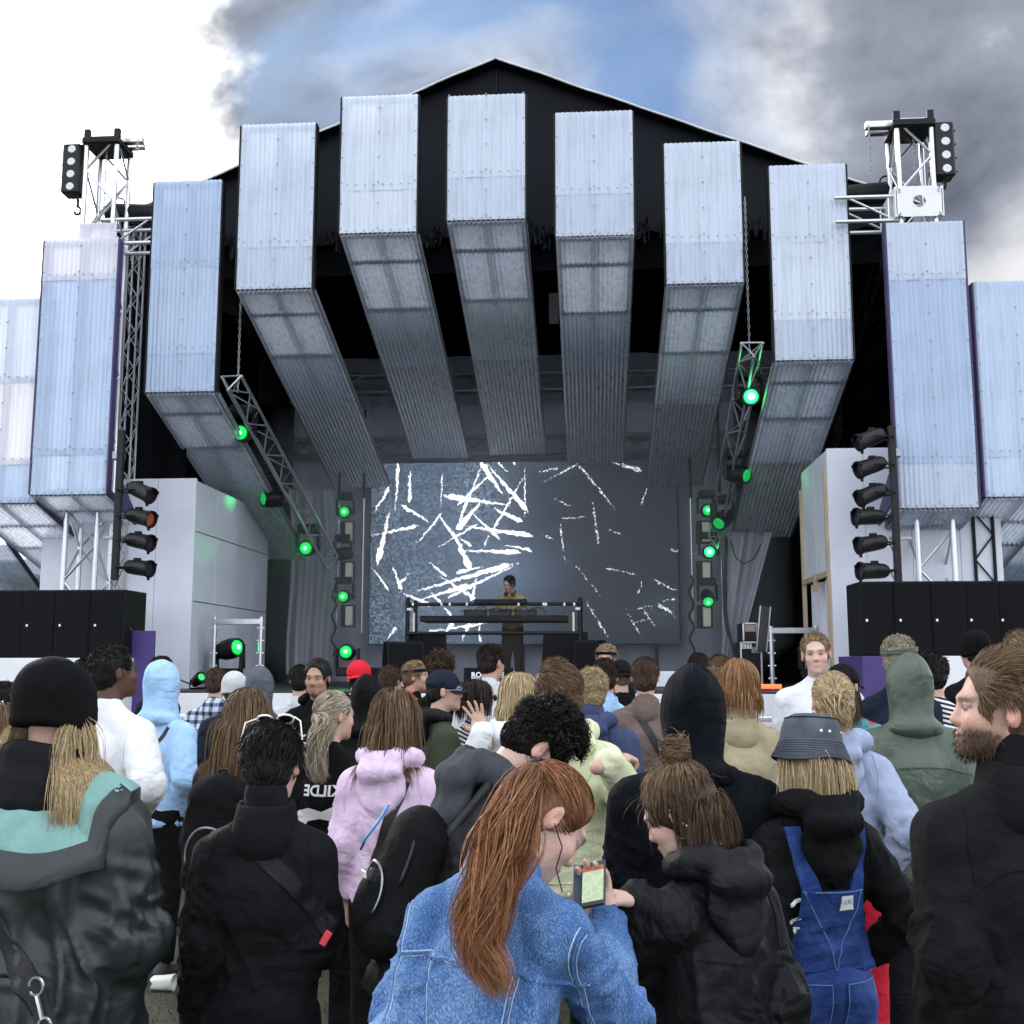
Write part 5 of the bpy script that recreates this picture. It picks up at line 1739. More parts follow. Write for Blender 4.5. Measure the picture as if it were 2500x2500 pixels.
            res.append(P2)
        if opt.get('wisps'):
            nw = opt['wisps']
            rt_ = scalp(nw * 3, r_, .06, nap)[:nw]
            N = ell_n(rt_)
            m3 = 8
            P3 = np.zeros((nw, m3, 3))
            P3[:, 0] = rt_
            d = N * .5 + G * .2 + r_.normal(0, .5, (nw, 3))
            for j in range(1, m3):
                d = d * .8 + G * .25 + r_.normal(0, .18, (nw, 3))
                d /= np.linalg.norm(d, axis=1, keepdims=True)
                P3[:, j] = push_out(P3[:, j - 1] + d * .014, HC, HR * 1.02)
            res.append(P3)
        return res
    return None


def push_out_var(p, c, r, extra, rot=None):
    q = p - c
    if rot is not None:
        q = q @ rot
    e = np.broadcast_to(np.asarray(extra, float), (len(p),))[:, None]
    rr = r[None] + e
    k = np.linalg.norm(q / rr, axis=1, keepdims=True)
    q = np.where(k < 1, q / np.maximum(k, 1e-3), q)
    if rot is not None:
        q = q @ rot.T
    return q + c
# ---------------------------------------------------------------- person builder
def hand_sdf(w_, d, nrm, side, curl=.5, spread=.12, sc=1.0, thumb=.6, fcurl=None):
    """w_ wrist, d pointing direction, nrm palm normal, side = direction of the thumb"""
    d = d / np.linalg.norm(d)
    nrm = nrm - d * (nrm @ d); nrm /= np.linalg.norm(nrm)
    sd = np.cross(d, nrm)
    if sd @ side < 0:
        sd = -sd
    s = SDF()
    s.rc(w_ - d * .07 * sc, w_ + d * .01, .027 * sc, .024 * sc, .01)
    rm = np.stack([sd, d, nrm], 1)
    s.el(w_ + d * .052 * sc, (.040 * sc, .050 * sc, .017 * sc), rm, .018)
    s.el(w_ + d * .035 * sc + sd * .028 * sc + nrm * .008, (.020 * sc, .034 * sc, .017 * sc), rm, .012)
    for i, (off, ln) in enumerate(((.029, .074), (.010, .082), (-.010, .077), (-.028, .060))):
        c_ = (fcurl[i] if fcurl else curl)
        p = w_ + d * (.092 - .006 * abs(i - 1)) * sc + sd * off * sc
        a_ = spread * (1.5 - i)
        fd = d * math.cos(a_) + sd * math.sin(a_)
        ang = c_ * .6
        r0 = .0095 * sc
        for j, fr in enumerate((.45, .31, .24)):
            v = fd * math.cos(ang) + nrm * math.sin(ang)
            q = p + v * ln * fr * sc
            s.rc(p, q, r0, r0 * .9, .006)
            p = q
            r0 *= .9
            ang += c_ * .9
    p = w_ + d * .022 * sc + sd * .036 * sc + nrm * .008 * sc
    v = d * .75 + sd * thumb + nrm * .25
    v /= np.linalg.norm(v)
    q = p + v * .042 * sc
    s.rc(p, q, .0125 * sc, .011 * sc, .008)
    v2 = d * .95 + sd * thumb * .25 + nrm * .35 * (1 + curl)
    v2 /= np.linalg.norm(v2)
    s.rc(q, q + v2 * .032 * sc, .011 * sc, .009 * sc, .005)
    return s


ARMS = {'down': ((.205, -.05, 1.12), (.205, .03, .88)), 'pocket': ((.245, -.09, 1.13), (.175, .08, .95)), 'front': ((.20, -.01, 1.11), (.07, .24, 1.12)), 'cross': ((.20, .03, 1.13), (.02, .20, 1.17)),
        'phone': ((.18, .06, 1.10), (.06, .30, 1.18)), 'hip': ((.30, -.10, 1.15), (.17, .0, .99)), 'up': ((.24, .13, 1.23), (.22, .24, 1.45))}


class Person:
    pass


def add_part(Pn, name, V, Fq, mat, parent=None, smooth=True, angle=None):
    me = mesh_np(name, V, Fq, smooth)
    if angle:
        me.set_sharp_from_angle(angle=R(angle))
    o = link(name, me, parent or Pn.root, mat)
    return o


def mb_part(Pn, name, mb, mat, parent=None, smooth=True, angle=45):
    me = mesh_np(name, mb.v, mb.f, smooth)
    if smooth and angle:
        me.set_sharp_from_angle(angle=R(angle))
    return link(name, me, parent or Pn.root, mat)


def ik(sh, w_, hint, up=.285, fo=.262):
    """elbow between shoulder and wrist, pushed towards the hint direction"""
    d = w_ - sh
    L = np.linalg.norm(d)
    if L > up + fo - .01:
        w_ = sh + d / L * (up + fo - .01)
        d = w_ - sh
        L = np.linalg.norm(d)
    a = (up * up - fo * fo + L * L) / (2 * L)
    h = math.sqrt(max(1e-5, up * up - a * a))
    d = d / L
    hv = np.array(hint, float) - d * (np.array(hint, float) @ d)
    return sh + d * a + hv / np.linalg.norm(hv) * h, w_


def reach(world_pt, hint=(0, -.3, -1)):
    return lambda Q, sh: ik(sh, Q.toloc(world_pt), hint)


def person(px, py, Y, label, face=0, head=(0, 0, 0), lean=0, tilt=0, skin='light', top=None, legs='darkpants', shoe='shoedark', hair=None, arms=('down', 'down'), hat=None, bw=1.0, seed=0, beard=None, facedet=False, hands=None, brow='dark', zfoot=0.0, group='people in the crowd', sunk=0.0, lips=1.0):
    r_ = np.random.default_rng(1000 + seed * 17 + int(px))
    Q = Person()
    top = dict(dict(mat='black', g=.018, hem=.86, sleeve=1.0, folds=.010, collar=None, hood=None), **(top or {}))
    Pv = V3(0, 0, .95)
    Rl = rotm(0, lean, tilt)
    U = lambda p: Pv + Rl @ (np.array(p, float) - Pv)
    Q.U, Q.Rl = U, Rl
    Hj = U((0, -.005, 1.535))
    Rh = Rl @ rotm(*head)
    Hc = Hj + Rh @ V3(0, .02, .105)
    Q.Hc, Q.Rh = Hc, Rh
    hair0 = hair[0] if isinstance(hair, list) else hair
    extra = {None: .004, 'short': .014, 'quiff': .04, 'curly': .028, 'crop': .006, 'long': .012, 'bob': .012, 'mop': .018, 'pony': .01, 'bun': .07, 'afro': .02}[(hair0 or {}).get('style')]
    if isinstance(hair, list) and any(h_['style'] == 'bun' for h_ in hair): extra = .085
    if hat: extra = {'beanie': .022, 'cap': .03, 'backcap': .03, 'bucket': .035, 'hood': .035, 'band': .014}.get(hat[0], .02)
    if top['hood'] == 'up': extra = .042
    topz = Hc[2] + (Rh @ HC)[2] + math.sqrt(np.sum((Rh[2] * HR) ** 2)) + extra
    tgt = at(px, py, Y)
    s = (tgt[2] - zfoot) / topz
    th = R(face)
    Rz = np.array([[math.cos(th), -math.sin(th), 0], [math.sin(th), math.cos(th), 0], [0, 0, 1]])
    hxy = Rz @ Hc * s
    loc = V3(tgt[0] - hxy[0], Y - hxy[1], zfoot)
    Q.s, Q.loc, Q.Rz = s, loc, Rz
    Q.toloc = lambda w_: (Rz.T @ (np.array(w_, float) - loc)) / s
    Q.toworld = lambda p: loc + Rz @ np.array(p, float) * s
    rg = min(.027, max(.0090, Y * .0038))
    top['folds'] *= min(1.0, .0125 / rg)
    rh = min(.014, max(.007, Y * .0022)) if not facedet else min(.0075, max(.0045, Y * .0012))
    H = lambda *p: Hc + Rh @ V3(*p)
    # arms
    pts = []
    for i, sg in enumerate((-1, 1)):
        a_ = arms[i]
        sh = U((sg * .168 * bw, -.014, 1.358))
        if callable(a_):
            a_ = a_(Q, sh)
        e, w_ = ARMS[a_] if isinstance(a_, str) else a_[:2]
        if isinstance(a_, str):
            e, w_ = U((sg * e[0] * bw, e[1], e[2])), U((sg * w_[0], w_[1], w_[2]))
        else:
            e, w_ = np.array(e, float), np.array(w_, float)
        pts.append((sh, e, w_))
    Q.arms = pts
    # ---- body: head and neck, limbs and trunk, hands
    hd = SDF()
    hd.el(H(0, -.012, .035), (.074, .094, .083), Rh, .02)
    hd.el(H(0, .035, -.028), (.058, .060, .085), Rh, .03)
    hd.el(H(0, .046, -.075), (.046, .048, .040), Rh, .03)
    hd.el(H(0, .083, -.100), (.020, .017, .017), Rh, .025)
    hd.el(H(0, .080, .020), (.048, .020, .013), Rh, .015)
    for sx in (-1, 1):
        hd.el(H(sx * .039, .066, -.030), (.020, .024, .022), Rh, .02)
        hd.el(H(sx * .032, .100, .002), (.016, .014, .010), Rh, .012, True)
        hd.el(H(sx * .031, .080, .001), (.0135, .0125, .0125), Rh, .002)
        hd.el(H(sx * .078, -.008, -.010), (.010, .019, .032), Rh @ rotm(sx * -22, 0, 0), .006)
        hd.el(H(sx * .088, .000, -.006), (.006, .010, .016), Rh, .006, True)
    hd.rc(H(0, .086, .008), H(0, .106, -.028), .0075, .0105, .014)
    hd.el(H(0, .097, -.034), (.017, .012, .0085), Rh, .010)
    hd.el(H(0, .0945, -.0615), (.024, .0105, .0062), Rh, .004)
    hd.el(H(0, .0930, -.0715), (.021, .0105, .0068), Rh, .004)
    hd.rc(U((0, -.025, 1.41)), H(0, -.020, -.055), .058, .054, .03)
    Vh, Fh = hd.mesh(rh)
    core = SDF()
    core.rc(U((0, 0, 1.02)), U((0, 0, 1.31)), .10 * bw, .105 * bw, .05, .7)
    core.rc(U((-.125 * bw, -.014, 1.352)), U((.125 * bw, -.014, 1.352)), .036, .036, .03)
    core.el((0, 0, .94), (.14, .10, .12), None, .05)
    for (sh, e, w_) in pts:
        core.rc(sh, e, .036, .036, .02)
        core.rc(e, w_, .038, .025, .02)
    for sx in (-1, 1):
        core.rc((sx * .085, 0, .90), (sx * .095, .012, .48), .075, .05, .03)
        core.rc((sx * .095, .012, .48), (sx * .10, -.02, .09), .05, .034, .02)
        core.rc((sx * .10, -.03, .04), (sx * .115, .13, .035), .034, .030, .02)
    core.cut((0, 0, -1), -.012)
    parts = [(Vh, Fh), core.mesh(.034 if top['sleeve'] > .9 else .018)]
    nh = len(Vh)
    for i, (sh, e, w_) in enumerate(pts):
        hs = (hands or {}).get(i, {})
        if callable(hs):
            hs = hs(Q, w_, e)
        fd = hs['d'] if 'd' in hs else (w_ - e)
        nr = hs.get('n', Rl @ V3(1 - 2 * i, .25, 0) if isinstance(arms[i], str) and arms[i] in ('down', 'pocket', 'hip') else Rl @ V3(0, -.2, 1))
        sdv = hs.get('side', Rl @ V3(0, 1, .1))
        hsd = hand_sdf(np.array(w_, float), np.array(fd, float), np.array(nr, float), np.array(sdv, float), hs.get('curl', .55), hs.get('spread', .06), 1.0, hs.get('thumb', .6), hs.get('fcurl'))
        parts.append(hsd.mesh(.0055 if hs else .015))
    Vb, Fb = join(parts)
    me = mesh_np('person', Vb, Fb)
    # skin colour: tone, lips, brows, eyes, beard painted where the features are
    base = np.array(SKIN[skin])
    C = np.tile(base, (len(Vb), 1))
    q = (Vh - Hc) @ Rh
    ch = C[:nh]
    x, y, z = q.T
    ax_ = np.abs(x)
    bc = np.array(HAIR[brow][0]) * 1.2
    def paint(mask, col, a=1.0):
        mk = np.clip(mask, 0, 1)[:, None] * a
        ch[:] = ch * (1 - mk) + np.array(col) * mk
    sm = lambda v, lo, hi: np.clip((v - lo) / (hi - lo), 0, 1)
    paint(np.exp(-((ax_ - .045) ** 2 + (z + .03) ** 2) / .0006) * (y > .03), base * [1.12, .78, .76], .45)
    paint((ax_ > .070) & (z < .03) & (y > -.04), base * [1.15, .72, .68], .45)
    paint(np.exp(-(x ** 2 + (z + .034) ** 2) / .0004) * (y > .09), base * [1.1, .8, .78], .4)
    if beard:
        bm = sm(-z, .040, .062) * (y > .005) * sm(y - .2 * z, .0, .05) * (1 - np.exp(-((x / .020) ** 2 + ((z + .0665) / .010) ** 2)))
        if beard[0] == 'goatee':
            bm = np.maximum(np.exp(-((x / .022) ** 2 + ((z + .100) / .020) ** 2)), .95 * np.exp(-((ax_ / .030) ** 4 + ((z + .052) / .0055) ** 2))) * (y > .06)
        if beard[0] == 'stubble':
            bm = bm * .45
        paint(bm, np.array(HAIR[beard[1]][0]) * 1.6 + .004, .9)
    lm_ = np.exp(-((ax_ / .025) ** 4 + ((z + .0665) / .0085) ** 2)) * (y > .075)
    paint(lm_, base * [.92, .52, .50], .75 * lips)
    paint(np.exp(-((ax_ / .022) ** 4 + ((z + .0665) / .0022) ** 2)) * (y > .075), base * [.35, .2, .18], .7)
    paint(np.exp(-(((ax_ - .032) / .020) ** 4 + ((z - .0215 + .10 * np.abs(ax_ - .032)) / .0055) ** 2)) * (y > .05), bc, .85)
    de2 = ((ax_ - .031) / .0145) ** 2 + ((z - .001) / .0062) ** 2
    ev = (y > .06)
    paint((de2 < 1.4) * ev, base * .30, .85)
    paint((de2 < .7) * ev, (.36, .34, .33), .9)
    paint((((ax_ - .031) / .0062) ** 2 + ((z - .0015) / .0062) ** 2 < 1) * ev, (.03, .035, .045), 1)
    attr_col(me, 'Skin', C)
    me.materials.append(SKINM)
    root = bpy.data.objects.new('person', me)
    COL.objects.link(root)
    root.location = tuple(loc)
    root.rotation_euler = (0, 0, th)
    root.scale = (s, s, s)
    ORG[root.name] = np.zeros(3)
    tag(root, label, 'person', group)
    Q.root = root
    if beard and beard[0] == 'full' and Y < 4:
        sel = np.nonzero(bm > .35)[0]
        N_ = normals(Vh, Fh)
        ii = r_.choice(sel, 1500)
        rt = Vh[ii] + r_.normal(0, .002, (1500, 3))
        dv = N_[ii] * .55 + Rh @ V3(0, .1, -1) + r_.normal(0, .3, (1500, 3))
        dv /= np.linalg.norm(dv, axis=1, keepdims=True)
        ln = r_.uniform(.006, .016, 1500)[:, None]
        PP_ = np.stack([rt, rt + dv * ln * .5, rt + dv * ln + Rh @ V3(0, 0, -.002)], 1)
        V, Fq = strand_mesh(PP_, .0007)
        me2 = mesh_np('beard', V, Fq)
        c0_, c1_ = (np.array(c) for c in HAIR[beard[1]])
        t_ = r_.random(1500)[:, None]
        attr_col(me2, 'Hair', np.repeat(c0_ * (1 - t_) + c1_ * t_, 6, axis=0))
        link('beard', me2, root, HAIRM)
    # ---- legs and shoes
    g = .012
    lg = SDF()
    lg.el((0, -.012, .94), (.155 * (.5 + .5 * bw) + g, .115 + g, .13), None, .05)
    for sx in (-1, 1):
        lg.rc((sx * .082, -.01, .89), (sx * .095, .012, .48), .088 + g, .062 + g, .04)
        lg.rc((sx * .095, .012, .48), (sx * .10, -.02, .10), .060 + g, .052 + g, .02)
    lg.cut((0, 0, -1), -.085)
    lg.cut((0, 0, 1), 1.04)
    rl = max(.018, min(.042, Y * .009))
    V, Fq = lg.mesh(rl)
    V = folds(V, Fq, .010, 8, seed + 3, 1.0, 1.6)
    if legs:
        Q.trousers = add_part(Q, 'trousers', V, Fq, FB[legs])
    for sx in (-1, 1):
        sh_ = SDF().rc((sx * .10, -.055, .045), (sx * .118, .13, .035), .042, .038, .03).rc((sx * .10, -.03, .06), (sx * .10, -.02, .12), .042, .045, .03).cut((0, 0, -1), -.004)
        V, Fq = sh_.mesh(.026)
        add_part(Q, 'shoe', V, Fq, FB[shoe])
    # ---- top garment
    g = top['g']
    tp = SDF()
    hem = top['hem']
    tp.el(U((0, -.006, 1.250)), (.136 * bw + g * .9, .100 + g * .9, .165), Rl, .05)
    tp.rc(U((0, -.002, 1.22)), U((0, -.004, hem)), .134 * (.4 + .6 * bw) + g, (.142 if top.get('flare') is None else top['flare']) * (.5 + .5 * bw) + g, .05, .72)
    for sx in (-1, 1):
        tp.rc(U((sx * .025, -.018, 1.452)), pts[(sx + 1) // 2][0], .042 + g * .45, .043 + g * .6, .055)
    for (sh, e, w_) in pts:
        w2 = e + (w_ - e) * min(1, max(0, top['sleeve'] * 2 - 1)) if top['sleeve'] < 1 else w_
        tp.rc(sh, e, .050 + g * .8, .042 + g * .8, .03)
        if top['sleeve'] > .55:
            tp.rc(e, w2, .042 + g * .8, .032 + g * .6, .02)
    ck = {'crew': (1.485, .062), 'high': (1.545, .066), None: (1.475, .06), 'shirt': (1.50, .062)}[top['collar']]
    tp.rc(U((0, -.02, 1.42)), U((0, -.022, ck[0])), .075, ck[1], .03)
    nrm = Rl @ V3(0, 0, -1)
    tp.cut(nrm, nrm @ U((0, 0, hem)))
    if top['hood'] == 'down':
        hk = top.get('hoodk', 1.0)
        arc = [U((.105 * math.sin(a_) * 1.05, -.012 - .085 * math.cos(a_) * 1.1, 1.485 + .012 * math.cos(a_))) for a_ in np.linspace(-2.1, 2.1, 9)]
        hs = SDF().chain(arc, [.026, .034, .042, .047, .05, .047, .042, .034, .026], .02)
        hs.el(U((0, -.118, 1.375)), (.105 * hk, .036, .085 * hk), Rl @ rotm(0, 8, 0), .04)
        hs.el(U((0, -.122, 1.315)), (.055 * hk, .028, .075 * hk), Rl @ rotm(0, 8, 0), .05)
        hs.el(U((0, -.145, 1.44)), (.10, .042, .05), Rl, .03, )
        hs.el(U((0, -.075, 1.53)), (.062, .062, .055), Rl, .02, True)
        V, Fq = hs.mesh(rg)
        V = folds(V, Fq, top['folds'] * .8, 11, seed + 9)
        Q.hood = add_part(Q, 'hood', V, Fq, FB[top.get('hoodmat', top['mat'])])
    if top['hood'] == 'up':
        hk = top.get('hoodk', 1.0)
        hs = SDF()
        hs.el(H(0, -.016, .016), (.098 * hk, .122, .128), Rh, .03)
        hs.el(H(0, -.070, .072), (.040, .060, .060), Rh, .05)
        hs.el(H(0, -.02, .10), (.030, .085, .038), Rh, .05)
        hs.rc(H(0, -.035, -.05), U((0, -.035, 1.47)), .086 * hk, .088, .035)
        hs.rc(H(0, .0, -.07), U((0, .03, 1.46)), .078 * hk, .09, .03)
        rg_ = [U((.105 * math.sin(a_), -.018 + .095 * math.cos(a_), 1.445 - .018 * math.cos(a_))) for a_ in np.linspace(0, 2 * math.pi, 13)]
        hs.chain(rg_, [.026] * 13, .03)
        hs.el(H(0, .125, -.005), (.078, .115, .105), Rh, .02, True)
        V, Fq = hs.mesh(rg)
        V = folds(V, Fq, top['folds'] * .75, 9, seed + 9)
        Q.hood = add_part(Q, 'hood', V, Fq, FB[top.get('hoodmat', top['mat'])])
        bv = BVHTree.FromPolygons([tuple(v) for v in V], [tuple(int(i) for i in f) for f in Fq])
        sm_ = []
        for a_ in np.linspace(.5, 2.75, 18):
            dr = Rh @ V3(0, math.cos(a_), math.sin(a_))
            o_ = H(0, -.02, .0)
            h_ = bv.ray_cast(Vector(tuple(o_ + dr * .5)), Vector(tuple(-dr)))
            if h_[0] is not None:
                sm_.append(np.array(h_[0]) + dr * .0005)
        if len(sm_) > 4:
            mb_part(Q, 'hood_seam', MB().path(np.array(sm_), .0032, 5), FB[top.get('hoodmat', top['mat'])], Q.hood)
    V, Fq = tp.mesh(rg)
    V = folds(V, Fq, top['folds'], top.get('ff', 8.0), seed, 1.2, top.get('zs', .9))
    V = creases(V, Fq, pts, hem, Pv, Rl, top['folds'], seed)
    Q.top = add_part(Q, top.get('name', 'jacket'), V, Fq, FB[top['mat']])
    Q.bvh = BVHTree.FromPolygons([tuple(v) for v in V], [tuple(int(i) for i in f) for f in Fq])
    if Y < 5.2 and top['mat'] not in ('denim', 'wax'):
        for sx in (-1, 1):
            seam(Q, [(sx * (.135 * bw + g * .6), 1.435), (sx * (.148 * bw + g * .8), 1.36), (sx * (.138 * bw + g * .9), 1.27)], .0024, top['mat'], 'armhole_seam', parent=Q.top)
        seam(Q, [(-.15, hem + .06), (0, hem + .058), (.15, hem + .06)], .0026, top['mat'], 'hem_seam', parent=Q.top)
    if top['collar'] in ('high', 'shirt'):
        cs = SDF()
        z1 = 1.535 if top['collar'] == 'high' else 1.525
        cs.rc(U((0, -.022, 1.425)), U((0, -.018, z1)), .106 if top['collar'] == 'high' else .10, .082 if top['collar'] == 'high' else .076, .02)
        a0, a1 = U((0, -.02, 1.38)), U((0, -.012, 1.70))
        cs.rc(a0, a1, .066, .066, .01, 1.0, True)
        nn = Rl @ V3(0, -.15, 1)
        cs.cut(nn, nn @ U((0, -.01, z1 - .006)))
        if top['collar'] == 'shirt':
            cs.el(U((0, .11, 1.51)), (.03, .06, .07), Rl, .01, True)
        V, Fq = cs.mesh(min(.016, rg))
        V = folds(V, Fq, top['folds'] * .35, 12, seed + 5)
        add_part(Q, 'collar', V, Fq, FB[top.get('collarmat', top['mat'])])
    # ---- hair
    if hair:
        for hh_ in (hair if isinstance(hair, list) else [hair]):
            do_hair(Q, hh_, r_, Y, hat, pts)
    if hat:
        do_hat(Q, hat, rg, seed)
    return Q


def creases(V, Fq, pts, hem, Pv, Rl, amp, seed):
    """bunching rings on the sleeves, gathers above the hem, long drapes down the back"""
    N = normals(V, Fq)
    D = np.zeros(len(V))
    arm = np.zeros(len(V))
    for i, (sh, e, w_) in enumerate(pts):
        for a, b, base in ((sh, e, 0.0), (e, w_, 1.0)):
            d = b - a
            L = np.linalg.norm(d)
            t = np.clip((V - a) @ d / L ** 2, 0, 1)
            q = V - a - t[:, None] * d
            dist = np.linalg.norm(q, axis=1)
            near = np.clip((.115 - dist) / .02, 0, 1)
            u, v, _ = basis(d)
            ang = np.arctan2(q @ v, q @ u)
            tt = base + t
            c = np.stack([tt * L * 34 + 1.6 * np.sin(ang + i + seed), np.cos(ang) * 1.1 + seed, np.sin(ang) * 1.1 + 7 * i], 1)
            r1 = 1 - np.abs(2 * vn3(c) - 1)
            loc = .35 + .65 * np.exp(-((tt - 1.0) / .28) ** 2) + .4 * np.exp(-((tt - 2.0) / .2) ** 2)
            w2 = near * loc * np.clip((tt - .12) / .2, 0, 1)
            D = np.where(w2 > arm, amp * 1.5 * (r1 ** 2.5 - .3) * w2, D)
            arm = np.maximum(arm, w2)
    q = (V - Pv) @ Rl + Pv
    body = 1 - np.clip(arm * 2, 0, 1)
    hz = np.exp(-np.clip(q[:, 2] - hem, 0, 9) / .09)
    r2 = 1 - np.abs(2 * vn3(np.stack([q[:, 0] * 6 + seed, q[:, 1] * 6, q[:, 2] * 30 + 4 * vn3(q * 5 + 3)], 1)) - 1)
    r3 = 1 - np.abs(2 * vn3(np.stack([q[:, 0] * 15 + 2.5 * vn3(q * 4 + 9) + seed * 3, q[:, 1] * 9, q[:, 2] * 2.4], 1)) - 1)
    D = D + body * amp * (.9 * hz * (r2 ** 2 - .35) + 1.05 * (1 - hz) * (r3 ** 3 - .25) * np.clip((1.42 - q[:, 2]) / .2, 0, 1))
    return V + N * D[:, None]


def do_hair(Q, hair, r_, Y, hat, pts):
    st = hair['style']
    c0, c1 = (np.array(c) for c in HAIR[hair['col']])
    Rh, Hc, U, Rl = Q.Rh, Q.Hc, Q.U, Q.Rl
    parts = []; cols = []
    thick = {'short': .010, 'quiff': .010, 'curly': .004, 'crop': .003, 'long': .009, 'bob': .010, 'mop': .014, 'pony': .004, 'bun': .005, 'afro': .014}[st]
    if hat and hat[0] in ('cap', 'backcap', 'beanie', 'bucket'):
        thick = min(thick, .003)
        hair = dict(hair, ztop=.0 if hat[0] != 'bucket' else .03, lift=.1)
    hair = dict(dict(capt=thick + .0005), **hair)
    cap = SDF()
    if hair.get('nocap'):
        cap = None
    if cap is not None:
        cap.el(HC, HR + thick - .002, None, .01)
        nap = hair.get('nape', -.075)
        cap.el(V3(0, -.045, -.03), (V3(.070, .066, .06) if st in ('long', 'bob', 'mop', 'pony', 'bun') else V3(.060, .062, .056)) + thick, None, .03)
        fy = hair.get('face', .12)
        cap.el(V3(0, fy + .004, -.022), V3(.086, .090, .114), None, .012, True)
        for sx in (-1, 1):
            if st not in ('long', 'bob', 'mop'):
                cap.el(V3(sx * .085, .012, -.025), V3(.03, .032, .042), None, .01, True)
        cap.cut((0, .55, -1), -nap + .0)
        V, Fq = cap.mesh(max(.007, min(.014, Y * .0024)))
        V = folds(V, Fq, {'curly': .006, 'afro': .006, 'mop': .008}.get(st, .003), 26 if st != 'afro' else 60, int(Hc[0] * 100) + 5)
        parts.append((V, Fq))
        n_ = vn3(V * np.array([60, 60, 14]) + 5)[:, None]
        cols.append(c0 * .8 * (1 - n_) + (c0 * .5 + c1 * .5) * n_ * .9)
    G = Rh.T @ V3(0, 0, -1)
    if 'wpath' in hair:
        hair = dict(hair, path=np.array([(Q.toloc(w_) - Hc) @ Rh for w_ in hair['wpath']]))
    # colliders in head space: shoulders / back
    col = []
    for c, rr in ((U((0, -.01, 1.30)), V3(.19, .135, .185)), (pts[0][0] * .75 + U((0, 0, 1.42)) * .25, V3(.10, .085, .075)), (pts[1][0] * .75 + U((0, 0, 1.42)) * .25, V3(.10, .085, .075))):
        col.append((Rh.T @ (c - Hc), rr, Rh.T @ Rl))
    near = Y < 3.6
    if hair.get('scarf'):
        col.append((Rh.T @ (U((0, -.015, 1.455)) - Hc), V3(.165, .165, .10), Rh.T @ Rl))
    n = int(hair.get('n', 4200 if near else (2000 if Y < 6 else 1200)) * (2.3 if Y < 4.6 else 1.5))
    w0 = hair.get('w', min(.0024, max(.0006, Y * .00029)))
    hair = dict(hair, far=Y > 5.2)
    mm = {'short': 4 if Y > 5.2 else 6, 'quiff': 4 if Y > 5.2 else 6, 'crop': 4 if Y > 5.2 else 6, 'curly': 7 if Y > 5.2 else 9, 'pony': 14, 'bun': 12}.get(st, hair.get('m', 9 if Y > 5.2 else 14))
    bud = 150e3 if Y < 2 else 80e3 if Y < 3.0 else 56e3 if Y < 4.6 else 22e3 if Y < 6 else 11e3
    nmax = int(bud / (2 * (mm - 1)))
    if n > nmax:
        w0 *= min(1.35, (n / nmax) ** .35)
        n = nmax
    if st != 'afro':
        P = hair_strands(st, r_, n, hair, G, col)
        for pi, PP in enumerate(P if isinstance(P, list) else [P]):
            k = len(PP)
            V, Fq = strand_mesh(PP, (w0 if pi < 2 else w0 * .45) * r_.uniform(.6, 1.4, k))
            parts.append((V, Fq))
            root = PP[:, 0]
            cl = np.clip(.5 * vn3(root * 38 + 31) + .5 * r_.random(k) ** 1.3, 0, 1)[:, None]
            cc = c0 * (1 - cl) + c1 * cl
            m = PP.shape[1]
            tip = hair.get('tip', 0.0)
            tt = np.linspace(0, 1, m)[None, :, None]
            full = cc[:, None, :] * (1 - tip * .5 + tip * tt)
            cols.append(np.repeat(full.reshape(-1, 3), 2, axis=0))
    V, Fq = join(parts)
    V = V @ Rh.T + Hc
    me = mesh_np('hair', V, Fq)
    attr_col(me, 'Hair', np.vstack(cols))
    Q.hair = link('hair', me, Q.root, HAIRM)


def ring_mesh(rings, cap_top=True):
    """rings: list of (n,3) arrays"""
    n = len(rings[0])
    V = np.vstack(rings)
    Fs = [(i * n + j, i * n + (j + 1) % n, (i + 1) * n + (j + 1) % n, (i + 1) * n + j) for i in range(len(rings) - 1) for j in range(n)]
    return V, Fs


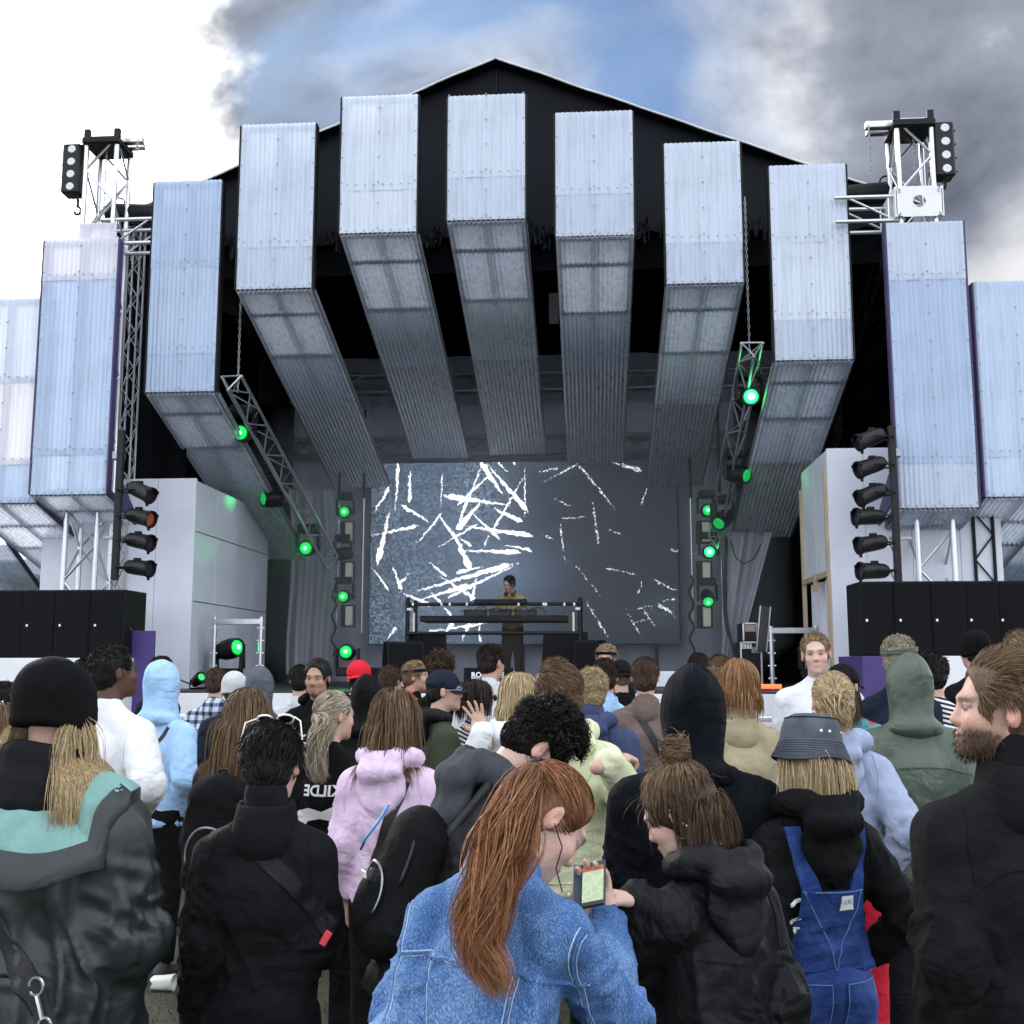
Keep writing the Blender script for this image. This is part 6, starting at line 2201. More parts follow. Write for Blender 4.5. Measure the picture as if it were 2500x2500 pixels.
def do_hat(Q, hat, rg, seed):
    kind, mat = hat[0], FB[hat[1]]
    Rh, Hc = Q.Rh, Q.Hc
    tl = lambda V: V @ Rh.T + Hc
    if kind == 'beanie':
        s = SDF()
        s.el(V3(0, -.018, .045), V3(.096, .113, .092), None, .02)
        s.el(V3(0, -.045, .085), V3(.066, .07, .058), None, .04)
        s.el(V3(0, -.018, .005), V3(.090, .108, .075), None, .02)
        for zz, rr in ((-.018, .019), (.004, .017)):
            ring = [V3(.078 * math.sin(a), -.016 + .098 * math.cos(a), zz - .014 * math.cos(a) * -1) for a in np.linspace(0, 2 * math.pi, 17)]
            s.chain(ring, [rr] * 17, .008)
        s.cut((0, -.20, -1), .040)
        V, Fq = s.mesh(min(rg, .010))
        V = folds(V, Fq, .006, 14, seed + 2)
        add_part(Q, 'beanie', tl(V), Fq, mat)
        return
    if kind in ('cap', 'backcap'):
        sg = 1 if kind == 'cap' else -1
        s = SDF()
        s.el(V3(0, -.012, .040), V3(.089, .108, .088), None, .02)
        s.cut((0, -.10 * sg, -1), -.012)
        if kind == 'backcap':
            s.el(V3(0, .115, .012), V3(.036, .05, .030), None, .006, True)
        V, Fq = s.mesh(min(rg, .009))
        c = add_part(Q, 'cap', tl(V), Fq, mat)
        a = np.linspace(-1.15, 1.15, 15)
        P = np.array([[[.086 * math.sin(t) * (1 + .06 * u), (-.012 + sg * (.104 * math.cos(t) + u * .072 * math.cos(t * .75))), .020 - .016 * u - .9 * (math.sin(t) * .086) ** 2 * 3] for u in np.linspace(0, 1, 5)] for t in a])
        mb = MB().grid(P)
        mb.grid(P - np.array([0, 0, .005]))
        mb.v = [tuple(v) for v in tl(np.array(mb.v))]
        mb_part(Q, 'brim', mb, mat, c)
        b = MB().lathe(tl(V3(0, -.012, .124)[None])[0], Rh @ V3(0, 0, 1), [(0, .008), (.006, .006)], 8)
        mb_part(Q, 'button', b, mat, c)
        return
    if kind == 'bucket':
        prof = [(.126, .020, .025), (.124, .052, .062), (.110, .074, .090), (.080, .084, .101), (.046, .088, .106), (.038, .090, .108), (.010, .102, .121), (-.020, .115, .135), (-.024, .113, .133), (.010, .098, .117), (.030, .086, .104)]
        t = np.arange(40) * 2 * math.pi / 40
        rings = [np.stack([rx * np.cos(t), -.012 + ry * np.sin(t), np.full(40, z) + .006 * np.sin(3 * t + 1) * (rx > .11)], 1) for z, rx, ry in prof]
        V, Fs = ring_mesh(rings)
        Fs.append(tuple(range(39, -1, -1))[::-1])
        me = mesh_np('bucket_hat', tl(V), Fs)
        c = link('bucket_hat', me, Q.root, mat)
        for i in range(7):
            z = .034 - i * .0075
            rx = np.interp(-z, [-.038, -.010, .020], [.0905, .1025, .1155]); ry = rx + .0185
            mb = MB().path(tl(np.stack([rx * np.cos(t), -.012 + ry * np.sin(t), np.full(40, z) + .006 * np.sin(3 * t + 1) * (rx > .11)], 1))[list(range(40)) + [0]], .0011, 4)
            mb_part(Q, 'stitch_row', mb, FB['lgreyhood'], c)
        mb = MB().path(tl(np.stack([.0750 * np.cos(t), -.012 + .0910 * np.sin(t), np.full(40, .1100)], 1))[list(range(40)) + [0]], .0018, 4)
        mb_part(Q, 'seam', mb, FB['charcoal'], c)
        for a in (-2.2, -1.9, -1.25, -.95):
            p = V3(.0862 * math.cos(a), -.012 + .1035 * math.sin(a), .066)
            mb = MB().lathe(tl(p[None])[0], Rh @ V3(math.cos(a), math.sin(a), 0), [(-.002, .005), (.001, .005), (.0015, .0025)], 10)
            mb_part(Q, 'eyelet', mb, MT['alu'], c)
        return
    if kind == 'band':
        t = np.linspace(0, 2 * math.pi, 33)
        P = np.array([[[(.083 + o) * math.cos(a), -.012 + (.104 + o) * math.sin(a), z0 + .012 * math.sin(a)] for a in t] for z0, o in ((.028, .004), (.030, .009), (.052, .008), (.054, .002))])
        mb = MB().grid(P)
        mb.v = [tuple(v) for v in tl(np.array(mb.v))]
        mb_part(Q, 'headband', mb, mat)


def glasses(Q, frame, lens, up=False, label=None):
    """spectacles before the eyes, or pushed up on the hair"""
    Rh, Hc = Q.Rh, Q.Hc
    z0, y0 = (.0, .112) if not up else (.142, .022)
    mb = MB()
    for sx in (-1, 1):
        ring = [V3(sx * (.033 + .025 * math.cos(a) * (1 + .1 * math.sin(a))), y0 - .012 * abs(math.cos(a)) * (sx * math.cos(a) > 0), z0 + .020 * math.sin(a)) for a in np.linspace(0, 2 * math.pi, 17)]
        if up:
            ring = [V3(p[0], y0 - .02 + (p[2] - z0) * -.9, z0 + (p[2] - z0) * .5) for p in ring]
        mb.path(np.array(ring) @ Rh.T + Hc, .0022 if not up else .0036, 6)
        e0 = V3(sx * .058, y0 - .012, z0 + .008)
        e1 = V3(sx * .080, y0 - .05, z0 + .006) if not up else V3(sx * .088, y0 - .05, z0 - .015)
        e2 = V3(sx * .080, -.005, z0 + .002) if not up else V3(sx * .098, -.03, z0 - .075)
        mb.path(np.array([e0, e1, e2]) @ Rh.T + Hc, .0026, 6)
    mb.path(np.array([V3(-.010, y0 + .002, z0 + .006), V3(0, y0 + .005, z0 + .010), V3(.010, y0 + .002, z0 + .006)]) @ Rh.T + Hc, .002, 5)
    fr = mb_part(Q, 'glasses', mb, frame)
    for sx in (-1, 1):
        c = V3(sx * .033, y0, z0)
        V = np.array([c] + [V3(sx * (.033 + .024 * math.cos(a)), y0 - (.02 - (math.sin(a) * .019) * -.0 if up else 0), z0 + .019 * math.sin(a)) for a in np.linspace(0, 2 * math.pi, 17)[:-1]])
        if up:
            V = np.array([[p[0], y0 - .02 + (p[2] - z0) * -.9, z0 + (p[2] - z0) * .5] for p in V])
        mb = MB().add(V @ Rh.T + Hc, [(0, i, i % 16 + 1) for i in range(1, 17)])
        mb_part(Q, 'lens', mb, lens, fr)


def drape_pt(Q, x, z, off=.004, front=False):
    """where a horizontal ray in the person's own frame meets the garment"""
    o, d = (Vector((x, -1.2, z)), Vector((0, 1, 0))) if not front else (Vector((x, 1.2, z)), Vector((0, -1, 0)))
    h = Q.bvh.ray_cast(o, d)
    if h[0] is None:
        return None
    n = h[1]
    return np.array(h[0]) + np.array(n) * off


def strap(Q, pts, width, name='strap', mat='strap', front=False, th=.005, parent=None, n=28):
    pts = np.array(pts, float)
    t = np.linspace(0, len(pts) - 1, n)
    c = np.stack([np.interp(t, np.arange(len(pts)), pts[:, i]) for i in range(2)], 1)
    d = np.gradient(c, axis=0)
    d /= np.linalg.norm(d, axis=1, keepdims=True)
    nr = np.stack([-d[:, 1], d[:, 0]], 1)
    rows = []
    for i in range(n):
        row = []
        for u, o in ((-1, 0), (-.9, th), (0, th), (.9, th), (1, 0)):
            p = drape_pt(Q, *(c[i] + nr[i] * u * width / 2), o, front)
            row.append(p)
        if all(p is not None for p in row):
            rows.append(row)
    if len(rows) < 3:
        return None
    return mb_part(Q, name, MB().grid(np.array(rows)), FB[mat] if isinstance(mat, str) else mat, parent)


def seam(Q, pts, r=.0022, mat='stitch', name='seam', front=False, n=30, parent=None):
    pts = np.array(pts, float)
    t = np.linspace(0, len(pts) - 1, n)
    c = np.stack([np.interp(t, np.arange(len(pts)), pts[:, i]) for i in range(2)], 1)
    P = [drape_pt(Q, x, z, r * .4, front) for x, z in c]
    P = [p for p in P if p is not None]
    if len(P) > 3:
        return mb_part(Q, name, MB().path(np.array(P), r, 5), FB[mat], parent)


def decal(Q, me, x0, z0, name, mat, front=False, off=.003):
    """lay a flat mesh (xy = local x, z) onto the garment"""
    n = len(me.vertices)
    co = np.zeros(n * 3)
    me.vertices.foreach_get('co', co)
    co = co.reshape(-1, 3)
    out = []
    for p in co:
        q = drape_pt(Q, x0 + p[0], z0 + p[1], off, front)
        out.append(q if q is not None else np.array([x0 + p[0], 0, z0 + p[1]]))
    me.vertices.foreach_set('co', np.array(out, np.float32).ravel())
    me.update()
    me.materials.clear()
    me.materials.append(mat)
    return link(name, me, Q.root)


def text_mesh(txt, size, sx=1.0, sub=2, bold=0.0):
    cu = bpy.data.curves.new('t', 'FONT')
    cu.body = txt
    cu.size = size
    cu.offset = bold
    cu.resolution_u = 3
    cu.align_x = 'CENTER'; cu.align_y = 'CENTER'
    tmp = bpy.data.objects.new('tmp', cu)
    COL.objects.link(tmp)
    me = bpy.data.meshes.new_from_object(tmp.evaluated_get(bpy.context.evaluated_depsgraph_get()))
    bpy.data.objects.remove(tmp)
    me.transform(Matrix.Scale(sx, 4, (1, 0, 0)))
    if sub:
        bm = bmesh.new()
        bm.from_mesh(me)
        bmesh.ops.subdivide_edges(bm, edges=bm.edges[:], cuts=sub, use_grid_fill=True)
        bmesh.ops.triangulate(bm, faces=bm.faces[:])
        bm.to_mesh(me)
        bm.free()
    return me


def poly_mesh(pts, sub=3):
    bm = bmesh.new()
    vs_ = [bm.verts.new((x, y, 0)) for x, y in pts]
    bm.faces.new(vs_)
    bmesh.ops.triangulate(bm, faces=bm.faces[:])
    bmesh.ops.subdivide_edges(bm, edges=bm.edges[:], cuts=sub, use_grid_fill=True)
    bmesh.ops.triangulate(bm, faces=bm.faces[:])
    me = bpy.data.meshes.new('p')
    bm.to_mesh(me)
    bm.free()
    return me


def backpack(Q, label, mat='bag', w_=.30, h_=.42, d_=.16, zc=1.17, x0=0.0):
    """a pack on the back, its own thing, standing in the wearer's frame"""
    T = bpy.data.objects.new('backpack', None)
    COL.objects.link(T)
    T.location = Q.root.location; T.rotation_euler = Q.root.rotation_euler; T.scale = Q.root.scale
    ORG[T.name] = np.zeros(3)
    tag(T, label, 'backpack')
    U, Rl = Q.U, Q.Rl
    s = SDF()
    yb = -.125 - d_ / 2
    for sx in (-1, 1):
        s.rc(U((x0 + sx * (w_ / 2 - .06), yb, zc - h_ / 2 + .05)), U((x0 + sx * (w_ / 2 - .07), yb, zc + h_ / 2 - .08)), .075, .065, .06)
    s.rc(U((x0, yb, zc - h_ / 2 + .05)), U((x0, yb - .01, zc + h_ / 2 - .06)), .08, .075, .06)
    V, Fq = s.mesh(.012)
    V = folds(V, Fq, .006, 10, 4)
    b = link('bag', mesh_np('bag', V, Fq), T, FB[mat])
    p = SDF()
    p.el(U((x0, yb - .075, zc - .08)), (w_ * .36, .035, h_ * .26), Rl, .02)
    V, Fq = p.mesh(.012)
    link('front_pocket', mesh_np('front_pocket', folds(V, Fq, .005, 12, 8), Fq), T, FB[mat])
    zp = MB()
    for rr in (1.0, .97):
        zp.path([U((x0 + w_ * .37 * rr * math.cos(t), yb - .085 - .022 * (1 - abs(math.cos(t))), zc - .08 + h_ * .26 * rr * math.sin(t))) for t in np.linspace(-.3, math.pi + .3, 24)], .003, 5)
    link('zip', mesh_np('zip', zp.v, zp.f), T, MT['steel'])
    pp = MB().path([U((x0 + (w_ / 2 - .01) * math.cos(t), yb - .055, zc + .01 + (h_ / 2 - .03) * math.sin(t))) for t in np.linspace(-.2, math.pi + .2, 24)], .005, 5)
    link('piping', mesh_np('piping', pp.v, pp.f), T, FB['strap'])
    lp = MB().box(U((x0, yb - .12, zc - .03)), (.035, .006, .02), bev=.002)
    link('patch', mesh_np('patch', lp.v, lp.f, False), T, MT['badge'])
    mb = MB().path([U((x0 - .03, yb + .03, zc + h_ / 2 - .01)), U((x0 - .02, yb + .03, zc + h_ / 2 + .03)), U((x0 + .02, yb + .03, zc + h_ / 2 + .03)), U((x0 + .03, yb + .03, zc + h_ / 2 - .01))], .008, 6)
    me = mesh_np('carry_loop', mb.v, mb.f)
    link('carry_loop', me, T, FB['strap'])
    for sx in (-1, 1):
        mb = MB()
        arc = [U((x0 + sx * .08, -.13, zc + h_ / 2 - .06)), U((sx * .10, -.06, 1.49)), U((sx * .115, .03, 1.48)), U((sx * .13, .125, 1.36)), U((sx * .15, .12, 1.2)), U((sx * .16, .0, 1.08))]
        t = np.linspace(0, 5, 24)
        A = np.array(arc)
        A = np.stack([np.interp(t, np.arange(6), A[:, i]) for i in range(3)], 1)
        mb.path(A, .016, 6)
        link('shoulder_strap', mesh_np('shoulder_strap', mb.v, mb.f), T, FB['strap'])
    return T
# ================================================================ the crowd, from the front row of the picture to the stage
BG = 'people in the crowd'
A_ = person(150, 1612, 2.6, 'person in black beanie and dark green waxed coat with teal hood lining', face=-4, head=(-6, 2, 0), hair=dict(style='long', col='blond', len=.40, vol=.022, wave=.13, n=1800, w=.0006, back=.05, sides=True, nocap=True, scarf=True), hat=('beanie', 'hatblack'),
            top=dict(mat='wax', g=.07, hem=.78, folds=.032, ff=4.6, flare=.215, collar=None, name='coat'), arms=('front', 'front'), seed=1, bw=1.0)
B_ = person(668, 1758, 2.95, 'person in thick black fleece jacket with white rimmed sunglasses on dark hair', face=4, head=(-4, 16, -2), hair=dict(style='short', col='black', len=.085, lift=.16, n=5200, comb=(0, -1, -.5), nape=-.10),
            top=dict(mat='charcoal', g=.036, hem=.80, folds=.018, ff=5.5, collar='high'), arms=('down', 'front'), seed=2, bw=.84)
C_ = person(1335, 1852, 2.25, 'red haired person with long ponytail and blue denim jacket looking down at a phone', face=-24, head=(-42, 36, 4), lean=18, skin='pale', hair=dict(style='pony', col='red', len=.50, tie=(0.0, -.098, .062), n=4200, rootshare=.40, wave=.30, m=17, w=.0006, wisps=40, nape=-.08, rad=.040, tip=.35, wpath=[at(1268, 1950, 2.04), at(1222, 2060, 2.02), at(1190, 2180, 2.0), at(1158, 2290, 2.0), at(1190, 2380, 2.0), at(1225, 2410, 2.01)]),
            top=dict(mat='denim', g=.024, hem=.84, folds=.019, ff=6.0, collar='shirt'), arms=('down', reach(at(1474, 2265, 2.44), (.6, -.5, -1))), hands={1: lambda Q, w_, e: dict(d=Q.Rz.T @ V3(-.15, .25, .9), n=Q.Rz.T @ V3(-.2, -.9, .3), side=Q.Rz.T @ V3(-1, 0, .2), curl=.45, thumb=.5)}, seed=3, bw=.86, facedet=True)
D_ = person(1655, 1792, 2.6, 'person in black hooded rain jacket with messy brown bun leaning over a phone', face=34, head=(34, 24, -4), lean=7, skin='pale', hair=[dict(style='bob', col='brown', len=.15, vol=.012, n=3600, part=.0, back=-.7, m=11, front=.0, ztop=.06), dict(style='bun', col='lightbrown', tie=(0, -.055, .108), n=2000, w=.0009, rootshare=.5, bunr=.040, nape=.03, loose=.05, wisps=90, nocap=True, capt=.012)],
            top=dict(mat='black2', g=.030, hem=.80, folds=.014, ff=6, hood='down', hoodk=.95), arms=(reach(at(1562, 2200, 2.5), (.2, .2, -1)), 'down'), hands={0: lambda Q, w_, e: dict(d=Q.Rz.T @ V3(-.9, .15, .15), n=Q.Rz.T @ V3(-.1, -.3, -1), side=Q.Rz.T @ V3(-.2, -1, .4), fcurl=(.25, .9, 1.1, 1.2), thumb=.4)}, seed=4, bw=.80, facedet=True)
E_ = person(2437, 1562, 2.55, 'bearded person in black fleece jacket in profile at the picture edge', face=16, head=(66, -2, 0), skin='light', hair=dict(style='quiff', col='lightbrown', len=.055, lift=.25, comb=(.3, -1, .1), n=5200), beard=('full', 'brown'), brow='brown',
            top=dict(mat='charcoal', g=.04, hem=.82, folds=.012, ff=5.5, collar='high'), seed=5, facedet=True, bw=1.06)
F_p = person(1318, 1692, 3.05, 'person with dark curly hair bending forward, grey lined black jacket', face=-62, head=(-8, 30, 10), lean=24, skin='pale', hair=dict(style='curly', col='black', len=.10, lift=.6, n=4200, w=.0014, comb=(0, .3, .2), nape=-.06),
             top=dict(mat='black2', g=.04, hem=.84, folds=.014, hood='down', hoodmat='lgreyhood', hoodk=.92), arms=('front', 'front'), seed=6)
G_ = person(1968, 1722, 3.2, 'person in grey bucket hat, black hoodie and blue denim overalls', face=16, head=(24, 4, 8), hair=dict(style='long', col='blond', len=.23, vol=.016, n=1500), hat=('bucket', 'hatgrey'),
            top=dict(mat='black', g=.026, hem=.99, folds=.014, hood='down'), legs='bluedenim', arms=('pocket', 'hip'), seed=7, bw=.84)
H_ = person(1690, 1614, 3.3, 'person in dark navy hoodie with the hood up seen from behind', face=-4, top=dict(mat='deepnavy', g=.046, hem=.82, folds=.014, hood='up', hoodk=1.05), arms=('front', 'front'), seed=8, bw=1.1)
I_ = person(966, 1680, 4.15, 'person with shoulder length brown hair in a pale pink hoodie', face=-14, head=(4, 4, 0), hair=dict(style='long', col='lightbrown', len=.33, vol=.026, n=5200, w=.0010, wave=.06, back=-.1),
            top=dict(mat='pink', g=.05, hem=.90, folds=.015, ff=6, hood='down', hoodk=1.1, name='hoodie'), legs='black', arms=('down', 'front'), seed=9, bw=.88)
J_ = person(818, 1682, 4.9, 'person with long ash blond ponytail in black shirt with white print', face=-12, head=(-34, 6, 0), hair=dict(style='pony', col='ash', len=.42, tie=(-.02, -.10, -.01), n=1900, rad=.038, wave=.25, rootshare=.4, wpath=[at(795, 1765, 4.72), at(778, 1800, 4.70), at(768, 1845, 4.70), at(775, 1890, 4.70), at(782, 1910, 4.71)]),
            top=dict(mat='black', g=.03, hem=.86, folds=.012), arms=('down', 'pocket'), seed=10, bw=.84)
K_ = person(403, 1608, 6.0, 'person in light blue hoodie with the hood up and a black shoulder strap', face=-16, head=(-4, 0, 0), top=dict(mat='lblue', g=.036, hem=.84, folds=.013, hood='up'), arms=('pocket', 'pocket'), legs='black', seed=11)
L_ = person(282, 1562, 4.9, 'person with short black hair in a white sweatshirt looking to the right', face=-18, head=(-26, -4, 0), skin='dark', hair=dict(style='curly', col='black', len=.026, lift=.9, n=2600, w=.0016), top=dict(mat='white', g=.04, hem=.86, folds=.014, collar='crew'), arms=('front', 'hip'), seed=12, bw=1.06)
M_ = person(531, 1628, 8.0, 'person with cropped brown hair in blue and white plaid shirt', face=-6, hair=dict(style='crop', col='brown', len=.02), top=dict(mat='plaid', g=.03, folds=.01, collar='shirt'), seed=13)
N_ = person(575, 1640, 7.4, 'person in pale grey beanie and dark jacket', face=4, hat=('beanie', 'whitehat'), hair=dict(style='crop', col='brown', len=.02), top=dict(mat='navy', g=.04, folds=.012, collar='crew'), seed=14)
O_ = person(637, 1622, 6.9, 'person in grey hoodie with the hood up behind the long brown hair', face=2, top=dict(mat='grey', g=.04, hood='up'), seed=15)
P_ = person(607, 1676, 4.3, 'person with long straight brown hair in dark jacket wearing a backpack', face=-8, head=(-12, 0, 4), hair=dict(style='long', col='lightbrown', len=.38, vol=.014, n=1900, back=-.3), top=dict(mat='black', g=.03), seed=16, bw=.86)
Qm = person(776, 1604, 7.0, 'person with moustache facing the camera in black hoodie holding a cup', face=176, head=(0, 6, 0), skin='tan', hair=dict(style='short', col='black', len=.032, lift=.6, comb=(.3, -1, .4)), beard=('goatee', 'black'), brow='black', top=dict(mat='black', g=.03, folds=.012, hood='down', sleeve=.98), arms=('down', 'front'), facedet=True, seed=17,
            hands={0: lambda Q, w_, e: dict(curl=.7), 1: lambda Q, w_, e: dict(d=V3(-.6, .5, .35), n=V3(-.6, -.5, .2), side=V3(0, .1, 1), curl=.75)})
R_ = person(733, 1621, 8.6, 'person with black hair in pale top half hidden behind the moustached one', face=10, hair=dict(style='short', col='black', len=.05), top=dict(mat='palegrey'), seed=18)
S_ = person(877, 1604, 7.6, 'person in red cap worn backwards beside the floor lamp', face=10, hat=('backcap', 'redcap'), hair=dict(style='crop', col='dark', len=.02), top=dict(mat='black', g=.03, hood='down'), seed=19)
T_ = person(898, 1642, 6.0, 'person in black hood behind the blond ponytail', face=-4, top=dict(mat='black', g=.04, hood='up'), seed=20)
U_ = person(955, 1621, 8.4, 'person with brown hair between the red cap and the orange vest', face=-8, head=(-15, 0, 0), hair=dict(style='short', col='brown', len=.06, lift=.2), top=dict(mat='charcoal'), seed=21)
V_ = person(1016, 1612, 8.8, 'person in orange vest with dark headband facing right', face=-82, head=(-10, 0, 0), hair=dict(style='short', col='dirty', len=.07, lift=.2), hat=('band', 'black'), top=dict(mat='orange', g=.03, collar='shirt', collarmat='black'), facedet=True, seed=22)
W_p = person(1076, 1590, 8.2, 'person with big brown curly hair behind the black cap', face=0, hair=dict(style='curly', col='brown', len=.14, lift=.7, n=900), top=dict(mat='black'), seed=23)
X_ = person(1085, 1626, 6.3, 'person in black cap and glasses with olive and black jacket facing right', face=-68, head=(-14, 2, 0), skin='light', hat=('cap', 'navy'), hair=dict(style='crop', col='dark', len=.03), top=dict(mat='olive', g=.04, hood='down', hoodmat='black2', hoodk=.9), facedet=True, seed=24)
Y_p = person(1200, 1567, 8.0, 'person with dark curly hair in pale grey shirt at the front', face=-12, head=(-22, 4, 0), skin='warm', hair=dict(style='curly', col='dark', len=.06, lift=.8, n=800), top=dict(mat='palegrey', g=.03, collar='shirt', folds=.01), seed=25)
Z_ = person(1168, 1656, 6.6, 'person with dark bobbed hair and black sunglasses in striped top', face=-30, head=(-25, 0, 0), hair=dict(style='bob', col='dark', len=.17, vol=.016, n=900), top=dict(mat='stripe'), seed=26)
AA = person(1272, 1638, 5.4, 'person with short blond hair in white jacket raising one hand', face=-40, head=(-10, 0, 0), hair=dict(style='mop', col='blond', len=.14, vol=.02, n=1000), top=dict(mat='white', g=.045, hood='down'), seed=27,
            arms=(reach(at(1178, 1788, 5.25), (-.3, -.2, -1)), 'down'), hands={0: lambda Q, w_, e: dict(d=Q.Rz.T @ V3(-.35, .1, 1), n=Q.Rz.T @ V3(-.3, -1, .1), side=Q.Rz.T @ V3(-1, 0, 0), curl=.16, spread=.22, thumb=1.0)})
BB = person(1358, 1597, 4.3, 'tall person with swept brown hair in pale lime hoodie', face=20, head=(30, 2, -4), skin='light', hair=dict(style='quiff', col='lightbrown', len=.06, lift=.3, comb=(.2, -1, .1), n=2200), top=dict(mat='lime', g=.045, hood='down', folds=.014, hoodk=1.0), arms=('down', reach(at(1490, 1862, 4.0), (.6, -.3, -1))), hands={1: lambda Q, w_, e: dict(d=Q.Rz.T @ V3(.7, .6, .2), n=Q.Rz.T @ V3(0, .2, -1), side=Q.Rz.T @ V3(-.5, .6, .4), curl=.9)}, facedet=True, seed=28, bw=1.02)
CC = person(1442, 1626, 5.8, 'person with curly blond hair in washed blue hoodie with red collar', face=-6, head=(24, 4, 0), hair=dict(style='curly', col='blond', len=.08, lift=.5, n=1300), top=dict(mat='blue', g=.045, hood='down', collar='high', collarmat='red'), seed=29, bw=1.05)
DD = person(1478, 1604, 7.3, 'person with dark brown hair and light blue collar', face=-4, hair=dict(style='short', col='dark', len=.06, lift=.2), top=dict(mat='lblue', collar='shirt'), seed=30)
EE = person(1514, 1603, 8.6, 'person in backwards black cap and black shirt', face=14, hat=('backcap', 'black'), hair=dict(style='crop', col='dirty', len=.02), top=dict(mat='black'), seed=31)
FF = person(1575, 1601, 6.8, 'person with neat brown hair in taupe coat with black bag strap', face=-6, hair=dict(style='short', col='brown', len=.055, lift=.22, n=900), top=dict(mat='taupe', g=.035, folds=.01, collar='shirt'), seed=32)
GG = person(1480, 1571, 9.6, 'person with dirty blond hair and headband facing the crowd before the stage', face=170, hair=dict(style='short', col='dirty', len=.06, lift=.6), hat=('band', 'black'), top=dict(mat='black'), facedet=True, seed=33)
HH = person(1705, 1592, 9.0, 'person with dark hair near the right monitor', face=-3, hair=dict(style='short', col='dark', len=.05), top=dict(mat='black'), seed=34)
H2 = person(1757, 1596, 8.6, 'person with light brown hair behind the beige coat', face=3, hair=dict(style='short', col='lightbrown', len=.06), top=dict(mat='brown'), seed=35)
H3 = person(1738, 1622, 7.2, 'person with curly fair hair half hidden by the navy hood', face=3, hair=dict(style='curly', col='dirty', len=.05), top=dict(mat='grey'), seed=36)
II = person(1802, 1604, 5.0, 'person with dirty blond bowl haircut in beige trench coat', face=-2, hair=dict(style='mop', col='ginger', len=.125, vol=.018, n=2000), top=dict(mat='beige', g=.042, hem=.60, folds=.014, collar='shirt'), seed=37)
JJ = person(1990, 1534, 6.9, 'fair haired person in white t-shirt standing with his back to the stage', face=172, head=(-4, 2, 4), skin='pale', hair=dict(style='curly', col='dirty', len=.034, lift=.6, n=1600), brow='dirty', top=dict(mat='white', g=.04, sleeve=.55, collar='crew', folds=.012, name='t_shirt'), facedet=True, seed=38, bw=1.05)
KK = person(2058, 1610, 6.1, 'person in black cap and teal floral shirt', face=-20, head=(-20, 2, 0), hat=('cap', 'black'), hair=dict(style='long', col='brown', len=.26, n=900), top=dict(mat='floral', g=.03), seed=39)
LL = person(2030, 1634, 4.3, 'person with long blond ponytail in light grey blue hoodie and red skirt', face=-10, head=(10, 0, 0), hair=dict(style='pony', col='blond', len=.30, tie=(-.01, -.105, .03), n=2000, rad=.036, wave=.2, wpath=[at(2030, 1720, 4.1), at(2045, 1755, 4.08), at(2065, 1785, 4.09)]), top=dict(mat='lgrey', g=.034, hem=.98, hood='down', folds=.013), legs='red', arms=('pocket', 'hip'), seed=40, bw=.86)
MM = person(2197, 1548, 6.6, 'person with fair hair and pale green headband in dark jacket', face=-40, head=(-20, 0, 0), hair=dict(style='curly', col='ash', len=.05, n=800), hat=('band', 'greygreen'), top=dict(mat='navy'), facedet=True, seed=41)
NN = person(2212, 1590, 5.0, 'person in grey green raincoat with the hood up', face=4, head=(6, 0, 0), top=dict(mat='greygreen', g=.052, hem=.66, hood='up', folds=.012, hoodk=1.06), arms=('pocket', 'pocket'), seed=42, bw=1.06)
OO = person(2275, 1590, 6.6, 'person with black hair in black and white striped shirt', face=-14, hair=dict(style='short', col='black', len=.07, lift=.2), top=dict(mat='stripe', g=.03), seed=43)
PP = person(2375, 1540, 8.2, 'person in black knit hat far back before the right speakers', face=8, hat=('beanie', 'hatblack'), hair=dict(style='crop', col='dark', len=.02), top=dict(mat='black'), seed=44)
P2 = person(2486, 1534, 7.8, 'person with fair hair at the far right edge before the speakers', face=0, hair=dict(style='short', col='dirty', len=.06), top=dict(mat='brown'), seed=45)
QQ = person(-6, 1712, 3.9, 'person with long brown hair cut by the left edge of the picture', face=-6, hair=dict(style='long', col='lightbrown', len=.36, vol=.02, n=1500), top=dict(mat='brown'), seed=46)
Q2 = person(14, 1662, 6.2, 'person with black hair at the left edge of the picture', face=0, hair=dict(style='short', col='black', len=.06), top=dict(mat='black'), seed=47)
Q3 = person(208, 1606, 8.2, 'person with dark hair just behind the black beanie', face=0, hair=dict(style='short', col='black', len=.06), top=dict(mat='navy'), seed=48)
RR = person(398, 1600, 8.4, 'person in dark jacket mostly hidden behind the light blue hood', face=-30, hair=dict(style='short', col='dark', len=.05), top=dict(mat='navy'), seed=49)
DJ = person(1243, 1404, 16.0, 'performer in mustard work shirt leaning over the decks on the stage', face=168, head=(-24, 14, -6), lean=11, skin='warm', hair=dict(style='short', col='black', len=.06, lift=.5, n=700, w=.0035), brow='black', beard=('goatee', 'black'), top=dict(mat='yellowolive', g=.03, folds=.012, collar='shirt', hem=.9, name='work_shirt'), legs='brown', arms=('front', 'front'), zfoot=FZ, facedet=True, seed=50, group='performers')
# ================================================================ things worn, carried and printed
MT['glass_dark'] = M('dark lens', (.01, .01, .012), .1, 0, 0, 1, 0, 1, .8)
MT['whiteplastic'] = M('white plastic', (.8, .79, .74), .35)
glasses(B_, MT['whiteplastic'], MT['glass_dark'], up=True)
glasses(X_, MT['steel'], MT['glass_dark'])
glasses(Z_, MT['black'], MT['glass_dark'])


def part_sdf(Q, name, sdf, res, mat, fold=.0, ff=9, seed=1, parent=None):
    V, Fq = sdf.mesh(res)
    V = folds(V, Fq, fold, ff, seed)
    return add_part(Q, name, V, Fq, FB[mat] if isinstance(mat, str) else mat, parent)


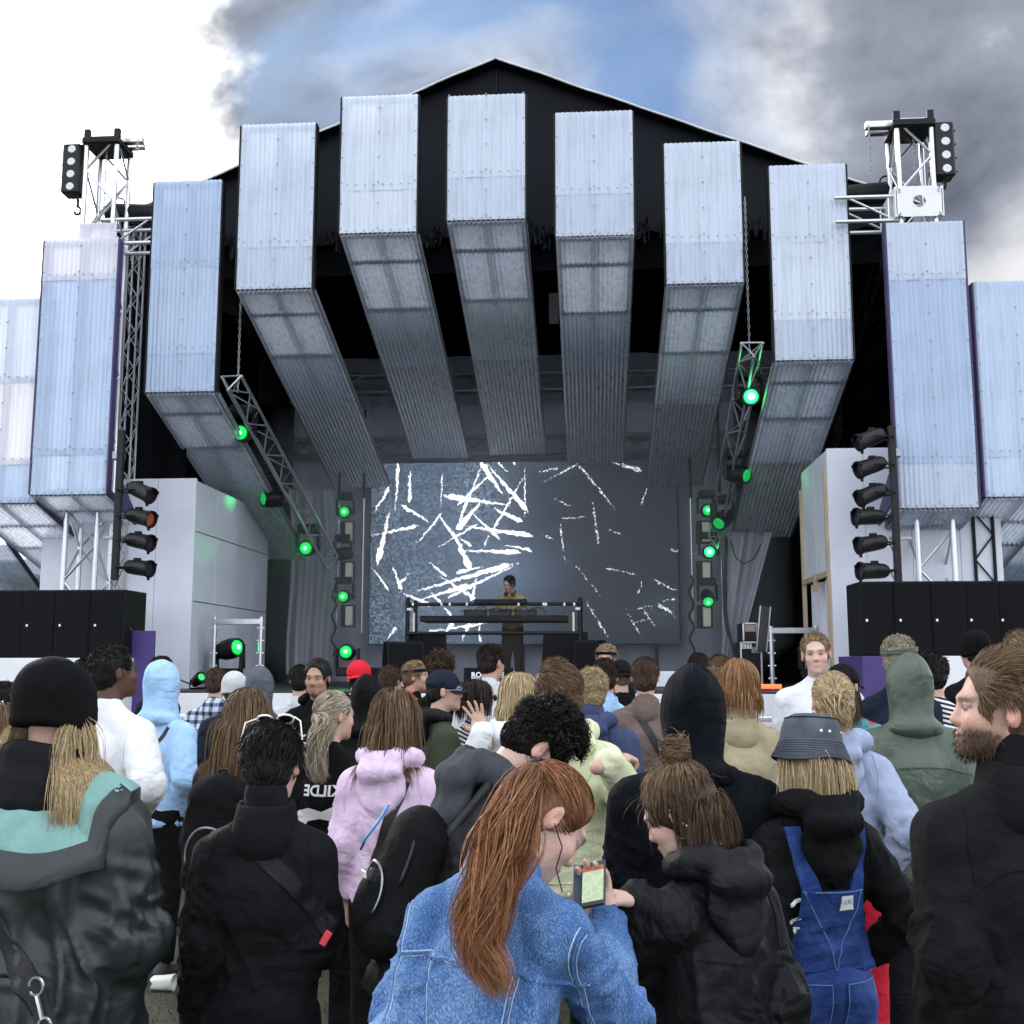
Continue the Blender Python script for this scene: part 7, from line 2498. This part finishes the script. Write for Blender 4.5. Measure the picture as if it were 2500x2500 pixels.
# --- waxed coat: black scarf, teal hood lining lying on the shoulders, strap with metal clip
Q = A_
U = Q.U
sc = SDF()
for z, rx, ry, rr in ((1.535, .078, .085, .032), (1.50, .085, .09, .034), (1.465, .105, .11, .038), (1.43, .125, .12, .036)):
    ring = [U((rx * math.sin(a), -.015 + ry * math.cos(a), z - .012 * math.cos(a) + .008 * math.sin(2 * a))) for a in np.linspace(0, 2 * math.pi, 17)]
    sc.chain(ring, [rr] * 17, .02)
part_sdf(Q, 'scarf', sc, .010, 'charcoal', .010, 9, 3)
rows = []
for a in np.linspace(-2.3, 2.3, 84):
    row = []
    for u in np.linspace(0, 1, 20):
        rx, ry = .125 + .105 * u, .125 + .075 * u
        z = 1.445 - .105 * u - .03 * u * u * (math.cos(a) + .3) + .010 * math.sin(a * 5 + u * 3) * u
        row.append(U((rx * math.sin(a) * 1.05, -.035 - ry * math.cos(a), z)))
    rows.append(row)
rows = np.array(rows)
for i_ in range(rows.shape[0]):
    for j_ in range(rows.shape[1]):
        p_ = rows[i_, j_]
        h_ = Q.bvh.ray_cast(Vector((p_[0], p_[1], p_[2] + .6)), Vector((0, 0, -1)))
        if h_[0] is not None and h_[0][2] + .008 > p_[2]:
            rows[i_, j_, 2] = h_[0][2] + .03
mb = MB().grid(rows)
mb_part(Q, 'hood_lining', mb, FB['teal'])
outer = np.concatenate([rows[:, -6:], rows[:, -1:] + np.array([0, 0, -.03])[None, None]], 1) - np.array([0, .004, .004])
mb_part(Q, 'hood_edge', MB().grid(outer + (outer - np.array([0, 0, 0])) * np.array([.012, .012, 0])), FB['wax'])
Q.strap = strap(Q, [(-.10, 1.30), (.02, 1.12), (.09, 1.01), (.13, .92)], .045, 'strap')
mb = MB()
P0 = drape_pt(Q, .085, 1.03, .012)
if P0 is not None:
    th = np.linspace(0, 2 * math.pi, 17)
    mb.path([P0 + np.array([.018 * math.cos(t), -.004, .02 * math.sin(t)]) for t in th], .0035, 6)
    mb.path([P0 + np.array([.004, -.006, -.02]), P0 + np.array([.014, -.008, -.045]), P0 + np.array([.022, -.008, -.07])], .006, 6)
    mb.path([P0 + np.array([.028 + .016 * math.cos(t), -.006, -.085 + .018 * math.sin(t)]) for t in th], .0035, 6)
    clip = mb_part(Q, 'metal_clip', mb, MT['alu'], Q.strap)
    tagm = MB().box(P0 + np.array([.045, -.004, -.135]), (.055, .014, .055), bev=.004)
    mb_part(Q, 'leather_tab', tagm, MT['black'], Q.strap)
    st_ = MB().lathe(P0 + np.array([.045, -.012, -.130]), (0, -1, 0), [(0, .008), (.004, .006), (.005, .001)], 10)
    mb_part(Q, 'rivet', st_, MT['alu'], Q.strap)

# --- black fleece: diagonal strap and red tag
Q = B_
strap(Q, [(-.02, 1.40), (.08, 1.32), (.17, 1.22), (.235, 1.12)], .05, 'strap', 'black2')
p_ = drape_pt(Q, .20, 1.14, .004)
if p_ is not None:
    mb_part(Q, 'red_tag', MB().box(p_, (.022, .008, .045), np.array([[.85, 0, .5], [0, 1, 0], [-.5, 0, .85]]), .002), FB['tagred'])

# --- denim jacket seams
Q = C_
for ln in ([(-.19, 1.29), (-.10, 1.305), (0, 1.30), (.10, 1.285), (.20, 1.25)], [(-.10, 1.295), (-.085, 1.15), (-.06, .98), (-.05, .86)], [(.10, 1.285), (.085, 1.15), (.06, .98), (.05, .86)], [(-.215, 1.40), (-.19, 1.30), (-.185, 1.18), (-.18, 1.08)], [(.215, 1.38), (.19, 1.28), (.185, 1.18), (.18, 1.08)], [(-.20, .88), (0, .87), (.20, .88)]):
    seam(Q, ln, .0016, 'stitch')
    seam(Q, [(x + .010, z - .007) for x, z in ln], .0014, 'stitch')
    seam(Q, [(x + .005, z - .0035) for x, z in ln], .0045, 'denim')
strap(Q, [(.02, 1.10), (.06, 1.0), (.12, .90), (.16, .84)], .022, 'strap')
# hair tie and earphone wire
tie = Q.Hc + Q.Rh @ V3(0, -.104, .064)
tn = Q.Rh @ ell_n(V3(0, -.104, .064)[None])[0]
a_, b_, d_ = basis(tn)
mb_part(Q, 'hair_tie', MB().path([tie + d_ * .008 + (a_ * math.cos(t) + b_ * math.sin(t)) * .016 for t in np.linspace(0, 2 * math.pi, 17)], .005, 6), FB['strap'])
ear = Q.Hc + Q.Rh @ V3(.085, .0, -.02)
pe = [ear, ear + np.array([.02, .0, -.05]), ear + np.array([-.005, .02, -.10]), ear + np.array([.01, .02, -.15])]
mb_part(Q, 'earphone_wire', MB().path(np.array(pe), .0016, 5), FB['strap'])

# --- phone between the two
pc = at(1449, 2158, 2.42)
ph = bpy.data.objects.new('phone', None)
COL.objects.link(ph)
ph.location = tuple(pc)
ph.rotation_euler = (R(46), R(-14), R(-16))
ph.scale = (.88, .88, .88)
ORG[ph.name] = np.zeros(3)
tag(ph, 'smartphone in a dark case showing a map, held between two people', 'phone')
MT['screenoff'] = M('phone glass', (.02, .02, .02), .1)


def map_mat():
    m = bpy.data.materials.new('phone map')
    m.use_nodes = True
    k = NT(m.node_tree)
    t = k.n('ShaderNodeTexCoord').outputs['Object']
    v = k.n('ShaderNodeTexVoronoi', {'Vector': t, 'Scale': 45}, feature='DISTANCE_TO_EDGE').outputs[0]
    c = k.ramp(v, [(0, (.42, .44, .38)), (.04, (.30, .36, .22)), (.4, (.26, .33, .20))])
    p = k.n('ShaderNodeBsdfPrincipled', {'Base Color': c, 'Roughness': .15, 'Emission Color': c, 'Emission Strength': .45})
    k.t.links.new(p.outputs[0], k.n('ShaderNodeOutputMaterial').inputs[0])
    return m


for nm, mb, mt in (('body', MB().box((0, 0, 0), (.062, .125, .008), bev=.003), MT['screenoff']), ('screen', MB().box((0, -.003, .0045), (.054, .094, .001)), map_mat()), ('title_bar', MB().box((0, .040, .0055), (.054, .012, .0008)), MT['orange']), ('case_flap', MB().box((-.040, .002, -.006), (.030, .128, .004), np.array([[.9, 0, .42], [0, 1, 0], [-.42, 0, .9]]), .0015), M('blue case', (.012, .03, .05), .5))):
    me = mesh_np(nm, mb.v, mb.f, False)
    link(nm, me, ph, mt)

# --- hooded rain jacket: earring, seams
Q = D_
e0 = Q.Hc + Q.Rh @ V3(-.088, -.006, -.05)
mb_part(Q, 'hoop_earring', MB().path([e0 + Q.Rh @ V3(0, .020 * math.sin(t), .020 * math.cos(t)) for t in np.linspace(0, 2 * math.pi, 17)], .0014, 5), MT['alu'])
seam(Q, [(-.17, 1.27), (0, 1.25), (.17, 1.27)], .002, 'charcoal')

# --- bent person: pack with blue cord
bp = backpack(F_p, 'black backpack with a blue zip cord on the bending person', 'bag', .24, .36, .06, 1.14)
MT['bluecord'] = M('blue cord', (.03, .25, .55), .5)
q_ = [F_p.U((-.12, -.245, 1.30)), F_p.U((-.10, -.262, 1.24)), F_p.U((-.12, -.27, 1.19)), F_p.U((-.15, -.26, 1.16))]
mbx = MB().path(np.array(q_), .004, 5)
link('zip_cord', mesh_np('zip_cord', mbx.v, mbx.f), bp, MT['bluecord'])
b2 = backpack(P_, 'black backpack worn under long brown hair', 'bag', .28, .46, .16, 1.17)

# --- overalls
Q = G_
bib = poly_mesh([(-.10, 1.24), (.10, 1.24), (.105, 1.16), (.155, 1.03), (.17, .985), (-.17, .985), (-.155, 1.03), (-.105, 1.16)], 4)
decal(Q, bib, 0, 0, 'overall_back', FB['bluedenim'], off=.010)
for sx in (-1, 1):
    strap(Q, [(sx * .07, 1.225), (sx * .095, 1.33), (sx * .11, 1.42)], .055, 'overall_strap', 'bluedenim', th=.010)
    for e in (-.025, .025):
        seam(Q, [(sx * .07 + e, 1.23), (sx * .095 + e, 1.33), (sx * .108 + e, 1.40)], .0016, 'stitchblue')
for ln in ([(-.10, 1.235), (.10, 1.235)], [(-.095, 1.235), (-.02, 1.08), (0, .99)], [(.095, 1.235), (.02, 1.08), (0, .99)]):
    sm_ = seam(Q, ln, .0018, 'stitchblue')
    if sm_:
        sm_.location = (0, -.011, 0)
lb_ = decal(Q, poly_mesh([(-.022, -.02), (.022, -.02), (.022, .02), (-.022, .02)], 2), .03, 1.205, 'label_patch', MT['white'], off=.014)
decal(Q, text_mesh('LTE', .018), .03, 1.208, 'label_lettering', FB['blue'], off=.016)
lgv = np.zeros(len(Q.trousers.data.vertices) * 3)
Q.trousers.data.vertices.foreach_get('co', lgv)
lgv = lgv.reshape(-1, 3)
QL = Person()
QL.root = Q.root
QL.bvh = BVHTree.FromPolygons([tuple(v) for v in lgv], [tuple(p.vertices) for p in Q.trousers.data.polygons])
for sx in (-1, 1):
    pk_ = poly_mesh([(-.058, -.085), (.058, -.085), (.058, .07), (-.058, .07)], 4)
    decal(QL, pk_, sx * .082, .90, 'back_pocket', FB['bluedenim'], off=.006)
    for ln in ([(sx * .082 - .056, .965), (sx * .082 + .056, .965)], [(sx * .082 - .056, .965), (sx * .082 - .054, .82), (sx * .082 + .054, .82), (sx * .082 + .056, .965)]):
        o = seam(QL, ln, .0016, 'stitchblue')
        if o:
            o.location = (0, -.006, 0)
for pts_ in ([(-.15, 1.20), (-.125, 1.205), (-.10, 1.21)], [(-.145, 1.13), (-.12, 1.145), (-.10, 1.155)], [(-.145, 1.125), (-.12, 1.12), (-.10, 1.125)]):
    seam(Q, pts_, .006, 'white', 'print_mark')
# --- pink hoodie: shoulder bag strap, bag and carabiner
Q = I_
strap(Q, [(.10, 1.40), (.06, 1.28), (.02, 1.16), (-.02, 1.06)], .045, 'strap')
sg_ = SDF()
sg_.el(Q.U((.17, -.19, 1.08)), (.12, .07, .17), rotm(0, 0, -14), .03)
sg_.el(Q.U((.17, -.235, 1.02)), (.085, .04, .09), rotm(0, 0, -14), .03)
V, Fq = sg_.mesh(.011)
T = bpy.data.objects.new('shoulder_bag', mesh_np('shoulder_bag', folds(V, Fq, .008, 10, 5), Fq))
COL.objects.link(T)
T.data.materials.append(FB['black2'])
T.location = Q.root.location; T.rotation_euler = Q.root.rotation_euler; T.scale = Q.root.scale
tag(T, 'black shoulder bag hanging on the back of the pink hoodie', 'bag')
ORG[T.name] = np.zeros(3)
cb = Q.U((.045, -.205, 1.03))
mbx = MB().path([cb + np.array([.012 * math.cos(t), 0, .03 * math.sin(t) - .05]) for t in np.linspace(0, 2 * math.pi, 17)], .0035, 6)
mbx.path([cb, cb + np.array([.004, 0, -.02])], .004, 6)
link('carabiner', mesh_np('carabiner', mbx.v, mbx.f), T, MT['steel'])
# --- black shirt with mirrored lettering and white shape
Q = J_
tm = text_mesh('KILDE', .072, -1.0, 1, .0022)
decal(Q, tm, .025, 1.275, 'shirt_lettering', MT['white'], off=.004)
decal(Q, poly_mesh([(-.16, .02), (-.10, .07), (-.04, .085), (.03, .07), (.10, .10), (.15, .05), (.15, -.03), (.09, .02), (.02, .035), (-.05, .02), (-.09, -.05), (-.15, -.10)], 3), 0, 1.11, 'shirt_print', MT['white'], off=.004)
# --- light blue hood: thin strap
Q = K_
strap(Q, [(.12, 1.41), (.04, 1.27), (-.06, 1.10), (-.13, .95)], .022, 'strap')
strap(FF, [(-.06, 1.43), (.02, 1.32), (.10, 1.18), (.14, 1.10)], .045, 'strap')
# --- rain coat yoke
seam(NN, [(-.21, 1.26), (-.1, 1.285), (.0, 1.29), (.1, 1.285), (.21, 1.26)], .004, 'greygreen')
seam(E_, [(-.22, 1.24), (-.1, 1.30), (.0, 1.31), (.12, 1.30), (.22, 1.24)], .003, 'charcoal')
# --- hoodie mark and cup
Q = Qm
sw_ = poly_mesh([(-.045, .004), (-.030, -.014), (-.015, -.014), (.05, .018), (-.012, -.004), (-.028, -.003)], 2)
decal(Q, sw_, .075, 1.27, 'chest_mark', MT['white'], front=True, off=.005)
wr_ = Q.toworld(Q.arms[1][2])
cp = wr_ + V3(.055, -.06, .035)
cup = thing('drinking_cup', 'green and white paper cup held by the moustached person', 'cup', cp)
MT['cupgreen'] = M('green cup', (.10, .42, .20), .5)
MB().lathe(cp - V3(0, 0, .05), (0, 0, 1), [(0, .028), (.004, .029), (.10, .038)], 18).build('wall', MT['cupgreen'], cup, True, 40)
MB().lathe(cp + V3(0, 0, .05), (0, 0, 1), [(0, .041), (.008, .041), (.012, .034), (.02, .034), (.021, .02)], 18).build('lid', MT['white'], cup, True, 40)
# --- t-shirt print, headphones round the performer's neck, bracelet on the raised hand
decal(JJ, text_mesh('roope ind', .024, 1.0, 1), .02, 1.26, 'shirt_lettering', FB['palegrey'], front=True, off=.004)
hp = MB()
hp.path([DJ.U((.085 * math.sin(t), .03 - .085 * math.cos(t) * 1.0, 1.49 - .03 * math.cos(t) * -1)) for t in np.linspace(-2.3, 2.3, 17)], .011, 6)
for sx in (-1, 1):
    hp.lathe(DJ.U((sx * .055, .095, 1.465)), (sx * .5, 1, 0), [(-.015, .03), (.015, .034), (.02, .02)], 14)
mb_part(DJ, 'headphones', hp, MT['black'])
w_ = AA.arms[0][2]; e_ = AA.arms[0][1]
a_, b_, d_ = basis(w_ - e_)
mb_part(AA, 'bracelet', MB().path([w_ - d_ * .02 + (a_ * math.cos(t) + b_ * math.sin(t)) * .031 for t in np.linspace(0, 2 * math.pi, 17)], .003, 5), MT['alu'])

# --- litter on the trampled grass, and the grass itself near the camera
for i, (px, py, lab) in enumerate(((372, 2420, 'crumpled clear plastic cup on the grass between the two dark coats'), (925, 2215, 'crushed plastic bottle on the grass beside the dark trousers'), (930, 2345, 'flattened pale cup on the grass below the pink hoodie'))):
    d = FW + RT * (px - 1250) / FPX - UPV * (py - 1250) / FPX
    g_ = np.array([0, 0, EYE]) + d * (-EYE / d[2])
    prof = [(0, .028), (.004, .030), (.05, .034), (.11, .042), (.112, .040), (.01, .026)]
    me = MB().lathe((0, 0, 0), (1, .2 * i, 0), prof, 16)
    V = np.array(me.v)
    V = V + (np.stack([vn3(V * 40 + i), vn3(V * 40 + 9 + i), vn3(V * 40 + 19 + i)], 1) - .5) * .02
    V[:, 2] -= V[:, 2].min() - .002
    me.v = [tuple(v + np.array([g_[0], g_[1], 0])) for v in V]
    o = me.build('plastic_cup', MT['whiteplastic'], None, True)
    tag(o, lab, 'litter')
n = 26000
gx_ = np.stack([rng.uniform(-3.2, 3.2, n), rng.uniform(1.2, 6.5, n)], 1)
hh = rng.uniform(.015, .05, n)
an = rng.uniform(0, 6.28, n)
ln_ = rng.uniform(-.03, .03, (n, 2))
wv_ = np.stack([np.cos(an), np.sin(an)], 1) * .0022
B0 = np.concatenate([gx_ - wv_, np.zeros((n, 1))], 1)
B1 = np.concatenate([gx_ + wv_, np.zeros((n, 1))], 1)
TP = np.concatenate([gx_ + ln_, hh[:, None]], 1)
V = np.stack([B0, B1, TP], 1).reshape(-1, 3)
me = mesh_np('grass', V, np.arange(n * 3).reshape(-1, 3), False)
go = link('grass', me, None, M('grass blades', (.075, .085, .035), .8, 0, .5, 3))
tag(go, 'short trampled grass between the people', 'grass', kind='stuff')

# --- thin stage smoke hanging low at the back of the stage
sm = bpy.data.materials.new('stage smoke')
sm.use_nodes = True
k = NT(sm.node_tree)
pv = k.n('ShaderNodeVolumePrincipled', {'Color': (.80, .84, .92, 1), 'Density': .11, 'Anisotropy': .25})
k.t.links.new(pv.outputs[0], k.n('ShaderNodeOutputMaterial').inputs['Volume'])
V_ = MB().box((CX, 17.2, 3.4), (8.0, 4.4, 4.08), bev=.6)
tag(V_.build('smoke', sm), 'thin pale stage smoke around the screen and the lamp ladders', 'smoke', kind='stuff')
